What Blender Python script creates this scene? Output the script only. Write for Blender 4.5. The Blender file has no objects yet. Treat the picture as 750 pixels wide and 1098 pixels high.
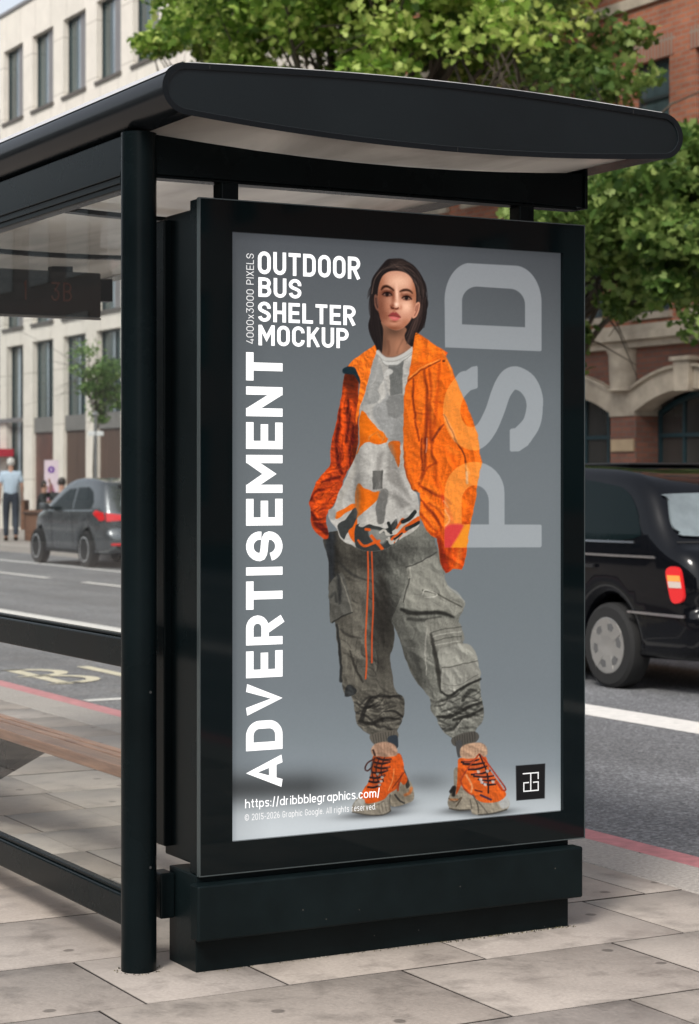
import bpy, bmesh, math, random
import numpy as np
from mathutils import Vector, Matrix
from mathutils.geometry import delaunay_2d_cdt, tessellate_polygon

# ---------------------------------------------------------------- camera, sky, sun, exposure
SC = bpy.context.scene
COL = SC.collection
TH = 0.5037            # heading of the lens away from the kerb direction (+Y runs along the kerb)
EYE = 1.4026
cam_d = bpy.data.cameras.new('camera')
cam = bpy.data.objects.new('camera', cam_d); COL.objects.link(cam); SC.camera = cam
cam.location = (0, 0, EYE)
cam.rotation_euler = (math.radians(90), 0, -TH)
cam_d.sensor_fit = 'VERTICAL'; cam_d.sensor_height = 36.0; cam_d.sensor_width = 24.6
cam_d.lens = 2208 / 1098 * 36
cam_d.shift_y = -33.2 / 1098
cam_d.clip_start = 0.05; cam_d.clip_end = 1500
cam_d.dof.use_dof = True; cam_d.dof.focus_distance = 6.2; cam_d.dof.aperture_fstop = 6.5

W = bpy.data.worlds.new('World'); SC.world = W; W.use_nodes = True
wn = W.node_tree; wn.nodes.clear()
sky = wn.nodes.new('ShaderNodeTexSky'); sky.sky_type = 'NISHITA'; sky.sun_disc = False
SUN_EL, SUN_AZ = math.radians(46), math.radians(232)
sky.sun_elevation = SUN_EL; sky.sun_rotation = SUN_AZ
sky.air_density = 1.0; sky.dust_density = 2.5; sky.ozone_density = 1.0
hs = wn.nodes.new('ShaderNodeHueSaturation'); hs.inputs['Saturation'].default_value = 0.33
bg = wn.nodes.new('ShaderNodeBackground'); bg.inputs['Strength'].default_value = 0.15
wo = wn.nodes.new('ShaderNodeOutputWorld')
wn.links.new(sky.outputs[0], hs.inputs['Color']); wn.links.new(hs.outputs[0], bg.inputs['Color'])
wn.links.new(bg.outputs[0], wo.inputs['Surface'])

sd = bpy.data.lights.new('sun', 'SUN'); sd.energy = 2.1; sd.angle = math.radians(14); sd.color = (1, 0.95, 0.88)
so = bpy.data.objects.new('sun', sd); COL.objects.link(so)
_dir = Vector((math.sin(SUN_AZ) * math.cos(SUN_EL), math.cos(SUN_AZ) * math.cos(SUN_EL), math.sin(SUN_EL)))
so.rotation_euler = _dir.to_track_quat('Z', 'Y').to_euler()

SC.view_settings.view_transform = 'Standard'; SC.view_settings.look = 'None'
SC.view_settings.exposure = 0.42; SC.view_settings.gamma = 1.0
SC.view_settings.use_curve_mapping = False
SC.cycles.max_bounces = 7; SC.cycles.transparent_max_bounces = 12
SC.cycles.use_denoising = True

# ---------------------------------------------------------------- helpers: colour and materials
def s2l(c):
    return tuple((x / 12.92 if x <= 0.04045 else ((x + 0.055) / 1.055) ** 2.4) for x in c)
def rgb(r, g, b):
    return s2l((r / 255, g / 255, b / 255)) + (1.0,)
MATS = {}
def mat(name, col, rough=0.6, metal=0.0, var=0.0, scale=4.0, bump=0.0, bscale=60.0, spec=0.5, coat=0.0, coord='Object', stretch=(1, 1, 1), var2=None, emis=None, es=0.0):
    """principled material; var mixes a darker/lighter tone through noise, bump adds fine relief"""
    if name in MATS: return MATS[name]
    m = bpy.data.materials.new(name); m.use_nodes = True
    nt = m.node_tree; b = nt.nodes['Principled BSDF']
    if len(col) == 3: col = tuple(col) + (1.0,)
    b.inputs['Base Color'].default_value = col
    b.inputs['Roughness'].default_value = rough; b.inputs['Metallic'].default_value = metal
    b.inputs['Specular IOR Level'].default_value = spec
    b.inputs['Coat Weight'].default_value = coat; b.inputs['Coat Roughness'].default_value = 0.05
    tc = nt.nodes.new('ShaderNodeTexCoord'); mp = nt.nodes.new('ShaderNodeMapping')
    mp.inputs['Scale'].default_value = stretch
    nt.links.new(tc.outputs[coord], mp.inputs['Vector'])
    if var > 0:
        n = nt.nodes.new('ShaderNodeTexNoise'); n.inputs['Scale'].default_value = scale
        n.inputs['Detail'].default_value = 8; n.inputs['Roughness'].default_value = 0.6
        nt.links.new(mp.outputs[0], n.inputs['Vector'])
        r = nt.nodes.new('ShaderNodeValToRGB')
        r.color_ramp.elements[0].position = 0.32; r.color_ramp.elements[1].position = 0.68
        lo = tuple(c * (1 - var) for c in col[:3]) + (1,); hi = tuple(min(1, c * (1 + var)) for c in col[:3]) + (1,)
        if var2: lo = tuple(var2) + (1,)
        r.color_ramp.elements[0].color = lo; r.color_ramp.elements[1].color = hi
        nt.links.new(n.outputs['Fac'], r.inputs['Fac']); nt.links.new(r.outputs['Color'], b.inputs['Base Color'])
        rr = nt.nodes.new('ShaderNodeMapRange'); rr.inputs['To Min'].default_value = max(0.02, rough - 0.1); rr.inputs['To Max'].default_value = min(1, rough + 0.1)
        nt.links.new(n.outputs['Fac'], rr.inputs['Value']); nt.links.new(rr.outputs[0], b.inputs['Roughness'])
    if bump > 0:
        n2 = nt.nodes.new('ShaderNodeTexNoise'); n2.inputs['Scale'].default_value = bscale; n2.inputs['Detail'].default_value = 5
        nt.links.new(mp.outputs[0], n2.inputs['Vector'])
        bp = nt.nodes.new('ShaderNodeBump'); bp.inputs['Strength'].default_value = bump; bp.inputs['Distance'].default_value = 0.01
        nt.links.new(n2.outputs['Fac'], bp.inputs['Height']); nt.links.new(bp.outputs[0], b.inputs['Normal'])
    if emis:
        b.inputs['Emission Color'].default_value = tuple(emis) + (1,); b.inputs['Emission Strength'].default_value = es
    MATS[name] = m
    return m
def attr_mat(name, attr, rough=0.6, spec=0.4, translucent=0.0, bump=0.0, bscale=50, noise=0.0, nscale=20, emis=0.0, diff=1.0, coat=0.0):
    """material whose colour comes from a colour attribute of the mesh"""
    m = bpy.data.materials.new(name); m.use_nodes = True; nt = m.node_tree; b = nt.nodes['Principled BSDF']
    a = nt.nodes.new('ShaderNodeAttribute'); a.attribute_name = attr
    src = a.outputs['Color']
    tc = nt.nodes.new('ShaderNodeTexCoord')
    if noise > 0:
        n = nt.nodes.new('ShaderNodeTexNoise'); n.inputs['Scale'].default_value = nscale; n.inputs['Detail'].default_value = 8
        n.inputs['Roughness'].default_value = 0.65
        nt.links.new(tc.outputs['Object'], n.inputs['Vector'])
        mr = nt.nodes.new('ShaderNodeMapRange'); mr.inputs['From Min'].default_value = 0.3; mr.inputs['From Max'].default_value = 0.7
        mr.inputs['To Min'].default_value = 1 - noise; mr.inputs['To Max'].default_value = 1 + noise
        nt.links.new(n.outputs['Fac'], mr.inputs['Value'])
        mx = nt.nodes.new('ShaderNodeVectorMath'); mx.operation = 'SCALE'
        nt.links.new(src, mx.inputs[0]); nt.links.new(mr.outputs[0], mx.inputs['Scale'])
        src = mx.outputs[0]
    if diff < 1:
        sc = nt.nodes.new('ShaderNodeVectorMath'); sc.operation = 'SCALE'; sc.inputs['Scale'].default_value = diff
        nt.links.new(src, sc.inputs[0]); nt.links.new(sc.outputs[0], b.inputs['Base Color'])
    else:
        nt.links.new(src, b.inputs['Base Color'])
    b.inputs['Roughness'].default_value = rough; b.inputs['Specular IOR Level'].default_value = spec
    b.inputs['Coat Weight'].default_value = coat
    if emis > 0:
        nt.links.new(src, b.inputs['Emission Color']); b.inputs['Emission Strength'].default_value = emis
    if bump > 0:
        n2 = nt.nodes.new('ShaderNodeTexNoise'); n2.inputs['Scale'].default_value = bscale; n2.inputs['Detail'].default_value = 6
        nt.links.new(tc.outputs['Object'], n2.inputs['Vector'])
        bp = nt.nodes.new('ShaderNodeBump'); bp.inputs['Strength'].default_value = bump; bp.inputs['Distance'].default_value = 0.01
        nt.links.new(n2.outputs['Fac'], bp.inputs['Height']); nt.links.new(bp.outputs[0], b.inputs['Normal'])
    if translucent > 0:
        out = nt.nodes['Material Output']; tr = nt.nodes.new('ShaderNodeBsdfTranslucent'); ms = nt.nodes.new('ShaderNodeMixShader')
        ms.inputs[0].default_value = translucent
        nt.links.new(src, tr.inputs['Color']); nt.links.new(b.outputs[0], ms.inputs[1]); nt.links.new(tr.outputs[0], ms.inputs[2])
        nt.links.new(ms.outputs[0], out.inputs['Surface'])
    return m
def glass_mat(name, tint=(0.93, 0.95, 0.94), refl=1.0, ior=1.45, dirt=0.03, dirtcol=(0.7, 0.7, 0.68)):
    m = bpy.data.materials.new(name); m.use_nodes = True; nt = m.node_tree; nt.nodes.remove(nt.nodes['Principled BSDF'])
    out = nt.nodes['Material Output']
    t = nt.nodes.new('ShaderNodeBsdfTransparent'); t.inputs['Color'].default_value = tuple(tint) + (1,)
    g = nt.nodes.new('ShaderNodeBsdfGlossy'); g.inputs['Roughness'].default_value = 0.01
    f = nt.nodes.new('ShaderNodeFresnel'); f.inputs['IOR'].default_value = ior
    mu = nt.nodes.new('ShaderNodeMath'); mu.operation = 'MULTIPLY'; mu.inputs[1].default_value = refl
    nt.links.new(f.outputs[0], mu.inputs[0])
    d = nt.nodes.new('ShaderNodeBsdfDiffuse'); d.inputs['Color'].default_value = tuple(dirtcol) + (1,)
    n = nt.nodes.new('ShaderNodeTexNoise'); n.inputs['Scale'].default_value = 2.5; n.inputs['Detail'].default_value = 6
    tc = nt.nodes.new('ShaderNodeTexCoord'); nt.links.new(tc.outputs['Object'], n.inputs['Vector'])
    md = nt.nodes.new('ShaderNodeMath'); md.operation = 'MULTIPLY'; md.inputs[1].default_value = dirt * 2
    nt.links.new(n.outputs['Fac'], md.inputs[0])
    m1 = nt.nodes.new('ShaderNodeMixShader'); m2 = nt.nodes.new('ShaderNodeMixShader')
    nt.links.new(md.outputs[0], m1.inputs[0]); nt.links.new(t.outputs[0], m1.inputs[1]); nt.links.new(d.outputs[0], m1.inputs[2])
    nt.links.new(mu.outputs[0], m2.inputs[0]); nt.links.new(m1.outputs[0], m2.inputs[1]); nt.links.new(g.outputs[0], m2.inputs[2])
    nt.links.new(m2.outputs[0], out.inputs['Surface'])
    return m

# ---------------------------------------------------------------- helpers: objects
def tag(o, label=None, cat=None, group=None, kind=None):
    if label: o['label'] = label
    if cat: o['category'] = cat
    if group: o['group'] = group
    if kind: o['kind'] = kind
    return o
def empty(name, loc=(0, 0, 0), rz=0.0, **k):
    o = bpy.data.objects.new(name, None); COL.objects.link(o); o.location = loc; o.rotation_euler = (0, 0, rz)
    o.empty_display_size = 0.2
    return tag(o, **k)
def link(name, me, m, parent=None, loc=(0, 0, 0)):
    o = bpy.data.objects.new(name, me); COL.objects.link(o)
    if m is not None and not len(me.materials):
        me.materials.append(m)
    o.location = loc
    if parent is not None: o.parent = parent
    return o
class MB:
    """collects shapes and links them as one mesh object"""
    def __init__(s): s.bm = bmesh.new()
    def box(s, x0, x1, y0, y1, z0, z1, bev=0.0, seg=2):
        n = len(s.bm.verts)
        r = bmesh.ops.create_cube(s.bm, size=1.0)
        vs = r['verts']
        for v in vs:
            v.co = Vector((x0 + (v.co.x + .5) * (x1 - x0), y0 + (v.co.y + .5) * (y1 - y0), z0 + (v.co.z + .5) * (z1 - z0)))
        if bev > 0:
            es = list({e for v in vs for e in v.link_edges})
            bmesh.ops.bevel(s.bm, geom=es, offset=bev, segments=seg, affect='EDGES', profile=0.5)
        return s
    def tube(s, pts, rad, n=12, cap=True):
        pts = [Vector(p) for p in pts]; rad = rad if hasattr(rad, '__len__') else [rad] * len(pts)
        rings = []; up = None
        for i, p in enumerate(pts):
            d = (pts[min(i + 1, len(pts) - 1)] - pts[max(i - 1, 0)]).normalized()
            if up is None: up = d.orthogonal().normalized()
            a = (up - d * up.dot(d)).normalized(); b = d.cross(a); up = a
            rings.append([s.bm.verts.new(p + (a * math.cos(2 * math.pi * k / n) + b * math.sin(2 * math.pi * k / n)) * rad[i]) for k in range(n)])
        for r0, r1 in zip(rings, rings[1:]):
            for k in range(n): s.bm.faces.new((r0[k], r0[(k + 1) % n], r1[(k + 1) % n], r1[k]))
        if cap:
            s.bm.faces.new(rings[0][::-1]); s.bm.faces.new(rings[-1])
        return s
    def prism(s, poly, axis, a, b, bev=0.0):
        """poly: 2-D outline; axis 0/1/2 = extrusion axis from a to b"""
        def P(u, v, w): return {0: (w, u, v), 1: (u, w, v), 2: (u, v, w)}[axis]
        A = [s.bm.verts.new(P(u, v, a)) for u, v in poly]; B = [s.bm.verts.new(P(u, v, b)) for u, v in poly]
        n = len(poly); fs = []
        fs.append(s.bm.faces.new(A)); fs.append(s.bm.faces.new(B[::-1]))
        for k in range(n): fs.append(s.bm.faces.new((A[k], B[k], B[(k + 1) % n], A[(k + 1) % n])))
        if bev > 0:
            es = list({e for f in fs[:2] for e in f.edges})
            bmesh.ops.bevel(s.bm, geom=es, offset=bev, segments=2, affect='EDGES', profile=0.5)
        return s
    def lathe(s, prof, c, axis=2, n=32):
        """prof: (radius, height) list, around an axis through c"""
        rings = []
        for r, h in prof:
            ring = []
            for k in range(n):
                a = 2 * math.pi * k / n; u, v = r * math.cos(a), r * math.sin(a)
                q = {0: (h, u, v), 1: (u, h, v), 2: (u, v, h)}[axis]
                ring.append(s.bm.verts.new(Vector(q) + Vector(c)))
            rings.append(ring)
        for r0, r1 in zip(rings, rings[1:]):
            for k in range(n): s.bm.faces.new((r0[k], r0[(k + 1) % n], r1[(k + 1) % n], r1[k]))
        s.bm.faces.new(rings[0][::-1]); s.bm.faces.new(rings[-1])
        return s
    def quad(s, *ps):
        s.bm.faces.new([s.bm.verts.new(p) for p in ps]); return s
    def build(s, name, m, parent=None, smooth=None, loc=(0, 0, 0)):
        bmesh.ops.recalc_face_normals(s.bm, faces=s.bm.faces)
        me = bpy.data.meshes.new(name); s.bm.to_mesh(me); s.bm.free()
        o = link(name, me, m, parent, loc)
        if smooth is not None:
            me.polygons.foreach_set('use_smooth', [True] * len(me.polygons))
            try: me.set_sharp_from_angle(angle=math.radians(smooth))
            except Exception: pass
        return o
def np_mesh(name, V, F, colors=None, attr='tone'):
    """V (n,3); F (m,k) index array; colors (n,3) per vertex"""
    me = bpy.data.meshes.new(name); V = np.asarray(V, np.float32); F = np.asarray(F, np.int32)
    me.vertices.add(len(V)); me.vertices.foreach_set('co', V.ravel())
    m, k = F.shape
    me.loops.add(m * k); me.loops.foreach_set('vertex_index', F.ravel())
    me.polygons.add(m); me.polygons.foreach_set('loop_start', np.arange(0, m * k, k, dtype=np.int32))
    me.update(calc_edges=True)
    if colors is not None:
        a = me.color_attributes.new(attr, 'FLOAT_COLOR', 'POINT')
        c = np.ones((len(V), 4), np.float32); c[:, :3] = colors
        a.data.foreach_set('color', c.ravel())
    return me
def poly_patch(outline, step):
    """triangulated 2-D patch with interior grid points; returns verts, faces"""
    xs = [p[0] for p in outline]; ys = [p[1] for p in outline]
    dens = []
    n = len(outline)
    for i in range(n):
        a, b = outline[i], outline[(i + 1) % n]; L = math.hypot(b[0] - a[0], b[1] - a[1]); k = max(1, int(L / step))
        for j in range(k): dens.append((a[0] + (b[0] - a[0]) * j / k, a[1] + (b[1] - a[1]) * j / k))
    vs = [Vector(p) for p in dens]; m = len(vs)
    nx = int((max(xs) - min(xs)) / step) + 1; ny = int((max(ys) - min(ys)) / step) + 1
    def inside(x, y):
        c = False
        for i in range(m):
            x1, y1 = dens[i]; x2, y2 = dens[(i + 1) % m]
            if (y1 > y) != (y2 > y) and x < (x2 - x1) * (y - y1) / (y2 - y1) + x1: c = not c
        return c
    for i in range(1, nx):
        for j in range(1, ny):
            x, y = min(xs) + i * step, min(ys) + j * step
            if inside(x, y) and min((x - a) ** 2 + (y - b) ** 2 for a, b in dens) > (0.45 * step) ** 2: vs.append(Vector((x, y)))
    r = delaunay_2d_cdt(vs, [], [list(range(m))], 1, 1e-6)
    return [tuple(v) for v in r[0]], [tuple(f) for f in r[2]]
def smooth_closed(P, k=6):
    out = []; n = len(P)
    for i in range(n):
        p0, p1, p2, p3 = [np.array(P[(i + j - 1) % n], float) for j in range(4)]
        for t in np.linspace(0, 1, k, endpoint=False):
            out.append(tuple(0.5 * (2 * p1 + (p2 - p0) * t + (2 * p0 - 5 * p1 + 4 * p2 - p3) * t * t + (3 * p1 - p0 - 3 * p2 + p3) * t ** 3)))
    return out
def copy_tree(o, parent=None):
    c = o.copy(); COL.objects.link(c); c.parent = parent
    for ch in list(o.children): copy_tree(ch, c)
    return c
random.seed(7); RNG = np.random.default_rng(7)
# ---------------------------------------------------------------- ground, paving, road
def brick_mat(name, c1, c2, mortar, sx=4.4, sy=13.3, axis='YZ', bump=0.3, msize=0.02, rough=0.85, var=0.25, offset=0.5):
    m = bpy.data.materials.new(name); m.use_nodes = True; nt = m.node_tree; b = nt.nodes['Principled BSDF']
    tc = nt.nodes.new('ShaderNodeTexCoord'); sep = nt.nodes.new('ShaderNodeSeparateXYZ'); cmb = nt.nodes.new('ShaderNodeCombineXYZ')
    nt.links.new(tc.outputs['Object'], sep.inputs[0])
    add = nt.nodes.new('ShaderNodeMath'); add.operation = 'ADD'
    nt.links.new(sep.outputs['X'], add.inputs[0]); nt.links.new(sep.outputs['Y'], add.inputs[1])
    nt.links.new(add.outputs[0] if axis == 'YZ' else sep.outputs['X'], cmb.inputs['X'])
    nt.links.new(sep.outputs['Z'] if axis == 'YZ' else sep.outputs['Y'], cmb.inputs['Y'])
    bt = nt.nodes.new('ShaderNodeTexBrick'); bt.inputs['Scale'].default_value = 1.0
    bt.inputs['Brick Width'].default_value = 1 / sx; bt.inputs['Row Height'].default_value = 1 / sy
    bt.inputs['Mortar Size'].default_value = msize / sy * 4; bt.inputs['Mortar Smooth'].default_value = 0.2
    bt.offset = offset
    bt.inputs['Color1'].default_value = tuple(c1) + (1,); bt.inputs['Color2'].default_value = tuple(c2) + (1,); bt.inputs['Mortar'].default_value = tuple(mortar) + (1,)
    nt.links.new(cmb.outputs[0], bt.inputs['Vector'])
    n = nt.nodes.new('ShaderNodeTexNoise'); n.inputs['Scale'].default_value = 0.9; n.inputs['Detail'].default_value = 10; n.inputs['Roughness'].default_value = 0.7
    nt.links.new(tc.outputs['Object'], n.inputs['Vector'])
    mr = nt.nodes.new('ShaderNodeMapRange'); mr.inputs['From Min'].default_value = 0.3; mr.inputs['From Max'].default_value = 0.7
    mr.inputs['To Min'].default_value = 1 - var; mr.inputs['To Max'].default_value = 1 + var
    nt.links.new(n.outputs['Fac'], mr.inputs['Value'])
    sc = nt.nodes.new('ShaderNodeVectorMath'); sc.operation = 'SCALE'
    nt.links.new(bt.outputs['Color'], sc.inputs[0]); nt.links.new(mr.outputs[0], sc.inputs['Scale'])
    nt.links.new(sc.outputs[0], b.inputs['Base Color']); b.inputs['Roughness'].default_value = rough
    bp = nt.nodes.new('ShaderNodeBump'); bp.inputs['Strength'].default_value = bump; bp.inputs['Distance'].default_value = 0.01; bp.invert = True
    nt.links.new(bt.outputs['Fac'], bp.inputs['Height']); nt.links.new(bp.outputs[0], b.inputs['Normal'])
    return m

KERB_X = 4.72; ROAD_Z = -0.08; FAR_X = 14.6; FAR_Z = 0.06
earth = mat('ground_soil', (0.16, 0.15, 0.13), 0.95, var=0.2, scale=0.5)
MB().quad((-700, -700, -0.16), (700, -700, -0.16), (700, 900, -0.16), (-700, 900, -0.16)).build('ground', earth)
tag(bpy.data.objects['ground'], kind='structure')

# asphalt: speckled aggregate
def asphalt_mat():
    m = bpy.data.materials.new('asphalt'); m.use_nodes = True; nt = m.node_tree; b = nt.nodes['Principled BSDF']
    tc = nt.nodes.new('ShaderNodeTexCoord')
    v = nt.nodes.new('ShaderNodeTexVoronoi'); v.inputs['Scale'].default_value = 75; nt.links.new(tc.outputs['Object'], v.inputs['Vector'])
    n = nt.nodes.new('ShaderNodeTexNoise'); n.inputs['Scale'].default_value = 0.7; n.inputs['Detail'].default_value = 9; nt.links.new(tc.outputs['Object'], n.inputs['Vector'])
    n3 = nt.nodes.new('ShaderNodeTexNoise'); n3.inputs['Scale'].default_value = 38; n3.inputs['Detail'].default_value = 3; nt.links.new(tc.outputs['Object'], n3.inputs['Vector'])
    r = nt.nodes.new('ShaderNodeValToRGB'); e = r.color_ramp.elements
    e[0].position = 0.0; e[0].color = (0.085, 0.087, 0.091, 1); e[1].position = 1.0; e[1].color = (0.27, 0.275, 0.285, 1)
    k = e.new(0.55); k.color = (0.145, 0.148, 0.153, 1)
    sp = nt.nodes.new('ShaderNodeSeparateColor'); nt.links.new(v.outputs['Color'], sp.inputs[0]); nt.links.new(sp.outputs[0], r.inputs[0])
    mr = nt.nodes.new('ShaderNodeMapRange'); mr.inputs['From Min'].default_value = 0.3; mr.inputs['From Max'].default_value = 0.7; mr.inputs['To Min'].default_value = 0.84; mr.inputs['To Max'].default_value = 1.16
    nt.links.new(n.outputs['Fac'], mr.inputs['Value'])
    m3 = nt.nodes.new('ShaderNodeMapRange'); m3.inputs['From Min'].default_value = 0.3; m3.inputs['From Max'].default_value = 0.7; m3.inputs['To Min'].default_value = 0.82; m3.inputs['To Max'].default_value = 1.18
    mpk = nt.nodes.new('ShaderNodeMapping'); mpk.inputs['Scale'].default_value = (1.5, .05, 1); nt.links.new(tc.outputs['Object'], mpk.inputs[0]); n4 = nt.nodes.new('ShaderNodeTexNoise'); n4.inputs['Scale'].default_value = 1.3; n4.inputs['Detail'].default_value = 4; nt.links.new(mpk.outputs[0], n4.inputs['Vector']); m4 = nt.nodes.new('ShaderNodeMapRange'); m4.inputs['From Min'].default_value = .35; m4.inputs['From Max'].default_value = .65; m4.inputs['To Min'].default_value = .85; m4.inputs['To Max'].default_value = 1.15; nt.links.new(n4.outputs['Fac'], m4.inputs['Value'])
    nt.links.new(n3.outputs['Fac'], m3.inputs['Value'])
    mm = nt.nodes.new('ShaderNodeMath'); mm.operation = 'MULTIPLY'; nt.links.new(mr.outputs[0], mm.inputs[0]); nt.links.new(m3.outputs[0], mm.inputs[1])
    mm2 = nt.nodes.new('ShaderNodeMath'); mm2.operation = 'MULTIPLY'; nt.links.new(mm.outputs[0], mm2.inputs[0]); nt.links.new(m4.outputs[0], mm2.inputs[1])
    s = nt.nodes.new('ShaderNodeVectorMath'); s.operation = 'SCALE'; nt.links.new(r.outputs[0], s.inputs[0]); nt.links.new(mm2.outputs[0], s.inputs['Scale'])
    nt.links.new(s.outputs[0], b.inputs['Base Color']); b.inputs['Roughness'].default_value = 0.8
    bp = nt.nodes.new('ShaderNodeBump'); bp.inputs['Strength'].default_value = 0.5; bp.inputs['Distance'].default_value = 0.004
    nt.links.new(v.outputs['Distance'], bp.inputs['Height']); nt.links.new(bp.outputs[0], b.inputs['Normal'])
    return m
tag(MB().quad((KERB_X - 0.1, -160, ROAD_Z), (FAR_X + 0.1, -160, ROAD_Z), (FAR_X + 0.1, 260, ROAD_Z), (KERB_X - 0.1, 260, ROAD_Z)).build('road', asphalt_mat()), kind='structure')

# near pavement: real slabs over a dark joint bed
bed = mat('joint_bed', (0.012, 0.010, 0.008), 0.95, var=0.3, scale=9)
tag(MB().box(-40, 4.40, -60, 120, -0.15, -0.012).build('pavement_bed', bed), kind='structure')
def paving(name, x0, x1, rows, wmin, wmax, z, seed, fixed={}, base=(0.375, 0.333, 0.298), gap=0.0048, m=None):
    rs = random.Random(seed); V = []; F = []; C = []
    for ya, yb in rows:
        cuts = [x0]; key = round((ya + yb) / 2, 1)
        fx = fixed.get(key, [])
        if fx:
            a = fx[0]
            left = []
            while a > x0: left.append(a); a -= rs.uniform(wmin, wmax)
            cuts = [x0] + left[::-1]
            for q in fx[1:]: cuts.append(q)
            a = cuts[-1]
        else:
            a = x0 + rs.uniform(0.2, wmax)
            cuts.append(a)
        while a < x1: a += rs.uniform(wmin, wmax); cuts.append(a)
        cuts = [c for c in cuts if c < x1 - 0.15] + [x1]
        for xa, xb in zip(cuts, cuts[1:]):
            if xb - xa < 0.03: continue
            g = [gap * rs.choice((0.2, 0.35, 0.6, 0.8, 1.0)) for _ in range(4)]; dz = rs.uniform(-0.0012, 0.0012); bev = 0.0022
            t = rs.gauss(1, 0.014); wv = rs.gauss(0.004, 0.007)
            col = (base[0] * t * (1 + wv), base[1] * t, base[2] * t * (1 - 1.5 * wv))
            X0, X1, Y0_, Y1_ = xa + g[0], xb - g[1], ya + g[2], yb - g[3]
            i = len(V); zz = z + dz
            for (dx, dzz) in ((0, -0.02), (0, -bev), (bev, 0)):
                V += [(X0 + dx, Y0_ + dx, zz + dzz), (X1 - dx, Y0_ + dx, zz + dzz), (X1 - dx, Y1_ - dx, zz + dzz), (X0 + dx, Y1_ - dx, zz + dzz)]
                C += [(.022, .018, .015) if dzz < 0 else col] * 4
            for l in (0, 4):
                for k in range(4): F.append((i + l + k, i + l + (k + 1) % 4, i + l + 4 + (k + 1) % 4, i + l + 4 + k))
            F.append((i + 8, i + 9, i + 10, i + 11))
    me = np_mesh(name, V, F, np.array(C)); return tag(link(name, me, m), kind='structure')
def slab_mat():
    m = attr_mat('york_stone', 'tone', rough=0.72, spec=0.35, noise=0.0, bump=0.25, bscale=35)
    nt = m.node_tree; b = nt.nodes['Principled BSDF']; src = b.inputs['Base Color'].links[0].from_socket
    tc = nt.nodes['Texture Coordinate']
    def noise(sc, lo, hi, a, c, det=9, dist=0.0):
        n = nt.nodes.new('ShaderNodeTexNoise'); n.inputs['Scale'].default_value = sc; n.inputs['Detail'].default_value = det; n.inputs['Distortion'].default_value = dist
        n.inputs['Roughness'].default_value = 0.62
        nt.links.new(tc.outputs['Object'], n.inputs['Vector'])
        r = nt.nodes.new('ShaderNodeMapRange'); r.inputs['From Min'].default_value = lo; r.inputs['From Max'].default_value = hi; r.inputs['To Min'].default_value = a; r.inputs['To Max'].default_value = c
        nt.links.new(n.outputs['Fac'], r.inputs['Value']); return r.outputs[0]
    a = noise(3.1, 0.3, 0.7, 0.86, 1.11, dist=.25); c = noise(95, 0.3, 0.7, 0.86, 1.13)
    d = noise(6.5, 0.50, 0.72, 1.0, 0.60, det=12, dist=0.25)
    m1 = nt.nodes.new('ShaderNodeMath'); m1.operation = 'MULTIPLY'; nt.links.new(a, m1.inputs[0]); nt.links.new(c, m1.inputs[1])
    m2 = nt.nodes.new('ShaderNodeMath'); m2.operation = 'MULTIPLY'; nt.links.new(m1.outputs[0], m2.inputs[0]); nt.links.new(d, m2.inputs[1])
    # chewing-gum marks and drips: sparse dark discs
    v = nt.nodes.new('ShaderNodeTexVoronoi'); v.voronoi_dimensions = '2D'; v.inputs['Scale'].default_value = 4.2; v.inputs['Randomness'].default_value = 1.0
    nz = nt.nodes.new('ShaderNodeTexNoise'); nz.inputs['Scale'].default_value = 14; nt.links.new(tc.outputs['Object'], nz.inputs['Vector'])
    mp = nt.nodes.new('ShaderNodeMixRGB'); mp.inputs[0].default_value = 0.02
    nt.links.new(tc.outputs['Object'], mp.inputs[1]); nt.links.new(nz.outputs['Color'], mp.inputs[2]); nt.links.new(mp.outputs[0], v.inputs['Vector'])
    lt = nt.nodes.new('ShaderNodeMapRange'); lt.inputs['From Min'].default_value = 0.060; lt.inputs['From Max'].default_value = 0.085; lt.inputs['To Min'].default_value = 0.48; lt.inputs['To Max'].default_value = 1.0
    nt.links.new(v.outputs['Distance'], lt.inputs['Value'])
    sp = nt.nodes.new('ShaderNodeSeparateColor'); nt.links.new(v.outputs['Color'], sp.inputs[0])
    gt = nt.nodes.new('ShaderNodeMath'); gt.operation = 'GREATER_THAN'; gt.inputs[1].default_value = 0.26; nt.links.new(sp.outputs[0], gt.inputs[0])
    mx = nt.nodes.new('ShaderNodeMath'); mx.operation = 'MAXIMUM'; nt.links.new(lt.outputs[0], mx.inputs[0]); nt.links.new(gt.outputs[0], mx.inputs[1])
    m3 = nt.nodes.new('ShaderNodeMath'); m3.operation = 'MULTIPLY'; nt.links.new(m2.outputs[0], m3.inputs[0]); nt.links.new(mx.outputs[0], m3.inputs[1])
    s = nt.nodes.new('ShaderNodeVectorMath'); s.operation = 'SCALE'; nt.links.new(src, s.inputs[0]); nt.links.new(m3.outputs[0], s.inputs['Scale'])
    nt.links.new(s.outputs[0], b.inputs['Base Color'])
    rr = nt.nodes.new('ShaderNodeMapRange'); rr.inputs['From Min'].default_value = .8; rr.inputs['From Max'].default_value = 1.15; rr.inputs['To Min'].default_value = .55; rr.inputs['To Max'].default_value = .85
    nt.links.new(m2.outputs[0], rr.inputs['Value']); nt.links.new(rr.outputs[0], b.inputs['Roughness'])
    return m
SLAB = slab_mat()
ys = [4.52, 5.10, 5.645, 6.25, 6.775, 7.32, 7.80, 8.27, 8.76]
while ys[-1] < 45: ys.append(ys[-1] + random.choice((0.5, 0.56, 0.6, 0.66)))
yl = [4.52]
while yl[-1] > -14: yl.append(yl[-1] - random.choice((0.5, 0.56, 0.6, 0.66)))
ys = yl[:0:-1] + ys
rows = list(zip(ys, ys[1:]))
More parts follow.
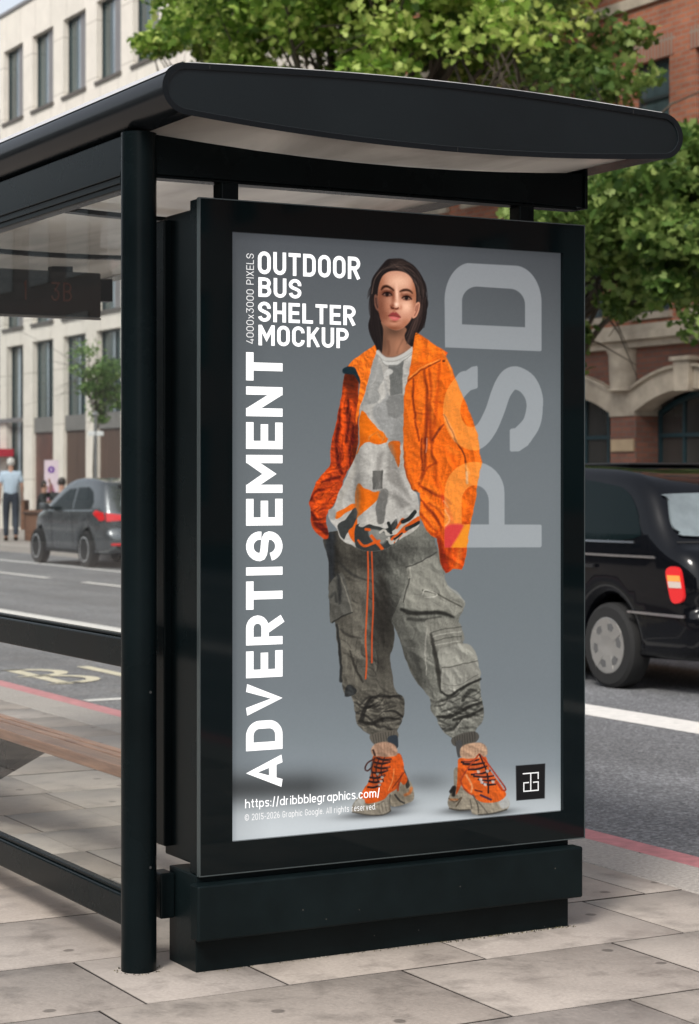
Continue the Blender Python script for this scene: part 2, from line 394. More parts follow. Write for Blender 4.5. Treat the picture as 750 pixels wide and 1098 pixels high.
fixed = {round((4.52 + 5.10) / 2, 1): [2.05, 2.98, 3.72], round((5.10 + 5.645) / 2, 1): [2.19, 2.62, 3.27, 4.0], round((5.645 + 6.25) / 2, 1): [1.45, 2.73, 3.6],
         round((7.80 + 8.27) / 2, 1): [2.9], round((8.27 + 8.76) / 2, 1): [3.27]}
for ya, yb in rows:
    k = round((ya + yb) / 2, 1)
    if yb < 4.53 and yb > 4.4: fixed[k] = [2.45, 3.35]
paving('pavement', -14, 4.42, rows, 0.6, 1.15, 0.0, 3, fixed, m=SLAB)
kerb_m = mat('kerb_granite', (0.36, 0.33, 0.30), 0.8, var=0.25, scale=60, bump=0.3, bscale=90)
def kerb(name, xa, xb, ztop, seed, y0=-60, y1=150):
    b = MB(); y = y0
    while y < y1: b.box(xa, xb, y + .004, y + .91, -0.15, ztop, 0.006, 1); y += 0.914
    return tag(b.build(name, kerb_m), kind='structure')
kerb('kerb', 4.425, KERB_X, 0.0, 1, -12, 60)
kerb('far_kerb', FAR_X, FAR_X + 0.18, FAR_Z, 2, -12, 110)
rows2 = [(-60 + i * 0.6, -60 + (i + 1) * 0.6) for i in range(300)]
rows2 = [r for r in rows2 if r[0] > -8]
paving('far_pavement', FAR_X + 0.185, 19.6, rows2, 0.7, 1.0, FAR_Z, 9, base=(0.36, 0.33, 0.30), m=SLAB)
tag(MB().box(FAR_X + .19, 60, -60, 200, -0.15, FAR_Z - 0.012).build('far_pavement_bed', bed), kind='structure')

# painted road markings
def paint_mat(name, col, wear=0.25):
    m = mat(name, col, 0.7, var=wear, scale=14, bump=0.2, bscale=120)
    return m
P_white = paint_mat('paint_white', (0.72, 0.70, 0.66), 0.12); P_yel = paint_mat('paint_cream', (0.66, 0.60, 0.44), 0.15)
P_red = paint_mat('paint_red', (0.52, 0.21, 0.22), 0.2); P_thin = paint_mat('paint_pale', (0.6, 0.6, 0.58), 0.2)
ZP = ROAD_Z + 0.004
def strip(b, x0, x1, y0, y1): b.quad((x0, y0, ZP), (x1, y0, ZP), (x1, y1, ZP), (x0, y1, ZP))
b = MB(); strip(b, 4.97, 5.11, -60, 150); tag(b.build('red_kerb_line', P_red), kind='structure')
b = MB(); strip(b, 7.60, 7.97, -60, 150); tag(b.build('white_lane_line', P_white), kind='structure')
b = MB(); strip(b, 12.85, 13.02, -60, 150); tag(b.build('far_edge_line', P_thin), kind='structure')
b = MB(); y = 30.45 - 6.0 * 14
while y < 120: strip(b, 11.08, 11.22, y, y + 4.5); y += 5.95
tag(b.build('lane_dashes', P_white), kind='structure')

# ribbon geometry for lettering (used for the road letters and the poster lettering)
def ribbon(poly, t, closed=False):
    """mitred ribbon of width t along a polyline; returns quads as 4 points"""
    P = []
    for p in poly:
        p = np.array(p, float)
        if not P or np.linalg.norm(p - P[-1]) > 1e-4: P.append(p)
    if closed and np.linalg.norm(P[0] - P[-1]) < 1e-4: P.pop()
    n = len(P); L = []; R = []
    for i in range(n):
        a = P[(i - 1) % n] if (closed or i > 0) else None; c = P[(i + 1) % n] if (closed or i < n - 1) else None
        d1 = (P[i] - a) / (np.linalg.norm(P[i] - a) + 1e-9) if a is not None else None
        d2 = (c - P[i]) / (np.linalg.norm(c - P[i]) + 1e-9) if c is not None else None
        if d1 is None: d1 = d2
        if d2 is None: d2 = d1
        n1 = np.array((-d1[1], d1[0])); n2 = np.array((-d2[1], d2[0])); mn = n1 + n2; ln = np.linalg.norm(mn)
        mn = n1 if ln < 1e-6 else mn / ln
        k = t / 2 / max(0.35, mn.dot(n1))
        L.append(P[i] + mn * k); R.append(P[i] - mn * k)
    q = []
    rng = range(n) if closed else range(n - 1)
    for i in rng: j = (i + 1) % n; q.append((L[i], L[j], R[j], R[i]))
    return q
def arc(cx, cy, rx, ry, a0, a1, n=10):
    return [(cx + rx * math.cos(math.radians(a0 + (a1 - a0) * i / n)), cy + ry * math.sin(math.radians(a0 + (a1 - a0) * i / n))) for i in range(n + 1)]
def glyph(ch, t, w):
    """centre lines of a character of cap height 1 and width w; list of (polyline, closed)"""
    i = t / 2; L, R, B, T = i, w - i, i, 1 - i; r = (R - L) / 2; cx = w / 2
    if ch in 'O0': 
        return [(arc(cx, T - r, r, r, 0, 180) + arc(cx, B + r, r, r, 180, 360), True)]
    if ch == 'U': return [([(L, 1)] + arc(cx, B + r, r, r, 180, 360) + [(R, 1)], False)]
    if ch == 'T': return [([(0, T), (w, T)], False), ([(cx, T), (cx, 0)], False)]
    if ch == 'D':
        q = r * 1.0; return [([(L, B), (R - q, B)] + arc(R - q, B + q, q, q, -90, 0) + arc(R - q, T - q, q, q, 0, 90) + [(L, T)], True)]
    if ch in 'PR':
        M = 0.47 if ch == 'P' else 0.48; q = (T - M + 0) / 2 if ch == 'P' else (T - M) / 2
        out = [([(L, 0), (L, 1)], False), ([(L, T), (R - q, T)] + arc(R - q, (T + M) / 2, q, (T - M) / 2, 90, -90) + [(L, M)], False)]
        if ch == 'R': out.append(([(cx - 0.01, M), (R + i * 0.1, 0)], False))
        return out
    if ch == 'B':
        M = 0.52; q = (T - M) / 2; q2 = (M - B) / 2
        return [([(L, 0), (L, 1)], False), ([(L, T), (R - q, T)] + arc(R - q - .02, (T + M) / 2, q, q, 90, -90) + [(L, M)], False),
                ([(L, M), (R - q2, M)] + arc(R - q2, (M + B) / 2, q2, q2, 90, -90) + [(L, B)], False)]
    if ch == 'S':
        up = arc(cx, T - r, r, r, -10, 180, 12); dn = arc(cx, B + r, r, r, 0, -170, 12)
        a = np.array(up[-1]); d = np.array(dn[0]); c1 = a + (0, -0.22); c2 = d + (0, 0.22); mid = []
        for k in range(1, 8):
            s = k / 8; mid.append(tuple((1 - s) ** 3 * a + 3 * (1 - s) ** 2 * s * c1 + 3 * (1 - s) * s * s * c2 + s ** 3 * d))
        return [(up + mid + dn, False)]
    if ch == 'H': return [([(L, 0), (L, 1)], False), ([(R, 0), (R, 1)], False), ([(L, .5), (R, .5)], False)]
    if ch == 'E': return [([(L, 0), (L, 1)], False), ([(L, T), (w, T)], False), ([(L, .5), (w * .93, .5)], False), ([(L, B), (w, B)], False)]
    if ch == 'L': return [([(L, 1), (L, B), (w, B)], False)]
    if ch == 'M': return [([(L, 0), (L, 1)], False), ([(R, 0), (R, 1)], False), ([(L, .97), (cx, .36), (R, .97)], False)]
    if ch == 'N': return [([(L, 0), (L, 1)], False), ([(R, 0), (R, 1)], False), ([(L, .96), (R, .04)], False)]
    if ch == 'I': return [([(cx, 0), (cx, 1)], False)]
    if ch == 'A': return [([(i * .9, 0), (cx, .97), (w - i * .9, 0)], False), ([(w * .2, .27), (w * .8, .27)], False)]
    if ch == 'V': return [([(i * .9, 1), (cx, .03), (w - i * .9, 1)], False)]
    if ch == 'C': return [(arc(cx, T - r, r, r, -5, 180) + arc(cx, B + r, r, r, 180, 365), False)]
    if ch == 'G': return [(arc(cx, T - r, r, r, 0, 180) + arc(cx, B + r, r, r, 180, 360) + [(R, .47), (cx, .47)], False)]
    if ch == 'K': return [([(L, 0), (L, 1)], False), ([(R + i * .2, 1), (L + i * .6, .42)], False), ([(cx - w * .06, .58), (R + i * .4, 0)], False)]
    if ch == 'X': return [([(i * .9, 1), (w - i * .9, 0)], False), ([(i * .9, 0), (w - i * .9, 1)], False)]
    if ch == '4': return [([(R - .08, 0), (R - .08, .45)], False), ([(cx + .05, 1), (L, .22), (w, .22)], False)]
    if ch == '3': return [([(L, T), (R, T), (cx, .58)] + arc(cx, B + .27, r, .27, 90, -170), False)]
    if ch == '2': return [(arc(cx, T - r, r, r, 175, 0) + [(R, .62), (L, B), (w, B)], False)]
    if ch == '1': return [([(cx, 0), (cx, T), (L, .8)], False)]
    if ch == '5': return [([(w, T), (L, T), (L, .52), (cx, .6)] + arc(cx, B + r, r, r, 90, -170), False)]
    if ch == '6': return [(arc(cx, B + r, r, r, 0, 360), True), ([(L, B + r), (L + .02, .62), (cx + .04, 1)], False)]
    X = 0.72; xr = r
    if ch == 'x': return [([(i, X), (w - i, 0)], False), ([(i, 0), (w - i, X)], False)]
    if ch == 'h': return [([(L, 0), (L, 1.02)], False), (arc(cx, X - i - xr, xr, xr, 180, 0) + [(R, 0)], False)]
    if ch == 'n': return [([(L, 0), (L, X)], False), (arc(cx, X - i - xr, xr, xr, 180, 0) + [(R, 0)], False)]
    if ch == 'm':
        q = r / 2; return [([(L, 0), (L, X)], False), (arc(L + q, X - i - q, q, q, 180, 0) + [(cx, 0)], False), (arc(R - q, X - i - q, q, q, 180, 0) + [(R, 0)], False)]
    if ch == 'r': return [([(L, 0), (L, X)], False), (arc(cx, X - i - xr, xr, xr, 180, 60), False)]
    if ch == 't': return [([(cx, .95), (cx, i + .08), (w, i)], False), ([(0, X - i), (w, X - i)], False)]
    if ch in 'pbdgaq' or ch == 'c' or ch == 'e' or ch == 'o':
        top, bot = X - i - xr, B + xr
        if ch == 'o': return [(arc(cx, top, xr, xr, 0, 180) + arc(cx, bot, xr, xr, 180, 360), True)]
        if ch == 'c': return [(arc(cx, top, xr, xr, 10, 180) + arc(cx, bot, xr, xr, 180, 350), False)]
        if ch == 'e': return [([(L, .37), (R, .37)] + arc(cx, top, xr, xr, 0, 180) + arc(cx, bot, xr, xr, 180, 330), False)]
        o = (arc(cx, top, xr, xr, 0, 180) + arc(cx, bot, xr, xr, 180, 360), True)
        st = {'p': [(L, -.25), (L, X)], 'b': [(L, 0), (L, 1.02)], 'd': [(R, 0), (R, 1.02)], 'a': [(R, 0), (R, X)], 'q': [(R, -.25), (R, X)], 'g': [(R, X), (R, -.1), (cx, -.25), (L, -.2)]}[ch]
        return [o, (st, False)]
    if ch == 's':
        return [([(R, X - .14), (R - .06, X - i), (L + .06, X - i), (L, X - .16), (L + .06, .4), (R - .06, .33), (R, .18), (R - .06, i), (L + .06, i), (L, .13)], False)]
    if ch == 'i': return [([(cx, 0), (cx, X)], False), ([(cx, .86), (cx, .98)], False)]
    if ch == 'l': return [([(cx, 0), (cx, 1.02)], False)]
    if ch == 'v': return [([(i, X), (cx, .02), (w - i, X)], False)]
    if ch == ':': return [([(cx, 0), (cx, .12)], False), ([(cx, .5), (cx, .62)], False)]
    if ch == '.': return [([(cx, 0), (cx, .12)], False)]
    if ch == '/': return [([(i, -.1), (w - i, 1.08)], False)]
    if ch == '-': return [([(0, .42), (w, .42)], False)]
    if ch == '©': return [(arc(cx, .5, r, .5 - i, 0, 360, 20)[:-1], True), (arc(cx, .5, r * .5, .23, 50, 310, 8), False)]
    return []
NARROW = {'I': .34, 'i': .3, 'l': .3, ':': .3, '.': .3, '/': .55, '1': .55, 't': .6, 'r': .68, '-': .6, ' ': .45, 'M': 1.28, 'm': 1.5, '©': 1.6, 's': .86, 'c': .9, 'e': .95, 'E': .9, 'L': .85, 'T': .95, 'A': 1.08, 'V': 1.05, 'x': .85}
def layout(text, w, t, gap, narrow=NARROW):
    out = []; x = 0
    for ch in text:
        cw = w * narrow.get(ch, 1.0)
        if ch == 'I' or ch in 'il:.': cw = max(t, cw * .5)
        out.append((ch, x, cw)); x += cw + gap
    return out, x - gap
def lettering(name, text, org, ux, uy, height, m, parent, t=0.16, w=0.6, gap=0.12, length=None, lift=None, step=0.00008, narrow=NARROW):
    """flat letters: org = origin, ux/uy = 3-D unit vectors of reading and of letter height; lift = normal"""
    lay, tot = layout(text, w, t, gap, narrow); sx = height if length is None else length / tot
    V = []; F = []; org = np.array(org, float); ux = np.array(ux, float); uy = np.array(uy, float); nn = np.array(lift, float)
    for ch, x, cw in lay:
        for k, (pl, cl) in enumerate(glyph(ch, t, cw)):
            for q in ribbon(pl, t, cl):
                i = len(V)
                if ch in 'AVMNK': q = [(p[0], min(1.0, max(0.0, p[1]))) for p in q]
                for p in q: V.append(org + ux * (x + p[0]) * sx + uy * p[1] * height + nn * step * (k + 1))
                F.append((i, i + 1, i + 2, i + 3))
    me = np_mesh(name, V, F); return link(name, me, m, parent)
o = lettering('bus_lane_letters', 'BUS', (5.40, 14.15, ZP), (1, 0, 0), (0, 1, 0), 1.27, P_yel, None, t=0.075, w=0.30, gap=0.13, length=1.65, lift=(0, 0, 1), step=0.0008)
tag(o, kind='structure')
b = MB(); strip(b, 5.14, 7.55, 12.95, 13.07); tag(b.build('bus_bay_line', P_white), kind='structure')
# ---------------------------------------------------------------- bus shelter
BLK = mat('black_painted_steel', (0.0035, 0.0065, 0.0075), 0.27, var=0.25, scale=3, spec=0.08)
ROOFM = mat('roof_grey_black', (0.0050, 0.0085, 0.0102), 0.36, var=0.12, scale=2, spec=0.35, bump=0.03, bscale=150)
NOSE = mat('roof_edge_gloss', (0.009, 0.011, 0.013), 0.20, var=0.1, scale=3, spec=0.13)
RUB = mat('black_rubber', (0.012, 0.012, 0.012), 0.7)
ALU = mat('dull_aluminium', (0.35, 0.36, 0.36), 0.35, metal=0.9)
PX_, Y0S, Y1S = 2.323, 5.468, 9.45
SH = empty('bus_shelter', (PX_, Y0S, 0), label='black steel bus shelter with a thick round-nosed roof and clear back glass on the pavement', cat='bus shelter')
def rel(o, root):
    o.parent = root; o.matrix_parent_inverse = Matrix.Identity(4)
    o.location = -Vector(root.location); return o
def sb(b, name, m, smooth=None, root=None): return rel(b.build(name, m, None, smooth), root or SH)
for y in (Y0S, Y1S):
    b = MB(); b.lathe([(0.051, -0.02), (0.051, 2.40)], (PX_, y, 0), n=40)
    p = sb(b, 'post', BLK, 40)
    for z in (0.30, 0.80):
        b = MB(); b.lathe([(0.004, 0), (0.004, .003), (.002, .005)], (PX_ + 0.015, y - 0.0495, z), axis=1, n=10)
        rel(b.build('bolt', mat('bolt_dark', (.03, .032, .033), .4), None, 30), SH)
b = MB(); b.box(PX_ - .03, PX_ + .014, Y0S + .052, Y1S - .052, 2.243, 2.40, .004)
b.box(PX_ - .036, PX_ - .0305, Y0S + .052, Y1S - .052, 2.262, 2.275, .001, 1); b.box(PX_ - .036, PX_ - .0305, Y0S + .052, Y1S - .052, 2.284, 2.296, .001, 1)
sb(b, 'header_rail', BLK)
b = MB(); b.box(PX_ - .028, PX_ + .028, Y0S + .052, Y1S - .052, 0.864, 0.949, .005)
b.box(PX_ - .012, PX_ + .012, Y0S + .052, Y1S - .052, 0.9495, 0.958, .002, 1); sb(b, 'middle_rail', BLK)
b = MB(); b.box(PX_ - .024, PX_ + .024, Y0S + .052, Y1S - .052, 0.115, 0.205, .006); b.box(PX_ - .012, PX_ + .012, Y0S + .052, Y1S - .052, 0.2055, 0.217, .002, 1)
sb(b, 'bottom_rail', BLK)
GL = glass_mat('clear_glass', (0.93, 0.955, 0.945), dirt=0.005, refl=0.18, dirtcol=(.8, .8, .77))
for z0, z1 in ((0.217, 0.863), (0.959, 2.242)):
    b = MB(); b.quad((PX_, Y0S + .058, z0), (PX_, Y1S - .056, z0), (PX_, Y1S - .056, z1), (PX_, Y0S + .058, z1))
    sb(b, 'glass_pane', GL)
b = MB(); b.box(PX_ - .004, PX_ + .004, Y0S + .0515, Y0S + .058, .217, .863); b.box(PX_ - .004, PX_ + .004, Y0S + .0515, Y0S + .058, .959, 2.242); sb(b, 'glass_edge_strip', ALU)

# roof: closed profile in X-Z, extruded along the kerb, near face Y = 5.15
RY0, RY1 = 5.15, 9.9
def roof_profile(inset=0.0):
    p = []
    # lower edge from left nose to right nose, then the top back
    def bl(x): # underside height
        t = (x - 2.30) / (3.96 - 2.30); return 2.408 - 0.155 * t * (1 - t) + 0.0 * t
    def tl(x):
        t = (x - 2.33) / (3.96 - 2.33); return 2.548 + 0.024 * math.sin(math.pi * t) * 1.0 + 0.002 * t
    i = inset
    xs = np.linspace(2.345, 3.955, 24)
    for x in xs: p.append((x, bl(x) + i))
    p += arc(3.955, (bl(3.955) + tl(3.955)) / 2, (tl(3.955) - bl(3.955)) / 2 + .006 - i, (tl(3.955) - bl(3.955)) / 2 - i, -80, 80, 14)
    for x in xs[::-1]: p.append((x, tl(x) - i))
    p += arc(2.335, (bl(2.335) + tl(2.335)) / 2, .078 - i, (tl(2.335) - bl(2.335)) / 2 - i, 100, 260, 16)
    return p
prof = roof_profile(); inner = roof_profile(0.016)
b = MB()
n = len(prof); V = b.bm.verts
Fo = [V.new((x, RY0, z)) for x, z in prof]; Fi = [V.new((x, RY0, z)) for x, z in inner]; Fr = [V.new((x, RY0 + .006, z)) for x, z in inner]
Bk = [V.new((x, RY1, z)) for x, z in prof]
for k in range(n):
    j = (k + 1) % n
    b.bm.faces.new((Fo[k], Fo[j], Fi[j], Fi[k])); b.bm.faces.new((Fi[k], Fi[j], Fr[j], Fr[k]))
    if not (prof[k][1] > 2.47 and 2.43 < prof[k][0] < 3.83 and 2.43 < prof[j][0] < 3.83) and not (prof[k][1] < 2.47 and prof[j][1] < 2.47 and 2.344 < prof[k][0] < 3.80 and 2.344 < prof[j][0] < 3.87): b.bm.faces.new((Fo[k], Bk[k], Bk[j], Fo[j]))
b.bm.faces.new(Bk)
roof = sb(b, 'roof', NOSE, 35)
b = MB(); vs = [b.bm.verts.new((x, RY0 + .0055, z)) for x, z in roof_profile(0.0162)]; b.bm.faces.new(vs)
rp = sb(b, 'end_cap', ROOFM)
for x, z0, z1 in ((2.398, 2.536, 2.5485), (3.838, 2.537, 2.549), (3.20, 2.3705, 2.3835)):
    b = MB(); b.box(x, x + .0022, RY0 - .0015, RY0 - .0003, z0, z1); sb(b, 'seam', RUB)
# translucent roof: milky top sheet lets daylight through to a glossy milky ceiling sheet
def milky(name, col, tr, gloss, rough):
    m = bpy.data.materials.new(name); m.use_nodes = True; nt = m.node_tree; b = nt.nodes['Principled BSDF']; out = nt.nodes['Material Output']
    tc = nt.nodes.new('ShaderNodeTexCoord'); mp = nt.nodes.new('ShaderNodeMapping'); mp.inputs['Scale'].default_value = (1.6, .5, 1); nt.links.new(tc.outputs['Object'], mp.inputs[0])
    n = nt.nodes.new('ShaderNodeTexNoise'); n.inputs['Scale'].default_value = 1.6; n.inputs['Detail'].default_value = 6; n.inputs['Distortion'].default_value = .8; nt.links.new(mp.outputs[0], n.inputs['Vector'])
    r = nt.nodes.new('ShaderNodeValToRGB'); r.color_ramp.elements[0].position = .35; r.color_ramp.elements[1].position = .62
    r.color_ramp.elements[0].color = tuple(c * .62 for c in col) + (1,); r.color_ramp.elements[1].color = tuple(col) + (1,); nt.links.new(n.outputs['Fac'], r.inputs[0])
    nt.links.new(r.outputs[0], b.inputs['Base Color']); b.inputs['Roughness'].default_value = rough; b.inputs['Specular IOR Level'].default_value = gloss
    t = nt.nodes.new('ShaderNodeBsdfTranslucent'); nt.links.new(r.outputs[0], t.inputs[0]); ms = nt.nodes.new('ShaderNodeMixShader'); ms.inputs[0].default_value = tr
    nt.links.new(b.outputs[0], ms.inputs[1]); nt.links.new(t.outputs[0], ms.inputs[2]); nt.links.new(ms.outputs[0], out.inputs[0]); return m
def bl(x):
    t = (x - 2.30) / (3.96 - 2.30); return 2.408 - 0.155 * t * (1 - t)
def tl(x):
    t = (x - 2.33) / (3.96 - 2.33); return 2.548 + 0.024 * math.sin(math.pi * t) + 0.002 * t
b = MB(); xs = np.linspace(2.340, 3.88, 24)
for a, c in zip(xs, xs[1:]): b.quad((a, RY0 + .008, bl(a) + .004), (c, RY0 + .008, bl(c) + .004), (c, RY1 - .02, bl(c) + .004), (a, RY1 - .02, bl(a) + .004))
o = sb(b, 'ceiling_panel', milky('milky_ceiling_sheet', (.60, .54, .48), .5, .9, .08)); o.data.polygons.foreach_set('use_smooth', [True] * len(o.data.polygons))
b = MB(); pts = [(x, tl(x) + .0025) for x in np.linspace(2.336, 3.955, 22)]
for (xa, za), (xc, zc) in zip(pts, pts[1:]): b.quad((xa, RY0 + .002, za), (xc, RY0 + .002, zc), (xc, RY1, zc), (xa, RY1, za))
bmesh.ops.remove_doubles(b.bm, verts=b.bm.verts, dist=.0002)
o = sb(b, 'roof_skin', milky('milky_roof_sheet', (.82, .82, .80), .62, .5, .25)); o.data.polygons.foreach_set('use_smooth', [True] * len(o.data.polygons))
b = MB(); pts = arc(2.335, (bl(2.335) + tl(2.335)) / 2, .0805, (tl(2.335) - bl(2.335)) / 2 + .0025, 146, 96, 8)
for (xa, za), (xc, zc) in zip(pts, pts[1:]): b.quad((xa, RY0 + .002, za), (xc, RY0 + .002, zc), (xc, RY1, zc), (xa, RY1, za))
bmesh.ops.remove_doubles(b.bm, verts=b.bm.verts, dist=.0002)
o = sb(b, 'nose_highlight', mat('painted_highlight', (.55, .55, .56), .35, spec=.5)); o.data.polygons.foreach_set('use_smooth', [True] * len(o.data.polygons))  # pale strip that paints the sky highlight onto the top of the roof nose
b = MB(); pi_ = roof_profile(0.0158); po_ = roof_profile(0.0170)
for k in range(len(pi_)):
    j_ = (k + 1) % len(pi_); b.quad((pi_[k][0], RY0 + .0022, pi_[k][1]), (pi_[j_][0], RY0 + .0022, pi_[j_][1]), (po_[j_][0], RY0 + .0022, po_[j_][1]), (po_[k][0], RY0 + .0022, po_[k][1]))
sb(b, 'cap_rim_line', mat('rim_line_grey', (.05, .06, .065), .3))  # thin grey line along the inner rim of the end cap
for y in (6.9, 8.2, 9.5):
    b = MB(); b.prism([(x, bl(x) - .004) for x in np.linspace(2.42, 3.8, 12)] + [(x, bl(x) - .02) for x in np.linspace(3.8, 2.42, 12)], 1, y, y + .05); sb(b, 'roof_rib', BLK)
# cantilever beam across, over the advertising unit
b = MB()
xs = np.linspace(2.36, 3.86, 10)
b.prism([(x, bl(x) - .004) for x in xs] + [(3.86, 2.283), (2.36, 2.283)], 1, 5.445, 5.515, 0.003)
b.box(3.8605, 3.8725, 5.435, 5.525, 2.278, 2.404, .003)
sb(b, 'cantilever_beam', BLK)
b = MB()
b.box(2.372, 3.84, 5.452, 5.508, 2.2745, 2.2825, .001, 1)
sb(b, 'beam_flange', ALU if False else BLK)
b = MB(); b.prism([(x, bl(x) - .004) for x in xs] + [(3.86, 2.283), (2.36, 2.283)], 1, 9.41, 9.48, 0.003); sb(b, 'cantilever_beam', BLK)

# ---------------------------------------------------------------- advertising unit
AU = empty('advertising_unit', (3.12, 5.45, 0), label='tall black freestanding advertising case that frames the large poster', cat='advert case')
au = lambda b, n_, m, s=None: sb(b, n_, m, s, AU)
GBLK = mat('black_border_glass', (0.0018, 0.0048, 0.0058), 0.04, spec=0.22, var=0.0)
b = MB(); b.box(2.462, 3.772, 5.405, 5.60, 0.30, 2.185, .006); b.box(2.440, 2.466, 5.555, 5.615, 0.33, 2.17, .004); au(b, 'case_body', BLK)
# door frame: ring with real opening for the poster
def ring(b, X0, X1, Z0, Z1, x0, x1, z0, z1, ya, yb):
    b.box(X0, x0, ya, yb, Z0, Z1); b.box(x1, X1, ya, yb, Z0, Z1); b.box(x0, x1, ya, yb, Z0, z0); b.box(x0, x1, ya, yb, z1, Z1)
PX0, PX1, PZ0, PZ1 = 2.5566, 3.7061, 0.368, 2.1179
b = MB(); ring(b, 2.456, 3.785, .279, 2.207, PX0, PX1, PZ0, PZ1, 5.3345, 5.352); au(b, 'border_glass', GBLK)
b = MB(); b.box(2.4545, 3.7865, 5.3525, 5.4045, .2775, 2.2085, .003); au(b, 'door', BLK)
EDGE = mat('door_edge_bright', (0.10, 0.125, 0.13), 0.3, metal=0.6)
b = MB(); ring(b, 2.4525, 3.7885, .2755, 2.2105, 2.4555, 3.7855, .2785, 2.2075, 5.3335, 5.3515); au(b, 'door_trim', EDGE)
for x in (2.60, 3.64):
    b = MB(); b.box(x - .028, x + .028, 5.44, 5.50, 2.185, 2.2743, .004); au(b, 'hanger_bracket', BLK)
BASEM = mat('base_paint', (0.0045, 0.0085, 0.0095), 0.40, var=0.3, scale=5, spec=.12, bump=0.05, bscale=60)
def speck(m):
    nt = m.node_tree; b = nt.nodes['Principled BSDF']; src = b.inputs['Base Color'].links[0].from_socket
    tc = nt.nodes['Texture Coordinate']
    v = nt.nodes.new('ShaderNodeTexVoronoi'); v.inputs['Scale'].default_value = 26; nt.links.new(tc.outputs['Object'], v.inputs['Vector'])
    sp = nt.nodes.new('ShaderNodeSeparateColor'); nt.links.new(v.outputs['Color'], sp.inputs[0])
    l = nt.nodes.new('ShaderNodeMath'); l.operation = 'LESS_THAN'; l.inputs[1].default_value = 0.055; nt.links.new(v.outputs['Distance'], l.inputs[0])
    g = nt.nodes.new('ShaderNodeMath'); g.operation = 'GREATER_THAN'; g.inputs[1].default_value = 0.75; nt.links.new(sp.outputs[0], g.inputs[0])
    mu = nt.nodes.new('ShaderNodeMath'); mu.operation = 'MULTIPLY'; nt.links.new(l.outputs[0], mu.inputs[0]); nt.links.new(g.outputs[0], mu.inputs[1])
    mx = nt.nodes.new('ShaderNodeMixRGB'); mx.inputs[2].default_value = (.10, .095, .085, 1); nt.links.new(mu.outputs[0], mx.inputs[0]); nt.links.new(src, mx.inputs[1])
    nt.links.new(mx.outputs[0], b.inputs['Base Color'])
speck(BASEM)
b = MB(); b.box(2.452, 3.740, 5.356, 5.545, -0.02, 0.276, .003); au(b, 'plinth', BASEM)
b = MB(); b.box(2.432, 3.757, 5.300, 5.3555, .098, .257, .006); b.box(2.405, 2.451, 5.50, 5.575, .13, .262, .005); au(b, 'bumper_skirt', BASEM)
# grit and moss along the foot of the plinth
gr = RNG; V = []; F = []; Cc = []
for k in range(460):
    if k < 400: x = 2.46 + 1.30 * gr.random() ** 0.6; y = 5.352 - abs(gr.normal(0, .008))
    else: a = gr.random() * 6.28; x = PX_ + .056 * math.cos(a) * (1 + abs(gr.normal(0, .12))); y = Y0S + .056 * math.sin(a) * (1 + abs(gr.normal(0, .12)))
    s = gr.uniform(.001, .0035) * (1.3 if gr.random() < .1 else 1); i = len(V)
    for d in ((1, 0, 0), (0, 1, 0), (-1, 0, 0), (0, -1, 0), (0, 0, 1.2)): V.append((x + d[0] * s, y + d[1] * s, max(0, d[2] * s) - .0005))
    c = gr.choice(3, p=(.55, .3, .15)); Cc += [[(.05, .045, .035), (.16, .14, .08), (.45, .42, .36)][c]] * 5
    for t in range(4): F.append((i + t, i + (t + 1) % 4, i + 4))
gm = attr_mat('grit', 'tone', rough=.9)
tag(link('grit', np_mesh('grit', V, F, np.array(Cc)), gm), label='grit and moss crumbs along the foot of the black advert case', cat='grit', kind='stuff')

# ---------------------------------------------------------------- bench inside the shelter
WOOD = mat('brown_bench_slat', (0.36, 0.195, 0.125), 0.42, var=0.3, scale=5, stretch=(14, 0.8, 14), bump=0.15, bscale=20, var2=(0.23, .12, .08))
BE = empty('bench', (2.74, 7.4, 0), label='long narrow brown slatted bench behind the shelter glass', cat='bench')
for k, (x0, x1) in enumerate(((2.645, 2.728), (2.742, 2.772), (2.786, 2.820))):
    b = MB(); b.box(x0, x1, 5.75, 9.2, .412 if k == 0 else .43, .452, .004); sb(b, 'seat_slat', WOOD, None, BE)
for y in (7.45, 9.1):
    b = MB(); b.prism([(y - .18, .411), (y + 1.3, .411), (y + 1.3, -.01), (y + 1.12, -.01)] if y < 8 else [(y - .1, .411), (y + .1, .411), (y + .05, -.01), (y - .05, -.01)], 0, 2.70, 2.76, .004); sb(b, 'bracket', BLK, None, BE)

# ---------------------------------------------------------------- hanging departure display
DD = empty('departure_display', (3.1, 8.83, 2.2), label='black departure display box hanging under the shelter roof', cat='display')
DM = mat('display_black', (0.012, 0.014, 0.014), 0.12, spec=0.5)
b = MB(); b.box(2.60, 3.545, 8.78, 8.90, 2.148, 2.352, .008); sb(b, 'housing', DM, None, DD)
b = MB(); b.box(2.60, 3.54, 8.77, 8.785, 2.136, 2.147, .002, 1); sb(b, 'bottom_trim', ALU, None, DD)
for x in (3.32, 2.72):
    b = MB(); b.box(x, x + .1, 8.81, 8.87, 2.3525, 2.385, .003); sb(b, 'hanger', BLK, None, DD)
LED = mat('amber_led', (0.012, 0.006, 0.004), 0.5, emis=(1.0, 0.16, 0.02), es=0.018)
for tx, x in (('1', 3.17), ('3B', 3.30)):
    o = lettering('led_digits', tx, (x, 8.7785, 2.215), (1, 0, 0), (0, 0, 1), .085, LED, None, t=.1, w=.5, gap=.2, lift=(0, -1, 0))
    rel(o, DD)
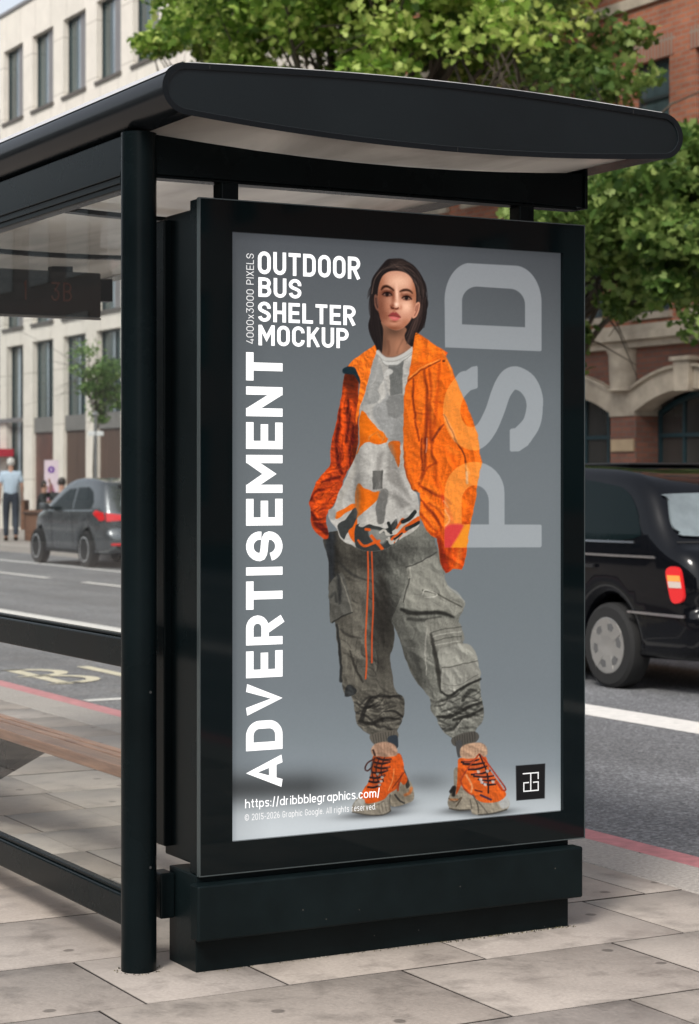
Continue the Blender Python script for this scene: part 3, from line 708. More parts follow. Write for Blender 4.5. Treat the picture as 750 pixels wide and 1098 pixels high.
# ---------------------------------------------------------------- the poster print: painted by code on a fine grid
NU, NV = 540, 820
QUAD = [(247, 250), (601, 271), (600, 868), (246, 902)]     # print corners in the units the artwork is drawn in (TL TR BR BL)
def homog(src, dst):
    A = []
    for (x, y), (u, v) in zip(src, dst):
        A.append([x, y, 1, 0, 0, 0, -u * x, -u * y, -u]); A.append([0, 0, 0, x, y, 1, -v * x, -v * y, -v])
    return np.linalg.svd(np.array(A, float))[2][-1].reshape(3, 3)
HUV = homog([(0, 0), (1, 0), (1, 1), (0, 1)], QUAD); HIV = np.linalg.inv(HUV)
def ap(H, x, y):
    w = H[2, 0] * x + H[2, 1] * y + H[2, 2]
    return (H[0, 0] * x + H[0, 1] * y + H[0, 2]) / w, (H[1, 0] * x + H[1, 1] * y + H[1, 2]) / w
uu, vv = np.meshgrid(np.linspace(0, 1, NU), np.linspace(0, 1, NV))
GX, GY = ap(HUV, uu, vv)
IMG = np.zeros((NV, NU, 3)); XX, YY = GX, GY
def lerp(a, b, t): return a + (b - a) * t
def noise(sx, sy, seed, ang=0.0):
    r = np.random.default_rng(seed); c, s = math.cos(ang), math.sin(ang)
    x = (GX * c + GY * s) / sx; y = (-GX * s + GY * c) / sy; x = x - x.min(); y = y - y.min()
    L = r.random((int(y.max()) + 3, int(x.max()) + 3)); xi = x.astype(int); yi = y.astype(int); fx = x - xi; fy = y - yi
    fx = fx * fx * (3 - 2 * fx); fy = fy * fy * (3 - 2 * fy)
    return lerp(lerp(L[yi, xi], L[yi, xi + 1], fx), lerp(L[yi + 1, xi], L[yi + 1, xi + 1], fx), fy)
def T(ox, oy, k, pts): return [(ox + x / k, oy + y / k) for x, y in pts]
def bbox(pts, m):
    xs = [p[0] for p in pts]; ys = [p[1] for p in pts]
    cs = [ap(HIV, x, y) for x in (min(xs) - m, max(xs) + m) for y in (min(ys) - m, max(ys) + m)]
    u0 = max(0, int(min(c[0] for c in cs) * (NU - 1)) - 1); u1 = min(NU, int(max(c[0] for c in cs) * (NU - 1)) + 3)
    v0 = max(0, int(min(c[1] for c in cs) * (NV - 1)) - 1); v1 = min(NV, int(max(c[1] for c in cs) * (NV - 1)) + 3)
    return slice(v0, v1), slice(u0, u1)
def pmask(P, f=0.9, smooth=True):
    """soft mask of a closed outline"""
    if smooth: P = smooth_closed(P, 5)
    sl = bbox(P, f + 1); x = XX[sl]; y = YY[sl]; ins = np.zeros(x.shape, bool); d2 = np.full(x.shape, 1e9)
    n = len(P)
    for i in range(n):
        (x1, y1), (x2, y2) = P[i], P[(i + 1) % n]
        if y1 != y2:
            ins ^= ((y1 > y) != (y2 > y)) & (x < (x2 - x1) * (y - y1) / (y2 - y1) + x1)
        ex, ey = x2 - x1, y2 - y1; L = ex * ex + ey * ey + 1e-9
        t = np.clip(((x - x1) * ex + (y - y1) * ey) / L, 0, 1); d2 = np.minimum(d2, (x - x1 - t * ex) ** 2 + (y - y1 - t * ey) ** 2)
    d = np.sqrt(d2) * np.where(ins, 1, -1)
    m = np.zeros((NV, NU)); m[sl] = np.clip(0.5 + d / f, 0, 1); return m
def smask(P, w, f=0.8, curve=True):
    """soft mask of a brush stroke; w = one width or a list"""
    P = [np.array(p, float) for p in P]; w = list(w) if hasattr(w, '__len__') else [w] * len(P)
    if curve and len(P) > 2:
        Q = []; ww = []
        for i in range(len(P) - 1):
            p0, p1, p2, p3 = P[max(i - 1, 0)], P[i], P[i + 1], P[min(i + 2, len(P) - 1)]
            for t in np.linspace(0, 1, 5, endpoint=False):
                Q.append(0.5 * (2 * p1 + (p2 - p0) * t + (2 * p0 - 5 * p1 + 4 * p2 - p3) * t * t + (3 * p1 - p0 - 3 * p2 + p3) * t ** 3)); ww.append(w[i] + (w[i + 1] - w[i]) * t)
        Q.append(P[-1]); ww.append(w[-1]); P, w = Q, ww
    sl = bbox(P, max(w) / 2 + f + 1); x = XX[sl]; y = YY[sl]; best = np.full(x.shape, -1e9)
    for (a, wa), (c, wc) in zip(zip(P, w), zip(P[1:], w[1:])):
        e = c - a; L = e.dot(e) + 1e-9; t = np.clip(((x - a[0]) * e[0] + (y - a[1]) * e[1]) / L, 0, 1)
        best = np.maximum(best, (wa + (wc - wa) * t) / 2 - np.hypot(x - a[0] - t * e[0], y - a[1] - t * e[1]))
    m = np.zeros((NV, NU)); m[sl] = np.clip(0.5 + best / f, 0, 1); return m
def put(m, c, a=1.0, clip=None):
    if clip is not None: m = m * clip
    m = (m * a)[..., None]; c = np.array(c, float) / 255 if not isinstance(c, np.ndarray) else c
    IMG[:] = IMG * (1 - m) + c * m
def poly(P, c, f=0.9, a=1.0, smooth=True, clip=None): m = pmask(P, f, smooth); put(m, c, a, clip); return m
def stroke(P, w, c, f=0.8, a=1.0, clip=None): put(smask(P, w, f), c, a, clip)
def gain(m, g): IMG[:] = IMG * (1 + (m * (g - 1))[..., None])
def soft(cx, cy, rx, ry, ang=0):
    c, s = math.cos(math.radians(ang)), math.sin(math.radians(ang)); x = GX - cx; y = GY - cy
    return np.exp(-(((x * c + y * s) / rx) ** 2 + ((-x * s + y * c) / ry) ** 2))
N1 = noise(3, 3, 1); N2 = noise(9, 9, 2); N3 = noise(1.6, 1.6, 3)

# backdrop: studio grey, lit floor
yk = [240, 320, 420, 520, 640, 740, 790, 820, 845, 875, 910]
cr = [84, 92, 103, 111, 113, 117, 125, 134, 158, 196, 212]; cg = [88, 97, 110, 118, 121, 125, 134, 143, 166, 203, 219]; cb = [93, 101, 114, 122, 125, 130, 139, 149, 170, 207, 223]
IMG[..., 0] = np.interp(GY, yk, cr) / 255; IMG[..., 1] = np.interp(GY, yk, cg) / 255; IMG[..., 2] = np.interp(GY, yk, cb) / 255
IMG *= (1 - 0.16 * np.clip((GX - 450) / 150, 0, 1) * np.clip((430 - GY) / 150, 0, 1))[..., None]
IMG *= (1 - 0.52 * np.clip((400 - GX) / 70, 0, 1) * np.exp(-((GY - (846 - (GX - 250) * .03)) / 17) ** 2))[..., None]
IMG *= (1 - 0.22 * np.exp(-((GX - 455) / 28) ** 2) * np.exp(-((GY - 838) / 10) ** 2))[..., None]
IMG *= (1 - 0.10 * np.clip((290 - GX) / 45, 0, 1))[..., None]
# foot shadows
for cx, cy, rx, ry in ((400, 873, 32, 4), (424, 862, 16, 5), (498, 868, 24, 4), (525, 871, 24, 3.5)): gain(soft(cx, cy, rx, ry, -5), 0.38)

def crumple(scale, seed, ang=0.0, st=1.0, d=2):
    """lit relief of creased cloth: several octaves of ridged noise, shaded from the upper right"""
    h = np.zeros_like(GX); a = 1.0
    for k in range(4):
        n = noise(scale * st / 1.9 ** k, scale / 1.9 ** k, seed + k, ang + .5 * k); h += a * (1 - np.abs(2 * n - 1)); a *= .55
    e = h - np.roll(np.roll(h, d, 0), -d, 1); e = e / (np.std(e) + 1e-6)
    return np.clip(e, -2.2, 2.2)
def cloth(mask, scale, seed, amt, ang=0.0, st=1.0): IMG[:] = np.clip(IMG * (1 + (mask * amt * crumple(scale, seed, ang, st))[..., None]), 0, 1)
# ---- trousers
XX = GX + 1.6 * (noise(13, 13, 61) - .5) + 1.1 * (noise(5, 5, 62) - .5); YY = GY + 1.6 * (noise(13, 13, 63) - .5) + 1.1 * (noise(5, 5, 64) - .5)
Z6 = (340, 590, 5.23); Z7 = (420, 590, 5.227); Z4 = (325, 470, 7.5); Z5 = (415, 470, 6.818); Z2 = (325, 355, 7.5); Z3 = (415, 355, 6.818); Z1 = (385, 270, 9.375)
legL = [(353, 570), (352, 600), (352, 630), (353, 651), (354, 666), (359, 668), (360, 686), (363, 712), (366, 731), (369, 744), (376, 747), (379, 762), (383, 779), (397, 790), (400, 796), (422, 792), (425, 783), (430, 772), (433, 762), (432.7, 749), (424, 743), (421, 730), (418, 705), (421, 693), (422, 674), (421, 660), (440, 610), (440, 575)]
legR = [(395, 575), (398, 620), (408, 645), (420.5, 668), (431.5, 697), (441, 724), (455, 742), (460, 749), (461, 762), (467, 771), (471, 780), (485, 793), (487, 799), (510, 794), (509, 784), (517.6, 768), (514.7, 743), (513.7, 724), (510, 705), (497, 690), (491, 667), (496.5, 651), (495, 642), (483, 633), (477, 626), (475.5, 615), (468, 590), (455, 565)]
mL = pmask(legL); mR = pmask(legR)
put(mL, (84, 81, 73)); put(mR, (113, 113, 105))
gain(mL * soft(356, 600, 8, 60), 0.45); gain(mL * soft(412, 660, 16, 45), 0.45); gain(mL * soft(395, 600, 40, 14), 0.6)
gain(mL * soft(388, 655, 12, 60), 1.22); gain(mL * soft(372, 700, 12, 30), 1.15)
gain(mR * soft(412, 640, 9, 60, -22), 0.62); gain(mR * soft(448, 715, 7, 40, -18), 0.62); gain(mR * soft(447, 605, 22, 22), 1.12); gain(mR * soft(430, 590, 60, 12), 0.75)
gain(mR * soft(478, 645, 24, 10), 1.18); gain(mR * soft(488, 720, 20, 22), 1.15)
mP = np.maximum(mL, mR)
IMG *= (1 + mP * 0.16 * (N2 - 0.5) + mP * 0.10 * (N3 - .5))[..., None]
def folds(clip, n, box, ang, da, ln, w, dark, light, seed, a=0.45):
    r = random.Random(seed)
    for _ in range(n):
        x = r.uniform(box[0], box[2]); y = r.uniform(box[1], box[3]); t = math.radians(ang + r.uniform(-da, da)); L = r.uniform(*ln); bend = r.uniform(-.25, .25) * L
        dx, dy = math.cos(t), math.sin(t); mid = (x + dx * L / 2 - dy * bend, y + dy * L / 2 + dx * bend); ww = r.uniform(*w)
        P = [(x, y), mid, (x + dx * L, y + dy * L)]
        stroke(P, [ww * .3, ww, ww * .2], dark, f=1.4, a=a * r.uniform(.5, 1), clip=clip)
        stroke([(p[0] - dy * ww * .9, p[1] + dx * ww * .9) for p in P], [ww * .2, ww * .7, ww * .2], light, f=1.4, a=a * .7 * r.uniform(.4, 1), clip=clip)
folds(mL, 26, (355, 610, 420, 735), 65, 45, (10, 28), (1, 2.6), (38, 36, 33), (124, 120, 108), 11)
folds(mR, 22, (405, 600, 500, 735), 45, 55, (9, 24), (1, 2.4), (60, 60, 55), (158, 157, 147), 12, .35)
folds(mL, 24, (378, 742, 428, 786), 5, 35, (12, 34), (1.5, 3.8), (30, 29, 27), (136, 131, 118), 13, .7)
folds(mR, 26, (458, 742, 512, 786), -15, 28, (14, 36), (1.5, 3.8), (40, 40, 37), (160, 158, 148), 14, .65)
# darker fly / crotch fold
stroke([(388, 600), (402, 640), (418, 668), (432, 700), (452, 738)], [3, 5, 5, 4, 3], (50, 49, 44), f=4, a=.7, clip=mR)
stroke([(408, 618), (410, 650), (405, 680), (416, 690)], [8, 16, 14, 4], (45, 43, 39), f=6, a=.75, clip=mL)
stroke([(353, 588), (362, 602), (380, 618), (400, 624)], [2, 3, 3, 2], (40, 40, 38), f=2.5, a=.7, clip=mL)
stroke([(354, 575), (353, 600), (357, 625)], [10, 9, 5], (40, 44, 48), f=4, a=.8, clip=mL)
# left cargo pocket
poly(T(*Z6, [(62, 205), (120, 130), (150, 150), (195, 340), (150, 365), (85, 405), (70, 395), (72, 320)]), (84, 83, 77), clip=None)
stroke(T(*Z6, [(120, 130), (160, 230), (195, 345)]), 1.4, (130, 126, 115), a=.7); stroke(T(*Z6, [(115, 130), (122, 220), (120, 300)]), [3, 5, 2], (42, 43, 42), f=2.5, a=.9)
stroke(T(*Z6, [(75, 260), (95, 240), (105, 290)]), 2.5, (48, 49, 47), f=2, a=.8); stroke(T(*Z6, [(85, 405), (150, 368), (196, 348)]), 1.6, (40, 40, 37), a=.9)
stroke(T(*Z6, [(110, 420), (118, 540), (125, 640), (132, 735)]), [2, 3, 2.6, 3], (38, 39, 38), f=1, a=.95); stroke(T(*Z6, [(150, 430), (160, 560), (155, 700)]), 1.5, (120, 117, 106), f=1.5, a=.5)
stroke(T(*Z6, [(180, 570), (205, 650), (250, 740)]), [2, 3.4, 2], (44, 42, 38), f=1.5, a=.85); stroke(T(*Z6, [(130, 440), (170, 480), (240, 490)]), [2, 3, 1.5], (48, 46, 42), f=2, a=.8)
poly(T(*Z6, [(150, 815), (170, 755), (215, 780), (200, 812)]), (46, 48, 48))
stroke(T(*Z6, [(240, 960), (262, 890), (300, 830), (380, 820), (470, 820)]), [5, 4, 2.5, 2, 1.5], (32, 31, 29), f=1.6, a=.9, clip=mL)
stroke(T(*Z6, [(370, 905), (430, 900), (480, 940)]), [1.5, 3, 2], (30, 29, 27), f=1.3, a=.9, clip=mL); stroke(T(*Z6, [(230, 960), (300, 975), (380, 940), (460, 950)]), [3, 4, 3, 2], (34, 33, 30), f=1.6, a=.9, clip=mL)
# right thigh pocket with flap
poly(T(*Z7, [(78, 95), (150, 70), (240, 30), (285, 120), (310, 195), (400, 280), (400, 320), (340, 370), (290, 350), (130, 335), (60, 300), (70, 260), (95, 190), (90, 150)]), (137, 136, 126), f=1.6)
folds(pmask(T(*Z7, [(78, 95), (240, 30), (310, 195), (400, 300), (340, 370), (60, 300)])), 14, (437, 605, 490, 652), 25, 60, (8, 18), (1, 2), (96, 95, 88), (165, 164, 153), 15, .4)
stroke(T(*Z7, [(75, 95), (150, 70), (245, 15)]), 1.5, (62, 61, 57), a=.9); stroke(T(*Z7, [(82, 95), (88, 150), (105, 150), (100, 100)]), 1, (165, 163, 152), a=.6); stroke(T(*Z7, [(95, 160), (75, 230), (62, 290)]), 1.5, (70, 69, 64), a=.9)
stroke(T(*Z7, [(170, 225), (240, 240), (390, 315)]), [2, 2, 1.3], (78, 77, 70), a=.9); stroke(T(*Z7, [(165, 245), (185, 222), (250, 245), (240, 262), (175, 258)]), 1.2, (185, 183, 172), a=.75)
stroke(T(*Z7, [(310, 200), (360, 235), (400, 285)]), 2, (170, 168, 157), f=1.5, a=.7)
stroke(T(*Z7, [(50, 335), (120, 355), (220, 350), (300, 355), (340, 372)]), [4, 5, 4, 4, 2], (36, 36, 33), f=2.2, a=.95); stroke(T(*Z7, [(90, 385), (180, 395), (270, 375)]), [3, 4, 2], (52, 52, 48), f=2.2, a=.8)
# lower pocket
poly(T(*Z7, [(185, 400), (260, 380), (350, 385), (385, 430), (395, 520), (270, 560), (230, 560), (190, 480)]), (124, 123, 114), f=1.6)
for k in range(4): stroke(T(*Z7, [(215, 460 + 26 * k), (300, 440 + 26 * k), (385, 428 + 27 * k)]), 1.1, (70, 69, 64) if k % 2 == 0 else (168, 166, 156), a=.75)
stroke(T(*Z7, [(190, 440), (185, 560), (190, 700)]), [1.5, 2, 1], (165, 163, 153), a=.7); stroke(T(*Z7, [(215, 470), (245, 620), (275, 790)]), [3, 5, 4], (48, 47, 43), f=2, a=.9)
poly(T(*Z7, [(260, 565), (400, 525), (460, 560), (480, 640), (492, 705), (400, 760), (300, 815), (272, 780), (275, 660)]), (141, 140, 131), f=1.2)
poly(T(*Z7, [(258, 560), (400, 522), (455, 560), (472, 620), (350, 650), (280, 655)]), (150, 149, 139), f=1.4, a=.9)
stroke(T(*Z7, [(278, 655), (360, 645), (475, 620)]), 1.3, (84, 83, 77), a=.8); stroke(T(*Z7, [(275, 790), (320, 812), (420, 755), (495, 715)]), [2, 3, 3, 2], (36, 36, 33), f=1.5, a=.95)
stroke(T(*Z7, [(285, 745), (370, 755), (480, 690)]), 1, (95, 94, 87), a=.6)
stroke(T(*Z7, [(250, 935), (330, 925), (420, 880), (500, 850)]), [3, 4.5, 4, 2], (34, 34, 31), f=1.8, a=.9, clip=mR); stroke(T(*Z7, [(390, 840), (430, 790), (470, 780)]), [3, 5, 2], (40, 40, 37), f=2, a=.8, clip=mR); stroke(T(*Z7, [(340, 950), (430, 925), (505, 890)]), [3, 4, 2], (36, 36, 33), f=1.6, a=.9, clip=mR)
cloth(mL, 15, 71, .085, .9, 1.6); cloth(mR, 15, 75, .075, .6, 1.6); cloth(np.maximum(mL, mR) * (GY > 738), 9, 79, .10, -.1, 1.8)
# cuffs, ankles
poly([(396, 788), (424, 783), (422, 795), (400, 797)], (94, 89, 80)); poly([(484, 790), (509, 784), (510, 795), (487, 800)], (80, 77, 71))
for k in range(9): stroke([(398 + 2.9 * k, 788 - k * .5), (400 + 2.6 * k, 796 - k * .5)], .7, (48, 46, 42), a=.8); stroke([(486 + 2.8 * k, 790 - k * .7), (488 + 2.5 * k, 799 - k * .6)], .7, (42, 41, 38), a=.8)
poly([(414, 792), (424, 788), (425, 801), (417, 803)], (44, 52, 60)); poly([(488, 796), (494, 793), (496, 806), (491, 812)], (70, 70, 70))
# drawstrings
WX, WY = XX, YY; XX, YY = GX, GY
stroke(T(*Z6, [(281, 5), (283, 150), (276, 330), (268, 500), (274, 620), (268, 720)]), 1.7, (196, 82, 38)); stroke(T(*Z6, [(303, 5), (308, 160), (311, 320), (304, 480), (303, 630)]), 1.6, (188, 76, 36))

# ---- shoes (drawn straight)
def shoe_left():
    z = (365, 785, 8.333)
    poly(T(*z, [(430, 540), (500, 470), (600, 430), (640, 500), (648, 590), (600, 630), (450, 662)]), (148, 138, 120)); stroke(T(*z, [(570, 560), (610, 540), (625, 500)]), 3, (206, 110, 50), f=2, a=.8)
    stroke(T(*z, [(480, 560), (520, 610), (560, 632)]), 2, (50, 50, 48), a=.9); poly(T(*z, [(560, 330), (600, 430), (610, 480), (580, 500), (570, 420)]), (58, 55, 50))
    poly(T(*z, [(90, 690), (120, 620), (180, 570), (260, 620), (380, 590), (440, 530), (500, 450), (560, 430), (500, 520), (450, 560), (435, 640), (440, 700), (380, 732), (260, 738), (120, 720)]), (158, 149, 133))
    poly(T(*z, [(110, 650), (150, 600), (205, 580), (215, 640), (160, 680)]), (176, 174, 166), f=2)
    poly(T(*z, [(290, 205), (400, 215), (490, 190), (530, 200), (556, 280), (562, 350), (592, 420), (560, 470), (520, 440), (500, 500), (430, 545), (370, 605), (230, 640), (205, 600), (170, 575), (205, 500), (240, 450), (275, 330)]), (213, 88, 26))
    g = pmask(T(*z, [(290, 205), (490, 190), (562, 350), (592, 420), (430, 545), (370, 605), (230, 640), (170, 575), (240, 450)])); gain(g * soft(402, 815, 5, 14, 20), .7); gain(g * soft(392, 850, 16, 8), 1.12)
    poly(T(*z, [(268, 150), (300, 108), (360, 88), (430, 92), (490, 130), (495, 205), (400, 222), (300, 215), (272, 190)]), (176, 140, 116), f=1.4)
    for k in range(7): stroke(T(*z, [(300 + 28 * k, 110), (302 + 28 * k, 200)]), .8, (140, 104, 84), f=1.5, a=.45)
    stroke(T(*z, [(285, 160), (300, 205)]), 2.2, (52, 36, 32), a=.9)
    for (a, c) in (((240, 490), (345, 470)), ((250, 440), (365, 430)), ((260, 405), (385, 385)), ((280, 360), (410, 340)), ((300, 310), (430, 310)), ((300, 270), (430, 265)), ((320, 230), (440, 240))):
        stroke(T(*z, [a, ((a[0] + c[0]) / 2, (a[1] + c[1]) / 2 + 14), c]), 2.3, (38, 24, 26)); stroke(T(*z, [(a[0] + 10, a[1] - 12), c]), 1.1, (198, 92, 60), a=.85)
    for x in (300, 340, 385): stroke(T(*z, [(x, 230), (x - 30, 330), (x - 10, 440)]), 1.5, (50, 26, 28), a=.8)
    for x, y in ((325, 375), (365, 405), (340, 470), (355, 440)): poly(T(*z, [(x - 12, y - 10), (x + 12, y - 8), (x + 8, y + 10), (x - 10, y + 8)]), (196, 190, 184), a=.85)
    stroke(T(*z, [(285, 245), (235, 275), (212, 325), (235, 345), (275, 310)]), 1.5, (66, 34, 30)); stroke(T(*z, [(545, 365), (510, 470), (505, 520)]), 2, (168, 62, 26)); stroke(T(*z, [(470, 330), (460, 420), (420, 520)]), 1.3, (240, 150, 90), a=.7); stroke(T(*z, [(560, 360), (500, 440), (455, 500)]), 1.2, (120, 45, 20), a=.8)
    stroke(T(*z, [(215, 640), (300, 655), (380, 615)]), 1.2, (110, 102, 90), a=.8); stroke(T(*z, [(435, 560), (430, 640), (438, 700)]), 1.4, (90, 84, 74), a=.8)
    for k in range(4): stroke(T(*z, [(330 + 28 * k, 640 - 8 * k), (345 + 28 * k, 720 - 10 * k)]), 1.3, (112, 105, 93), a=.7)
    stroke(T(*z, [(100, 715), (260, 742), (380, 735), (440, 702)]), 1.4, (80, 76, 70), a=.8)
def shoe_right():
    z = (470, 785, 8.333)
    poly(T(*z, [(75, 640), (80, 590), (110, 520), (130, 480), (130, 340), (170, 320), (210, 470), (280, 560), (330, 600), (430, 625), (540, 600), (600, 590), (628, 640), (600, 690), (520, 715), (400, 735), (300, 728), (275, 690), (180, 690), (100, 680)]), (154, 145, 128))
    poly(T(*z, [(525, 600), (560, 565), (605, 580), (628, 650), (560, 680)]), (178, 178, 174), f=2)
    poly(T(*z, [(175, 235), (250, 225), (400, 215), (425, 240), (450, 330), (500, 400), (570, 500), (595, 560), (530, 615), (420, 628), (340, 605), (290, 550), (220, 510), (190, 440), (150, 550), (160, 430), (165, 300)]), (219, 95, 30))
    poly(T(*z, [(150, 555), (165, 460), (195, 330), (230, 340), (200, 440), (190, 480)]), (202, 84, 28))
    poly(T(*z, [(190, 210), (188, 150), (220, 115), (290, 95), (370, 92), (420, 130), (425, 200), (350, 225), (240, 235)]), (190, 154, 126), f=1.4)
    for k in range(8): stroke(T(*z, [(215 + 27 * k, 115), (218 + 25 * k, 210)]), .8, (150, 114, 90), f=1.5, a=.45)
    for (a, c) in (((200, 265), (350, 240)), ((215, 280), (400, 270)), ((260, 330), (420, 300)), ((290, 375), (450, 340)), ((310, 390), (480, 385)), ((350, 420), (495, 420)), ((380, 450), (500, 460))):
        stroke(T(*z, [a, ((a[0] + c[0]) / 2, (a[1] + c[1]) / 2 + 12), c]), 2.2, (40, 26, 30)); stroke(T(*z, [(a[0] + 10, a[1] - 12), (c[0], c[1] - 6)]), 1.1, (205, 92, 62), a=.85)
    stroke(T(*z, [(355, 195), (270, 300), (205, 400), (195, 450), (240, 520), (320, 575)]), 1.6, (170, 66, 34)); stroke(T(*z, [(360, 195), (420, 260), (500, 370), (580, 480), (590, 515), (560, 510), (510, 440)]), 1.6, (166, 56, 34)); stroke(T(*z, [(360, 200), (420, 340), (435, 430), (438, 540)]), 1.7, (46, 24, 26))
    for x, y in ((350, 350), (370, 420), (410, 465), (380, 445), (480, 440), (430, 345)): poly(T(*z, [(x - 14, y - 12), (x + 12, y - 8), (x + 10, y + 12), (x - 10, y + 10)]), (205, 200, 196), a=.85)
    stroke(T(*z, [(240, 380), (290, 470), (285, 530)]), 2, (238, 170, 120), f=1.4, a=.8); stroke(T(*z, [(370, 560), (460, 600)]), 2.3, (60, 40, 60)); stroke(T(*z, [(320, 515), (380, 530)]), 1.8, (90, 40, 30)); stroke(T(*z, [(105, 530), (135, 490), (125, 560)]), 3.5, (40, 36, 34), f=1.4)
    stroke(T(*z, [(85, 590), (140, 620), (200, 580), (150, 660)]), 1.5, (88, 76, 62), a=.85); stroke(T(*z, [(100, 600), (160, 600)]), 2, (190, 104, 52), f=2, a=.7)
    stroke(T(*z, [(300, 560), (340, 640), (350, 715)]), 1.5, (84, 78, 68), a=.85); stroke(T(*z, [(340, 610), (400, 680), (430, 725)]), 1.5, (96, 90, 80), a=.8); stroke(T(*z, [(275, 600), (290, 680)]), 1.4, (96, 90, 80), a=.8)
    stroke(T(*z, [(350, 735), (480, 722), (600, 688)]), 1.6, (62, 60, 56), a=.8); stroke(T(*z, [(90, 680), (180, 695), (275, 688)]), 1.5, (70, 64, 56), a=.8)
_before = IMG.copy(); shoe_left(); shoe_right()
mK = np.clip(np.abs(IMG - _before).sum(2) * 6, 0, 1) * (GY > 795) * (GX < 550)
cloth(mK, 9, 111, .06, .5, 1.3); cloth(mK, 3, 115, .025)
gain(mK * np.clip((GY - 846) / 40, 0, 1) * (GX < 418), .85); gain(mK * soft(428, 850, 10, 14), .78); gain(mK * soft(485, 845, 9, 26), .8); gain(mK * soft(404, 828, 7, 22, 15), .8); gain(mK, .95)

XX, YY = WX, WY
# ---- jacket back parts, sleeve left
slL = [(372, 393), (382, 400), (384, 420), (384, 450), (382, 487), (370, 510), (364, 527), (357, 541), (350, 550), (350, 562), (352, 577), (345, 577), (337, 570), (333, 559), (333.6, 550), (331.7, 539), (335, 527), (338, 517), (345, 509), (353, 499), (353.5, 483), (356, 470), (360, 454), (364, 437), (368, 412)]
mS = pmask(slL); put(mS, (178, 60, 20))
gain(mS * soft(376, 405, 14, 22), .42); gain(mS * soft(380, 480, 6, 34), .5)
for P, w in ((T(*Z2, [(335, 480), (325, 600), (310, 720), (310, 890)]), [3, 6, 7, 5]), (T(*Z2, [(390, 560), (395, 640), (415, 720)]), [2, 4, 2]), (T(*Z4, [(320, 0), (335, 120), (320, 230)]), [5, 5, 2]),
             (T(*Z4, [(260, 230), (170, 300), (110, 370), (90, 460)]), [4, 8, 7, 4]), (T(*Z4, [(250, 370), (170, 450), (110, 560), (100, 680)]), [4, 8, 7, 4]), (T(*Z4, [(270, 450), (230, 490), (200, 560)]), [5, 6, 3])):
    stroke(P, w, (222, 80, 18), f=4, a=.85, clip=mS)
for P, w in ((T(*Z2, [(300, 640), (280, 780), (270, 890)]), [2, 4, 4]), (T(*Z2, [(360, 560), (365, 720), (350, 890)]), [2, 3, 3]), (T(*Z4, [(260, 60), (275, 160), (310, 290)]), [3, 4, 3]), (T(*Z4, [(290, 320), (210, 330), (140, 350)]), [3, 3, 1.5]), (T(*Z4, [(160, 410), (100, 430), (60, 500)]), [2, 3, 2]),
             (T(*Z4, [(70, 600), (110, 680), (190, 760)]), [3, 7, 6]), (T(*Z4, [(300, 500), (285, 470), (310, 460)]), [3, 3, 2]), (T(*Z2, [(405, 760), (395, 850), (400, 900)]), [2, 4, 4]), (T(*Z4, [(400, 0), (380, 90), (375, 220)]), [3, 3, 2])):
    stroke(P, w, (70, 14, 12), f=2.4, a=.8, clip=mS)
folds(mS, 30, (333, 500, 372, 572), -35, 40, (6, 16), (.8, 2), (90, 20, 12), (238, 96, 34), 21, .6)
folds(mS, 16, (355, 420, 380, 500), 85, 14, (12, 26), (.8, 1.8), (70, 14, 12), (225, 84, 24), 22, .5)
cloth(mS, 10, 83, .11, -.6, 1.8)
# ---- sweater
sw = [(406, 377), (411, 384), (417, 387), (428, 384), (441, 371), (446, 372), (443, 392), (437, 406), (434, 417), (432, 440), (432, 470), (432.6, 499), (436, 513), (441, 524), (447, 532), (449, 548), (448, 564), (434, 575), (422, 583), (412, 589.5), (400, 591.5), (390, 590), (378, 586), (366, 579), (360, 567), (353, 556), (351, 547), (357, 543), (363, 528), (370, 514), (382, 487), (385, 475), (385, 445), (389, 420), (395, 395), (401, 380)]
mW = pmask(sw); put(mW, (184, 181, 174))
IMG *= (1 + mW * 0.16 * (noise(16, 12, 5) - .5) + mW * .06 * (N3 - .5))[..., None]
def wp(z, P, c, **k): return poly(T(*z, P), c, clip=mW, **k)
wp(Z2, [(610, 170), (560, 240), (520, 400), (480, 560), (470, 600), (560, 590), (600, 560), (615, 520), (590, 480), (610, 440), (640, 390), (630, 300), (600, 240)], (146, 146, 142), f=1.6)
wp(Z2, [(650, 400), (690, 520), (750, 530), (750, 900), (690, 890), (650, 820), (560, 690), (570, 600), (640, 560), (665, 500)], (152, 152, 149), f=3)
wp(Z3, [(10, 240), (120, 205), (108, 460), (20, 475)], (100, 101, 98), smooth=False, f=1)
for k in range(14): stroke(T(*Z3, [(12 + 8 * k, 238 - 2.4 * k), (22 + 6.5 * k, 474)]), .5, (128, 129, 126), a=.5, clip=mW)
wp(Z3, [(0, 495), (60, 470), (125, 480), (120, 600), (70, 645), (10, 610)], (122, 122, 119), f=2)
wp(Z3, [(60, 660), (130, 620), (120, 810), (40, 818)], (140, 140, 137), f=3)
wp(Z2, [(690, 300), (720, 320), (700, 350), (640, 370), (660, 330)], (196, 194, 188), f=1.5)
wp(Z2, [(470, 640), (530, 710), (600, 780), (650, 830), (668, 900), (500, 900), (440, 900), (430, 760)], (232, 112, 16), f=.9)
wp(Z4, [(380, 0), (660, 0), (662, 35), (590, 52), (510, 35), (460, 75), (430, 130), (420, 60)], (226, 106, 14), f=.9)
wp(Z5, [(5, 45), (80, 18), (95, 60), (85, 210), (55, 160)], (206, 96, 22), f=.9)
wp(Z4, [(430, 380), (490, 402), (560, 430), (618, 430), (615, 475), (540, 545), (460, 610), (430, 640), (405, 700)], (230, 108, 16), f=.9)
wp(Z4, [(250, 600), (330, 560), (415, 525), (415, 565), (340, 600), (265, 650)], (222, 104, 24))
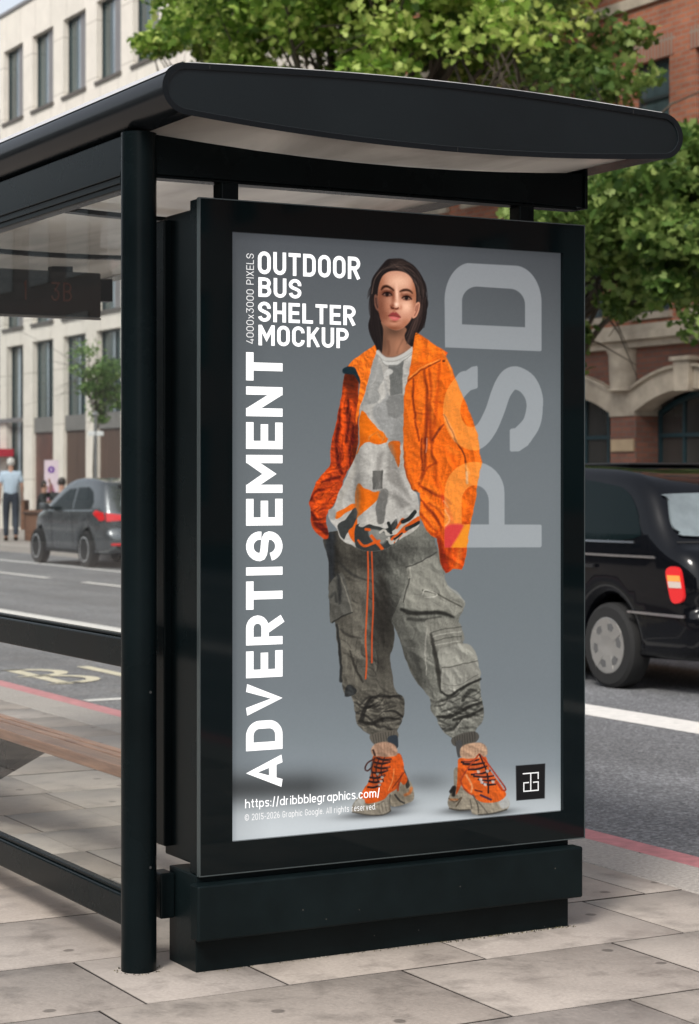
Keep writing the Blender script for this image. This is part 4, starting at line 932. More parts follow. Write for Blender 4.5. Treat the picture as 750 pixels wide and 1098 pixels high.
wp(Z4, [(415, 560), (340, 650), (270, 710), (320, 812), (345, 760), (420, 665)], (56, 59, 58))
wp(Z4, [(430, 650), (395, 700), (355, 745), (385, 815), (420, 830)], (222, 98, 22))
wp(Z4, [(555, 265), (642, 262), (640, 410), (560, 415)], (96, 95, 91), smooth=False); wp(Z4, [(620, 428), (685, 425), (655, 560), (645, 670), (600, 682), (580, 560)], (108, 107, 103), f=1.4)
stroke(T(*Z4, [(632, 262), (630, 400)]), 1.6, (74, 73, 70), a=.8, clip=mW)
wp(Z4, [(500, 690), (600, 710), (680, 720), (750, 650), (750, 900), (500, 930), (415, 860), (410, 720), (440, 690)], (52, 55, 54))
wp(Z4, [(440, 700), (520, 640), (600, 690), (520, 700), (470, 720)], (186, 183, 175)); wp(Z4, [(520, 745), (600, 740), (700, 780), (640, 850), (560, 830)], (126, 126, 120), f=2)
for P, w in ((T(*Z4, [(440, 820), (490, 865), (560, 845), (610, 830)]), 2.6), (T(*Z4, [(550, 790), (590, 840), (630, 895)]), 3.4), (T(*Z4, [(500, 735), (530, 740)]), 2.6), (T(*Z5, [(40, 750), (120, 670), (180, 620), (225, 590)]), 6), (T(*Z5, [(60, 690), (110, 600)]), 4.5), (T(*Z4, [(700, 830), (750, 790)]), 4)): stroke(P, w, (206, 86, 26), clip=mW)
for P, w in ((T(*Z4, [(620, 760), (655, 735), (690, 770), (745, 735)]), 2.4), (T(*Z4, [(690, 800), (700, 850), (745, 800)]), 2.4), (T(*Z5, [(0, 700), (60, 690), (130, 610), (215, 540)]), 3.2), (T(*Z5, [(60, 760), (100, 700), (150, 690), (225, 640)]), 1.8), (T(*Z5, [(0, 740), (30, 760), (50, 790)]), 1.8)): stroke(P, w, (182, 178, 168), clip=mW)
for P, w in ((T(*Z5, [(10, 620), (30, 690)]), 3.6), (T(*Z5, [(110, 610), (150, 590), (200, 540)]), 4.2), (T(*Z5, [(140, 660), (180, 640), (225, 615)]), 3.6), (T(*Z5, [(50, 740), (110, 690)]), 2.2)): stroke(P, w, (34, 38, 38), clip=mW)
wp(Z4, [(240, 520), (300, 540), (330, 470), (410, 300), (430, 130), (340, 330), (290, 430)], (168, 164, 155), f=3, a=.8)
wp(Z4, [(195, 570), (250, 570), (255, 640), (215, 650)], (150, 150, 146), f=2)
for P, w, c in ((T(*Z4, [(640, 100), (600, 240), (640, 500)]), [3, 5, 3], (120, 117, 112)), (T(*Z5, [(20, 60), (50, 300), (150, 480)]), [6, 14, 10], (118, 115, 110)), (T(*Z5, [(0, 400), (60, 440), (130, 520), (210, 510)]), [3, 4, 4, 2], (110, 107, 102)), (T(*Z5, [(0, 590), (60, 580), (130, 520), (190, 500)]), [2, 4, 4, 2], (214, 211, 204)),
                (T(*Z4, [(430, 300), (435, 500), (425, 620)]), [4, 4, 3], (110, 108, 104)), (T(*Z5, [(5, 330), (90, 400), (170, 470)]), [3, 5, 2], (216, 213, 206)), (T(*Z2, [(600, 250), (560, 420), (500, 590)]), [3, 4, 3], (170, 168, 163))): stroke(P, w, c, f=5, a=.6, clip=mW)
folds(mW, 22, (400, 400, 432, 560), 75, 50, (8, 20), (1, 2.2), (128, 126, 121), (206, 204, 198), 31, .35)
gain(mW * soft(385, 500, 6, 60), .78); gain(mW * soft(430, 520, 8, 40), .9)
stroke([(406.5, 379), (411, 386.5), (417, 389.5), (428, 387.5), (441, 376)], 3.6, (196, 195, 189), f=1.2, clip=mW); stroke([(406, 382), (411, 389.5), (417, 392.5), (428, 390), (441, 380)], .8, (134, 133, 128), a=.8, clip=mW)
cloth(mW, 22, 87, .035, 1.2, 1.8); cloth(mW, 7, 91, .02)
# ---- left lapel
poly(T(*Z2, [(600, 115), (590, 180), (560, 240), (535, 330), (510, 430), (485, 520), (458, 610), (440, 690), (425, 750), (425, 690), (438, 590), (450, 480), (448, 400), (430, 340), (400, 300), (357, 290), (385, 245), (450, 200), (530, 150), (580, 120)]), (233, 112, 28))
ml = pmask(T(*Z2, [(600, 115), (590, 180), (535, 330), (485, 520), (440, 690), (425, 750), (450, 480), (430, 340), (357, 290), (450, 200)])); folds(ml, 16, (376, 378, 402, 400), 30, 60, (4, 9), (.7, 1.4), (176, 72, 18), (250, 150, 60), 41, .55); gain(ml * soft(386, 425, 4, 30, -12), 1.1)
poly(T(*Z2, [(318, 305), (345, 290), (400, 293), (430, 330), (450, 395), (445, 420), (410, 360), (340, 350), (318, 335)]), (20, 40, 48))
# ---- right front and sleeve
jr = [(444, 356), (452, 359), (460, 364.5), (465, 368), (474, 374), (479, 378.5), (477, 382), (484, 396), (494, 419.5), (503, 441.5), (512, 466.5), (513.5, 479), (515.5, 496), (513, 514), (510, 531.6), (506, 553.6), (501.5, 575.6), (499, 594.7), (495, 610.5), (485.4, 610), (477, 614.5), (473.7, 609), (470, 594.7), (467.8, 577), (462, 574), (454.6, 565), (449.5, 555), (449.5, 528.7), (444, 527), (440, 523), (435.5, 512.5), (432.6, 499), (432, 470), (432.3, 428), (434, 416.6), (437, 406), (440.7, 391.7), (442, 377), (443, 364)]
mJ = pmask(jr, smooth=False, f=1.2); put(mJ, (233, 104, 22))
def js(z, P, w, c, f=2.2, a=.8): stroke(T(*z, P), w, c, f=f * 1.25, a=a * .82, clip=mJ)
D1, D2, HL = (160, 52, 12), (96, 26, 14), (250, 142, 56)
poly([(469, 578), (480, 565), (492, 563), (503, 560), (497, 608), (477, 614)], (206, 74, 18), clip=mJ, f=3)
js(Z5, [(360, 720), (400, 850), (425, 975)], [5, 9, 8], (128, 26, 14), 3, .8); js(Z5, [(470, 740), (450, 850), (440, 950)], [3, 4, 2], (150, 44, 14)); js(Z5, [(540, 760), (520, 880), (500, 950)], [3, 5, 3], HL, 3, .5)
js(Z3, [(215, 20), (230, 100), (200, 200)], [3, 8, 8], (246, 136, 36), 5, .7); js(Z3, [(300, 100), (340, 140), (300, 200)], [4, 9, 4], (244, 128, 32), 5, .6)
js(Z3, [(380, 215), (300, 260), (230, 300), (150, 365)], 1.6, (110, 42, 18), 1, .95); js(Z3, [(375, 208), (290, 250), (220, 290), (150, 352)], 1.1, (250, 168, 92), 1, .85)
js(Z3, [(190, 350), (188, 470), (205, 640), (235, 800)], [1.5, 2.2, 2.4, 2], D2, 1.4, .9); js(Z3, [(270, 290), (285, 420), (290, 640), (275, 815)], [1.5, 3, 4, 3], D2, 2, .85); js(Z3, [(305, 280), (320, 430), (310, 620), (320, 815)], [1.5, 2.6, 3.4, 3], (120, 36, 14), 2, .8)
js(Z3, [(380, 240), (365, 420), (345, 620), (330, 815)], [1.5, 3, 3, 2], D1, 2.5, .7); js(Z3, [(240, 320), (250, 500), (240, 640)], [2, 7, 5], (246, 126, 34), 5, .6); js(Z3, [(340, 300), (335, 460), (325, 640)], [2, 5, 3], (248, 128, 38), 4, .6)
js(Z3, [(160, 380), (150, 520), (150, 700), (150, 815)], [3, 7, 8, 6], (240, 118, 30), 5, .5); js(Z3, [(210, 600), (250, 605), (300, 615)], 1.4, (130, 44, 16)); js(Z3, [(340, 520), (380, 525), (410, 520)], 1, D1)
js(Z3, [(405, 215), (412, 214)], 2.2, (40, 20, 20), .9, 1); js(Z3, [(425, 150), (438, 165), (425, 185)], 3, (214, 66, 26), 1.5, .9); js(Z3, [(400, 150), (440, 240), (470, 320)], 2.4, (250, 150, 60), 2, .7)
js(Z3, [(330, 800), (370, 730), (410, 680)], [2, 3, 1.5], (96, 34, 22), 1.3, .9)
js(Z3, [(410, 610), (440, 660), (500, 800)], [1.5, 3.4, 3.4], (234, 150, 120), 1.4, .85); js(Z3, [(410, 612), (435, 650), (505, 800)], 1.3, (60, 26, 22), 1, .95)
js(Z5, [(490, 0), (545, 90), (572, 170), (582, 330)], 1.5, (66, 26, 20), 1, .95); js(Z5, [(582, 250), (584, 330)], 2.6, (216, 200, 196), 1, .85); js(Z5, [(575, 200), (600, 260)], 2, (250, 200, 150), 1.5, .6)
js(Z5, [(255, 0), (250, 120), (250, 230)], [2, 2.4, 2], D2, 1.4, .9); js(Z5, [(285, 0), (275, 120), (265, 220), (235, 330)], [4, 3, 3, 3], (84, 24, 16), 2, .85); js(Z5, [(290, 0), (285, 100)], 1, (214, 170, 160), 1, .8); js(Z5, [(325, 50), (330, 130), (350, 180)], [2, 3, 3], (120, 38, 16), 2, .8)
js(Z5, [(345, 180), (285, 220), (240, 290)], [1.5, 2.5, 2], (150, 50, 14), 1.4, .85); js(Z5, [(345, 180), (360, 330), (400, 400)], [2, 4, 2], (178, 62, 14), 4, .7)
js(Z5, [(240, 350), (330, 400), (420, 440), (460, 480)], [2, 3.4, 3, 1.5], (110, 30, 14), 1.6, .9); js(Z5, [(245, 310), (330, 370), (420, 430)], [3, 5, 3], (246, 124, 32), 4, .7)
js(Z5, [(250, 460), (320, 540), (380, 620), (400, 650)], [2, 3.4, 3, 2], (120, 34, 16), 1.6, .9); js(Z5, [(300, 470), (370, 520), (420, 590)], [2, 3.2, 2], (120, 34, 16), 1.5, .85); js(Z5, [(250, 550), (300, 620), (360, 680)], [3, 3, 2], (130, 36, 14), 1.8, .8)
js(Z5, [(280, 430), (350, 490), (420, 560)], [3, 5, 3], (250, 132, 40), 3, .65); js(Z5, [(240, 500), (300, 580), (350, 650)], [3, 5, 3], (244, 124, 36), 3, .6); js(Z5, [(240, 620), (320, 700), (400, 660)], [2, 4, 3], (180, 52, 14), 2.4, .7)
js(Z5, [(400, 420), (440, 520), (465, 600), (440, 660)], [3, 5, 5, 3], (196, 50, 26), 2.4, .8); js(Z5, [(420, 520), (450, 590), (430, 640)], 1.6, (250, 190, 170), 1.2, .8); js(Z5, [(410, 460), (440, 500)], 1.4, (250, 200, 180), 1.2, .6)
js(Z5, [(430, 60), (470, 90), (520, 110)], [3, 5, 2], (250, 140, 46), 4, .6); js(Z5, [(410, 60), (470, 130), (500, 220)], [2, 4, 3], (206, 80, 16), 4, .6); js(Z5, [(560, 420), (600, 360), (650, 300)], [3, 5, 3], (206, 78, 16), 4, .6); js(Z5, [(560, 620), (600, 520), (620, 440)], [4, 6, 4], (214, 84, 18), 4, .6)
js(Z5, [(650, 20), (665, 150), (655, 300)], [3, 6, 4], (248, 132, 46), 4, .5)
js(Z5, [(120, 180), (140, 290), (180, 380)], [2.4, 2.4, 2.4], (130, 46, 18), 1.4, .8); js(Z5, [(200, 395), (225, 450)], 5, (36, 30, 32), 1.6, .95)
folds(mJ, 34, (436, 440, 450, 520), 20, 60, (3, 7), (.7, 1.5), (190, 74, 16), (250, 140, 50), 51, .5)
folds(mJ, 40, (455, 430, 508, 600), 35, 70, (5, 14), (.8, 1.8), (198, 78, 16), (252, 142, 52), 52, .35)
folds(mJ, 20, (444, 362, 474, 392), 40, 60, (4, 9), (.7, 1.4), (196, 78, 18), (252, 150, 60), 53, .5)
cloth(mJ, 14, 95, .065, 1.3, 1.9); cloth(mJ, 5, 99, .03); cloth(mJ * (GX > 452) * (GY > 500), 11, 103, .06, .6, 1.7); cloth(ml, 8, 107, .09, .4, 1.5)
IMG *= (1 - .10 * mJ * np.clip((450 - GX) / 18, 0, 1))[..., None]
XX, YY = GX, GY
gain(mJ * soft(470, 600, 6, 16), .7)

# ---- hair behind, neck, face
HAIR = (27, 21, 21)
poly(T(*Z1, [(290, 78), (350, 72), (425, 72), (480, 98), (540, 135), (590, 190), (640, 270), (668, 350), (672, 440), (688, 520), (672, 590), (668, 670), (640, 760), (600, 805), (562, 815), (548, 900), (530, 955), (480, 930), (430, 1000), (330, 1000), (250, 1000), (225, 1031), (200, 1031), (165, 950), (125, 870), (92, 745), (118, 640), (108, 560), (105, 470), (122, 380), (128, 290), (165, 220), (215, 170), (250, 120)]), HAIR, f=1.3)
poly(T(*Z1, [(232, 690), (238, 830), (225, 960), (215, 1035), (250, 1060), (310, 1075), (410, 1060), (510, 990), (520, 960), (470, 900), (455, 840), (462, 760)]), (150, 104, 80), f=1.2)
mN = pmask(T(*Z1, [(232, 690), (238, 830), (225, 960), (215, 1035), (250, 1060), (310, 1075), (410, 1060), (510, 990), (520, 960), (470, 900), (455, 840), (462, 760)])); gain(mN * soft(422, 354, 10, 7), .62); gain(mN * soft(412, 368, 4, 12), .72); gain(mN * soft(428, 372, 5, 9), 1.18)
stroke(T(*Z1, [(290, 900), (300, 980), (292, 1031)]), 2, (100, 64, 48), f=2.5, a=.6, clip=mN); stroke(T(*Z1, [(440, 880), (400, 960), (380, 1020)]), 1.6, (112, 74, 56), f=2, a=.5, clip=mN)
poly(T(*Z1, [(150, 440), (172, 425), (195, 480), (200, 600), (175, 590), (150, 520)]), (128, 86, 70)); stroke(T(*Z1, [(165, 470), (172, 520), (188, 570)]), 1.4, (70, 42, 36), a=.8)
poly(T(*Z1, [(568, 520), (600, 505), (610, 530), (602, 590), (575, 650), (535, 668), (530, 620)]), (214, 150, 122)); stroke(T(*Z1, [(590, 530), (580, 590), (556, 640)]), 1.3, (150, 92, 74), a=.8)
face = T(*Z1, [(240, 235), (290, 200), (350, 188), (420, 192), (480, 215), (530, 262), (560, 330), (574, 420), (572, 500), (550, 590), (525, 668), (490, 722), (440, 765), (385, 788), (330, 780), (265, 742), (218, 690), (192, 620), (183, 540), (180, 450), (190, 360), (210, 290)])
mF = pmask(face, 1.1); put(mF, (194, 147, 126))
def Fz(x, y, rx, ry, g, ang=0):
    gain(mF * soft(385 + x / 9.375, 270 + y / 9.375, rx / 9.375, ry / 9.375, ang), g)
def Fc(x, y, rx, ry, c, a, ang=0): put(mF * soft(385 + x / 9.375, 270 + y / 9.375, rx / 9.375, ry / 9.375, ang), c, a)
Fc(205, 560, 75, 230, (118, 76, 60), .75); Fc(210, 300, 60, 90, (140, 92, 70), .6); Fc(400, 300, 120, 75, (226, 186, 162), .85); Fc(470, 550, 70, 62, (236, 196, 172), .75, -20); Fc(555, 420, 35, 160, (150, 98, 72), .6)
Fc(330, 770, 130, 40, (118, 74, 56), .75); Fc(350, 720, 50, 26, (196, 146, 122), .6); Fc(470, 720, 60, 50, (150, 98, 74), .5); Fc(280, 550, 40, 50, (176, 124, 102), .5); Fc(270, 650, 50, 60, (134, 88, 70), .6)
Fc(275, 418, 60, 34, (92, 58, 48), .8); Fc(472, 448, 58, 32, (120, 80, 66), .75); Fc(340, 450, 20, 75, (122, 78, 62), .7); Fc(380, 430, 16, 90, (236, 198, 176), .85, -4); Fc(372, 530, 22, 22, (246, 212, 192), .85)
Fc(335, 545, 20, 26, (120, 74, 60), .7); Fc(360, 575, 40, 10, (116, 66, 54), .8); Fc(420, 560, 16, 24, (176, 122, 100), .6); Fc(350, 597, 18, 10, (168, 116, 96), .7); Fc(350, 695, 42, 10, (120, 74, 60), .65)
def fs(P, w, c, f=1, a=1): stroke(T(*Z1, P), w, c, f=f, a=a, clip=mF)
fs([(224, 382), (244, 356), (275, 348), (310, 361), (346, 388)], [1.2, 2.6, 2.7, 2.3, 1.2], (44, 29, 24), 1.9, .9)
fs([(412, 399), (442, 387), (480, 384), (512, 395), (534, 416)], [1.3, 2.5, 2.5, 2.0, .9], (48, 32, 26), 1.9, .9)
poly(T(*Z1, [(240, 430), (262, 415), (298, 416), (322, 436), (300, 445), (262, 445)]), (128, 104, 96), clip=mF, f=1.2); poly(T(*Z1, [(438, 466), (456, 452), (488, 453), (516, 472), (495, 483), (455, 480)]), (146, 120, 108), clip=mF, f=1.2)
fs([(280, 428), (280, 432)], 3.5, (38, 31, 31), 1.3); fs([(474, 464), (474, 468)], 3.5, (40, 32, 32), 1.3)
fs([(277, 425), (278, 426)], .6, (130, 128, 128), .8, .5); fs([(471, 461), (472, 462)], .6, (140, 138, 138), .8, .5)
fs([(232, 432), (256, 414), (290, 410), (316, 421), (330, 438)], [.8, 1.4, 1.6, 1.4, .8], (28, 19, 19), 1.3, .95); fs([(430, 466), (450, 450), (480, 446), (506, 456), (526, 476)], [.8, 1.4, 1.6, 1.5, 1.0], (30, 20, 20), 1.3, .95)
fs([(242, 440), (275, 449), (316, 444)], .8, (70, 46, 40), 1.4, .65); fs([(442, 477), (475, 487), (513, 480)], .8, (80, 54, 48), 1.4, .65)
fs([(238, 408), (275, 393), (322, 408)], 1.6, (92, 58, 48), 2.6, .6); fs([(440, 440), (480, 428), (522, 446)], 1.6, (112, 74, 60), 2.6, .55)
Fc(320, 400, 18, 22, (104, 66, 54), .5); Fc(425, 425, 16, 22, (130, 88, 70), .5)
fs([(322, 558), (333, 569), (345, 566)], 1.3, (66, 38, 32), 1.4, .85); fs([(368, 573), (382, 573), (392, 563)], 1.2, (86, 48, 40), 1.4, .85); fs([(314, 540), (318, 556), (326, 566)], 1, (110, 68, 56), 1.8, .6)
fs([(352, 592), (350, 604)], 2, (150, 102, 84), 2, .4)
poly(T(*Z1, [(294, 642), (316, 618), (340, 607), (355, 613), (370, 608), (396, 630), (416, 656), (385, 652), (345, 643), (315, 644)]), (142, 74, 74), clip=mF, f=1.6)
poly(T(*Z1, [(300, 648), (345, 647), (385, 655), (410, 661), (396, 680), (366, 692), (335, 688), (314, 670)]), (194, 112, 110), clip=mF, f=1.6)
fs([(294, 645), (320, 645), (350, 646), (385, 654), (414, 659)], .8, (88, 44, 42), 1.2, .85); Fc(352, 670, 20, 7, (216, 152, 144), .5); Fc(350, 705, 32, 9, (124, 80, 64), .5)
IMG[:] = np.where(mF[..., None] > .02, IMG + mF[..., None] * ((IMG - .56) * .26 + np.array((.0, -.002, -.004))), IMG); Fc(215, 600, 50, 170, (104, 64, 50), .45)
# hair in front: crown, sides, strands
poly(T(*Z1, [(290, 78), (350, 70), (425, 70), (480, 96), (545, 135), (600, 200), (645, 280), (668, 350), (668, 450), (640, 520), (610, 500), (575, 520), (572, 420), (556, 330), (525, 262), (480, 218), (420, 196), (350, 192), (290, 204), (240, 238), (212, 290), (192, 360), (182, 440), (165, 430), (150, 450), (140, 560), (190, 600), (215, 700), (240, 780), (232, 900), (225, 1031), (195, 1031), (150, 900), (118, 700), (108, 560), (110, 430), (128, 290), (165, 220), (250, 110)]), HAIR, f=1.4)
mH = pmask(T(*Z1, [(290, 78), (425, 70), (545, 135), (645, 280), (672, 440), (690, 520), (665, 670), (600, 805), (560, 820), (530, 955), (470, 930), (460, 780), (525, 668), (574, 520), (556, 330), (480, 218), (350, 192), (240, 238), (192, 360), (182, 440), (150, 560), (215, 700), (240, 780), (225, 1031), (195, 1031), (118, 700), (110, 430), (165, 220)]), 1.2)
r = random.Random(5)
put(mH * soft(385 + 430 / 9.375, 270 + 130 / 9.375, 8, 4.5, 25), (92, 74, 64), .55); put(mH * soft(385 + 560 / 9.375, 270 + 240 / 9.375, 3.5, 8, -30), (84, 64, 54), .5); put(mH * soft(385 + 590 / 9.375, 270 + 700 / 9.375, 5, 12, 15), (104, 78, 68), .6)
for k in range(120):
    a = r.random(); x0 = 300 + 130 * a + r.uniform(-12, 12)
    if r.random() < .6:
        P = [(x0, 92 + r.uniform(0, 80)), (x0 + 80 + 40 * a, 125 + r.uniform(0, 80)), (560 + 80 * a, 250 + r.uniform(0, 90)), (590 + 70 * a, 400 + r.uniform(0, 80))]
    else: P = [(x0 - 10, 92 + r.uniform(0, 60)), (262 - 20 * a, 160 + r.uniform(0, 30)), (190 - 40 * a, 280), (150 - 30 * a, 430)]
    c = r.choice(((118, 98, 88), (74, 58, 52), (10, 8, 9), (12, 9, 10), (40, 31, 29), (14, 10, 11)))
    put(smask(T(*Z1, P), r.uniform(.25, .6), 1.1), c, .34, mH)
for k in range(110):
    x0 = r.uniform(585, 672); P = [(x0, 480 + r.uniform(-40, 80)), (x0 + r.uniform(-16, 14), 600 + r.uniform(-20, 20)), (x0 - 40 + r.uniform(-16, 10), 730 + r.uniform(-30, 30)), (x0 - 110 + r.uniform(-10, 10), 850 + r.uniform(0, 80))]
    put(smask(T(*Z1, P), r.uniform(.3, .8), 1.2), r.choice(((116, 90, 80), (84, 64, 58), (14, 10, 11), (18, 13, 14), (50, 38, 35), (14, 10, 11))), .36, mH)
for k in range(60):
    x0 = r.uniform(108, 215); P = [(x0, 430), (x0 - 8, 600), (x0 + 8, 780), (x0 + 36, 980)]
    put(smask(T(*Z1, P), r.uniform(.3, .7), 1.1), r.choice(((10, 8, 10), (40, 32, 31), (60, 49, 45), (12, 9, 10))), .34, mH)
poly(T(*Z1, [(568, 520), (600, 505), (610, 530), (602, 590), (575, 650), (538, 664), (540, 600)]), (208, 146, 118)); stroke(T(*Z1, [(592, 530), (583, 585), (556, 640)]), 1.3, (140, 86, 68), a=.8); stroke(T(*Z1, [(575, 545), (566, 590)]), 1.2, (120, 70, 56), f=1.4, a=.7)
put(mF * soft(385 + 560 / 9.375, 270 + 560 / 9.375, 2, 12), (150, 100, 76), .35)
poly(T(*Z1, [(152, 445), (172, 432), (190, 480), (196, 560), (178, 588), (156, 520)]), (112, 74, 60)); stroke(T(*Z1, [(168, 470), (172, 520), (184, 560)]), 1.4, (58, 36, 32), a=.8)
for k in range(26):
    t_ = r.uniform(.5, 1); e_ = [(290 - 190 * t_, 78 + 300 * t_), (330 + 330 * t_, 72 + 230 * t_)][k % 2]; P = [e_, (e_[0] + (-14 if k % 2 == 0 else 14) + r.uniform(-5, 5), e_[1] + 40), (e_[0] + (-22 if k % 2 == 0 else 24), e_[1] + 100)]; stroke(T(*Z1, P), .45, HAIR, f=1, a=.5)
for P in ([(560, 800), (545, 880), (540, 960)], [(640, 760), (590, 820), (560, 830)], [(668, 350), (684, 430), (680, 500)], [(105, 470), (98, 560), (108, 640)]): stroke(T(*Z1, P), .7, HAIR, f=1, a=.7)
for P in ([(118, 640), (95, 745), (118, 850), (178, 950)], [(672, 590), (690, 520), (670, 430)], [(640, 640), (676, 600), (650, 760)]): stroke(T(*Z1, P), .8, HAIR, a=.9)

stroke([(405, 377.5), (409, 382), (414.5, 385), (424, 384.6), (434, 380), (443, 373.5)], 4.2, (192, 190, 184), f=1.3, clip=1 - mJ)
stroke([(406, 375.5), (410, 380), (415, 382.8), (424, 382.2), (433, 377.6)], 1.0, (122, 96, 82), f=1.4, a=.7, clip=1 - mJ); stroke([(405, 381), (410, 386), (415, 387.6), (424, 387), (436, 381.5), (443, 376)], .8, (140, 138, 132), f=1.2, a=.7, clip=1 - mJ)
# ---- the big translucent letters P S D
PSD = np.zeros((NV, NU)); ZD = (470, 270, 5.769); ZS = (470, 390, 5.229)
def arcz(cx, cy, rx, ry, a0, a1): return arc(cx, cy, rx, ry, a0, a1, 16)
D_o = [(40, 590), (37, 300)] + arcz(200, 300, 163, 234, 180, 262) + arcz(470, 312, 167, 230, -88, 0) + [(637, 606), (628, 611)]
D_i = [(145, 447), (145, 305)] + arcz(238, 305, 93, 92, 180, 268) + arcz(438, 325, 97, 100, -86, 0) + [(535, 463)]
PSD = np.maximum(PSD, pmask(T(*ZD, D_o), .9, False) * (1 - pmask(T(*ZD, D_i), .9, False)))
PSD = np.maximum(PSD, smask(T(*ZS, [(150, 96), (95, 165), (73, 250), (85, 330), (130, 395), (200, 418), (262, 370), (312, 270), (350, 160), (390, 95), (430, 77), (490, 105), (530, 170), (538, 240), (520, 330), (470, 398)]), [x / 5.229 for x in (114, 104, 97, 100, 112, 132, 112, 106, 108, 122, 131, 118, 100, 91, 100, 116)], .9))
PSD = np.maximum(PSD, pmask(T(*ZS, [(150, 40), (185, 16), (214, 10), (219, 18), (219, 130), (212, 137), (170, 150), (140, 160), (120, 100)]), .9, False)); PSD = np.maximum(PSD, pmask(T(*ZS, [(470, 342), (430, 358), (405, 362), (398, 370), (398, 482), (405, 490), (450, 488), (500, 455), (520, 420)]), .9, False))
P_o = [(30, 1030), (30, 720)] + arcz(200, 720, 168, 172, 180, 360) + [(368, 899), (570, 899), (576, 905), (576, 1018), (570, 1026)]
P_i = [(128, 899), (128, 770)] + arcz(204, 770, 76, 90, 180, 360) + [(280, 899)]
PSD = np.maximum(PSD, pmask(T(*ZS, P_o), .9, False) * (1 - pmask(T(*ZS, P_i), .9, False)))
inJ = PSD * mJ; put(PSD * (1 - mJ) * (1 - np.clip((GY - 250) / 800, 0, .1)), (238, 242, 245), .40)
hot = np.array([1.0, 0.72, 0.36]); IMG[:] = IMG * (1 - .46 * inJ[..., None]) + hot * .46 * inJ[..., None]
poly(T(*Z5, [(415, 660), (480, 625), (555, 640), (500, 740), (460, 800), (415, 800)]), (206, 44, 66), f=3, a=.75, clip=inJ); poly(T(*Z5, [(560, 640), (605, 630), (590, 750), (575, 800), (470, 800), (510, 730)]), (242, 150, 34), f=3, a=.8, clip=inJ)
# ---- emblem square
poly([(552, 820.5), (583.5, 818), (583, 855.5), (552.5, 858)], (22, 23, 25), smooth=False, f=.8)
IMG += (N3 - .5)[..., None] * .008 + ((noise(.8, .8, 77) - .5) * .035)[..., None] * np.maximum.reduce([mP, mJ, mW, mF, mS])[..., None]
IMG = np.clip(IMG, 0, 1)
LIN = np.where(IMG <= 0.04045, IMG / 12.92, ((IMG + 0.055) / 1.055) ** 2.4)

PW, PH = PX1 - PX0, PZ1 - PZ0; YP = 5.3495
PO = empty('poster', (PX0, YP, PZ0), label='large grey advertising poster of a woman in an orange jacket and cargo trousers', cat='poster')
VV = np.stack([(PX0 + uu * PW).ravel(), np.full(NU * NV, YP), (PZ1 - vv * PH).ravel()], 1)
idx = np.arange(NU * NV).reshape(NV, NU)
FF = np.stack([idx[1:, :-1].ravel(), idx[1:, 1:].ravel(), idx[:-1, 1:].ravel(), idx[:-1, :-1].ravel()], 1)
PM = attr_mat('backlit_print', 'tone', rough=0.35, spec=0.25, emis=0.50, diff=0.36)
rel(link('print', np_mesh('print', VV, FF, LIN.reshape(-1, 3)), PM), PO)
WH = mat('white_print', (0.40, 0.40, 0.40), 0.4, spec=0.2, emis=(1, 1, 1), es=0.75)
WHT = mat('white_print_thin', (0.34, 0.34, 0.34), 0.4, spec=0.2, emis=(1, 1, 1), es=0.5)
def ppos(x, y): u, v = ap(HIV, x, y); return np.array((PX0 + u * PW, YP - .0004, PZ1 - v * PH))
EX, EZ, EN = (1, 0, 0), (0, 0, 1), (0, -1, 0)
def line_h(text, x0, x1, yb, yt, t, w, gap, m=WH):
    a = ppos(x0, yb); c = ppos(x1, yb); h = ppos(x0, yt)[2] - a[2]
    # baseline height taken at the left end of the line
    rel(lettering('lettering', text, a, EX, EZ, h, m, None, t=t, w=w, gap=gap, length=c[0] - a[0], lift=EN), PO)
line_h('OUTDOOR', 276.5, 386, 294.5, 270, .170, .62, .12); line_h('BUS', 277, 323, 319, 298, .170, .62, .12)
line_h('SHELTER', 276.5, 381, 345.5, 324, .170, .60, .12); line_h('MOCKUP', 277, 373.5, 371, 349, .170, .62, .12)
def line_v(text, xb, xt, y0, y1, t, w, gap, m=WH):
    """reads upwards: baseline at x = xb, letter tops at x = xt (to the left)"""
    a = ppos(xb, y0); c = ppos(xb, y1); h = a[0] - ppos(xt, y0)[0]
    rel(lettering('lettering', text, a, EZ, (-1, 0, 0), h, m, None, t=t, w=w, gap=gap, length=c[2] - a[2], lift=EN), PO)
line_v('ADVERTISEMENT', 302, 263, 843.5, 379.5, .203, .74, .15); line_v('4000x3000 PIXELS', 272, 264, 369.5, 273, .095, .62, .17, WHT)
line_h('https://dribbblegraphics.com/', 262, 406, 867, 857.5, .11, .56, .14); line_h('© 2015-2026 Graphic Google. All rights reserved.', 261.5, 402, 880.5, 873.5, .11, .56, .16, WHT)
b = MB()
def seg(p, q, w=.0017): # emblem lines
    A, B_ = ppos(*p), ppos(*q); x0, x1 = sorted((A[0], B_[0])); z0, z1 = sorted((A[2], B_[2]))
    if x1 - x0 > z1 - z0: z0 = z1 = (z0 + z1) / 2
    else: x0 = x1 = (x0 + x1) / 2
    b.box(x0 - w, x1 + w, YP - .0012, YP - .0006, z0 - w, z1 + w)
g = lambda x, y: (540 + x / 12.5, 810 + y / 12.5)
for p, q in (((248, 238), (450, 222)), ((448, 225), (448, 300)), ((348, 232), (348, 466)), ((255, 362), (318, 355)), ((255, 362), (255, 474)), ((255, 474), (448, 458)), ((385, 352), (448, 346)), ((448, 346), (448, 458))): seg(g(*p), g(*q))
rel(b.build('emblem', WHT), PO)
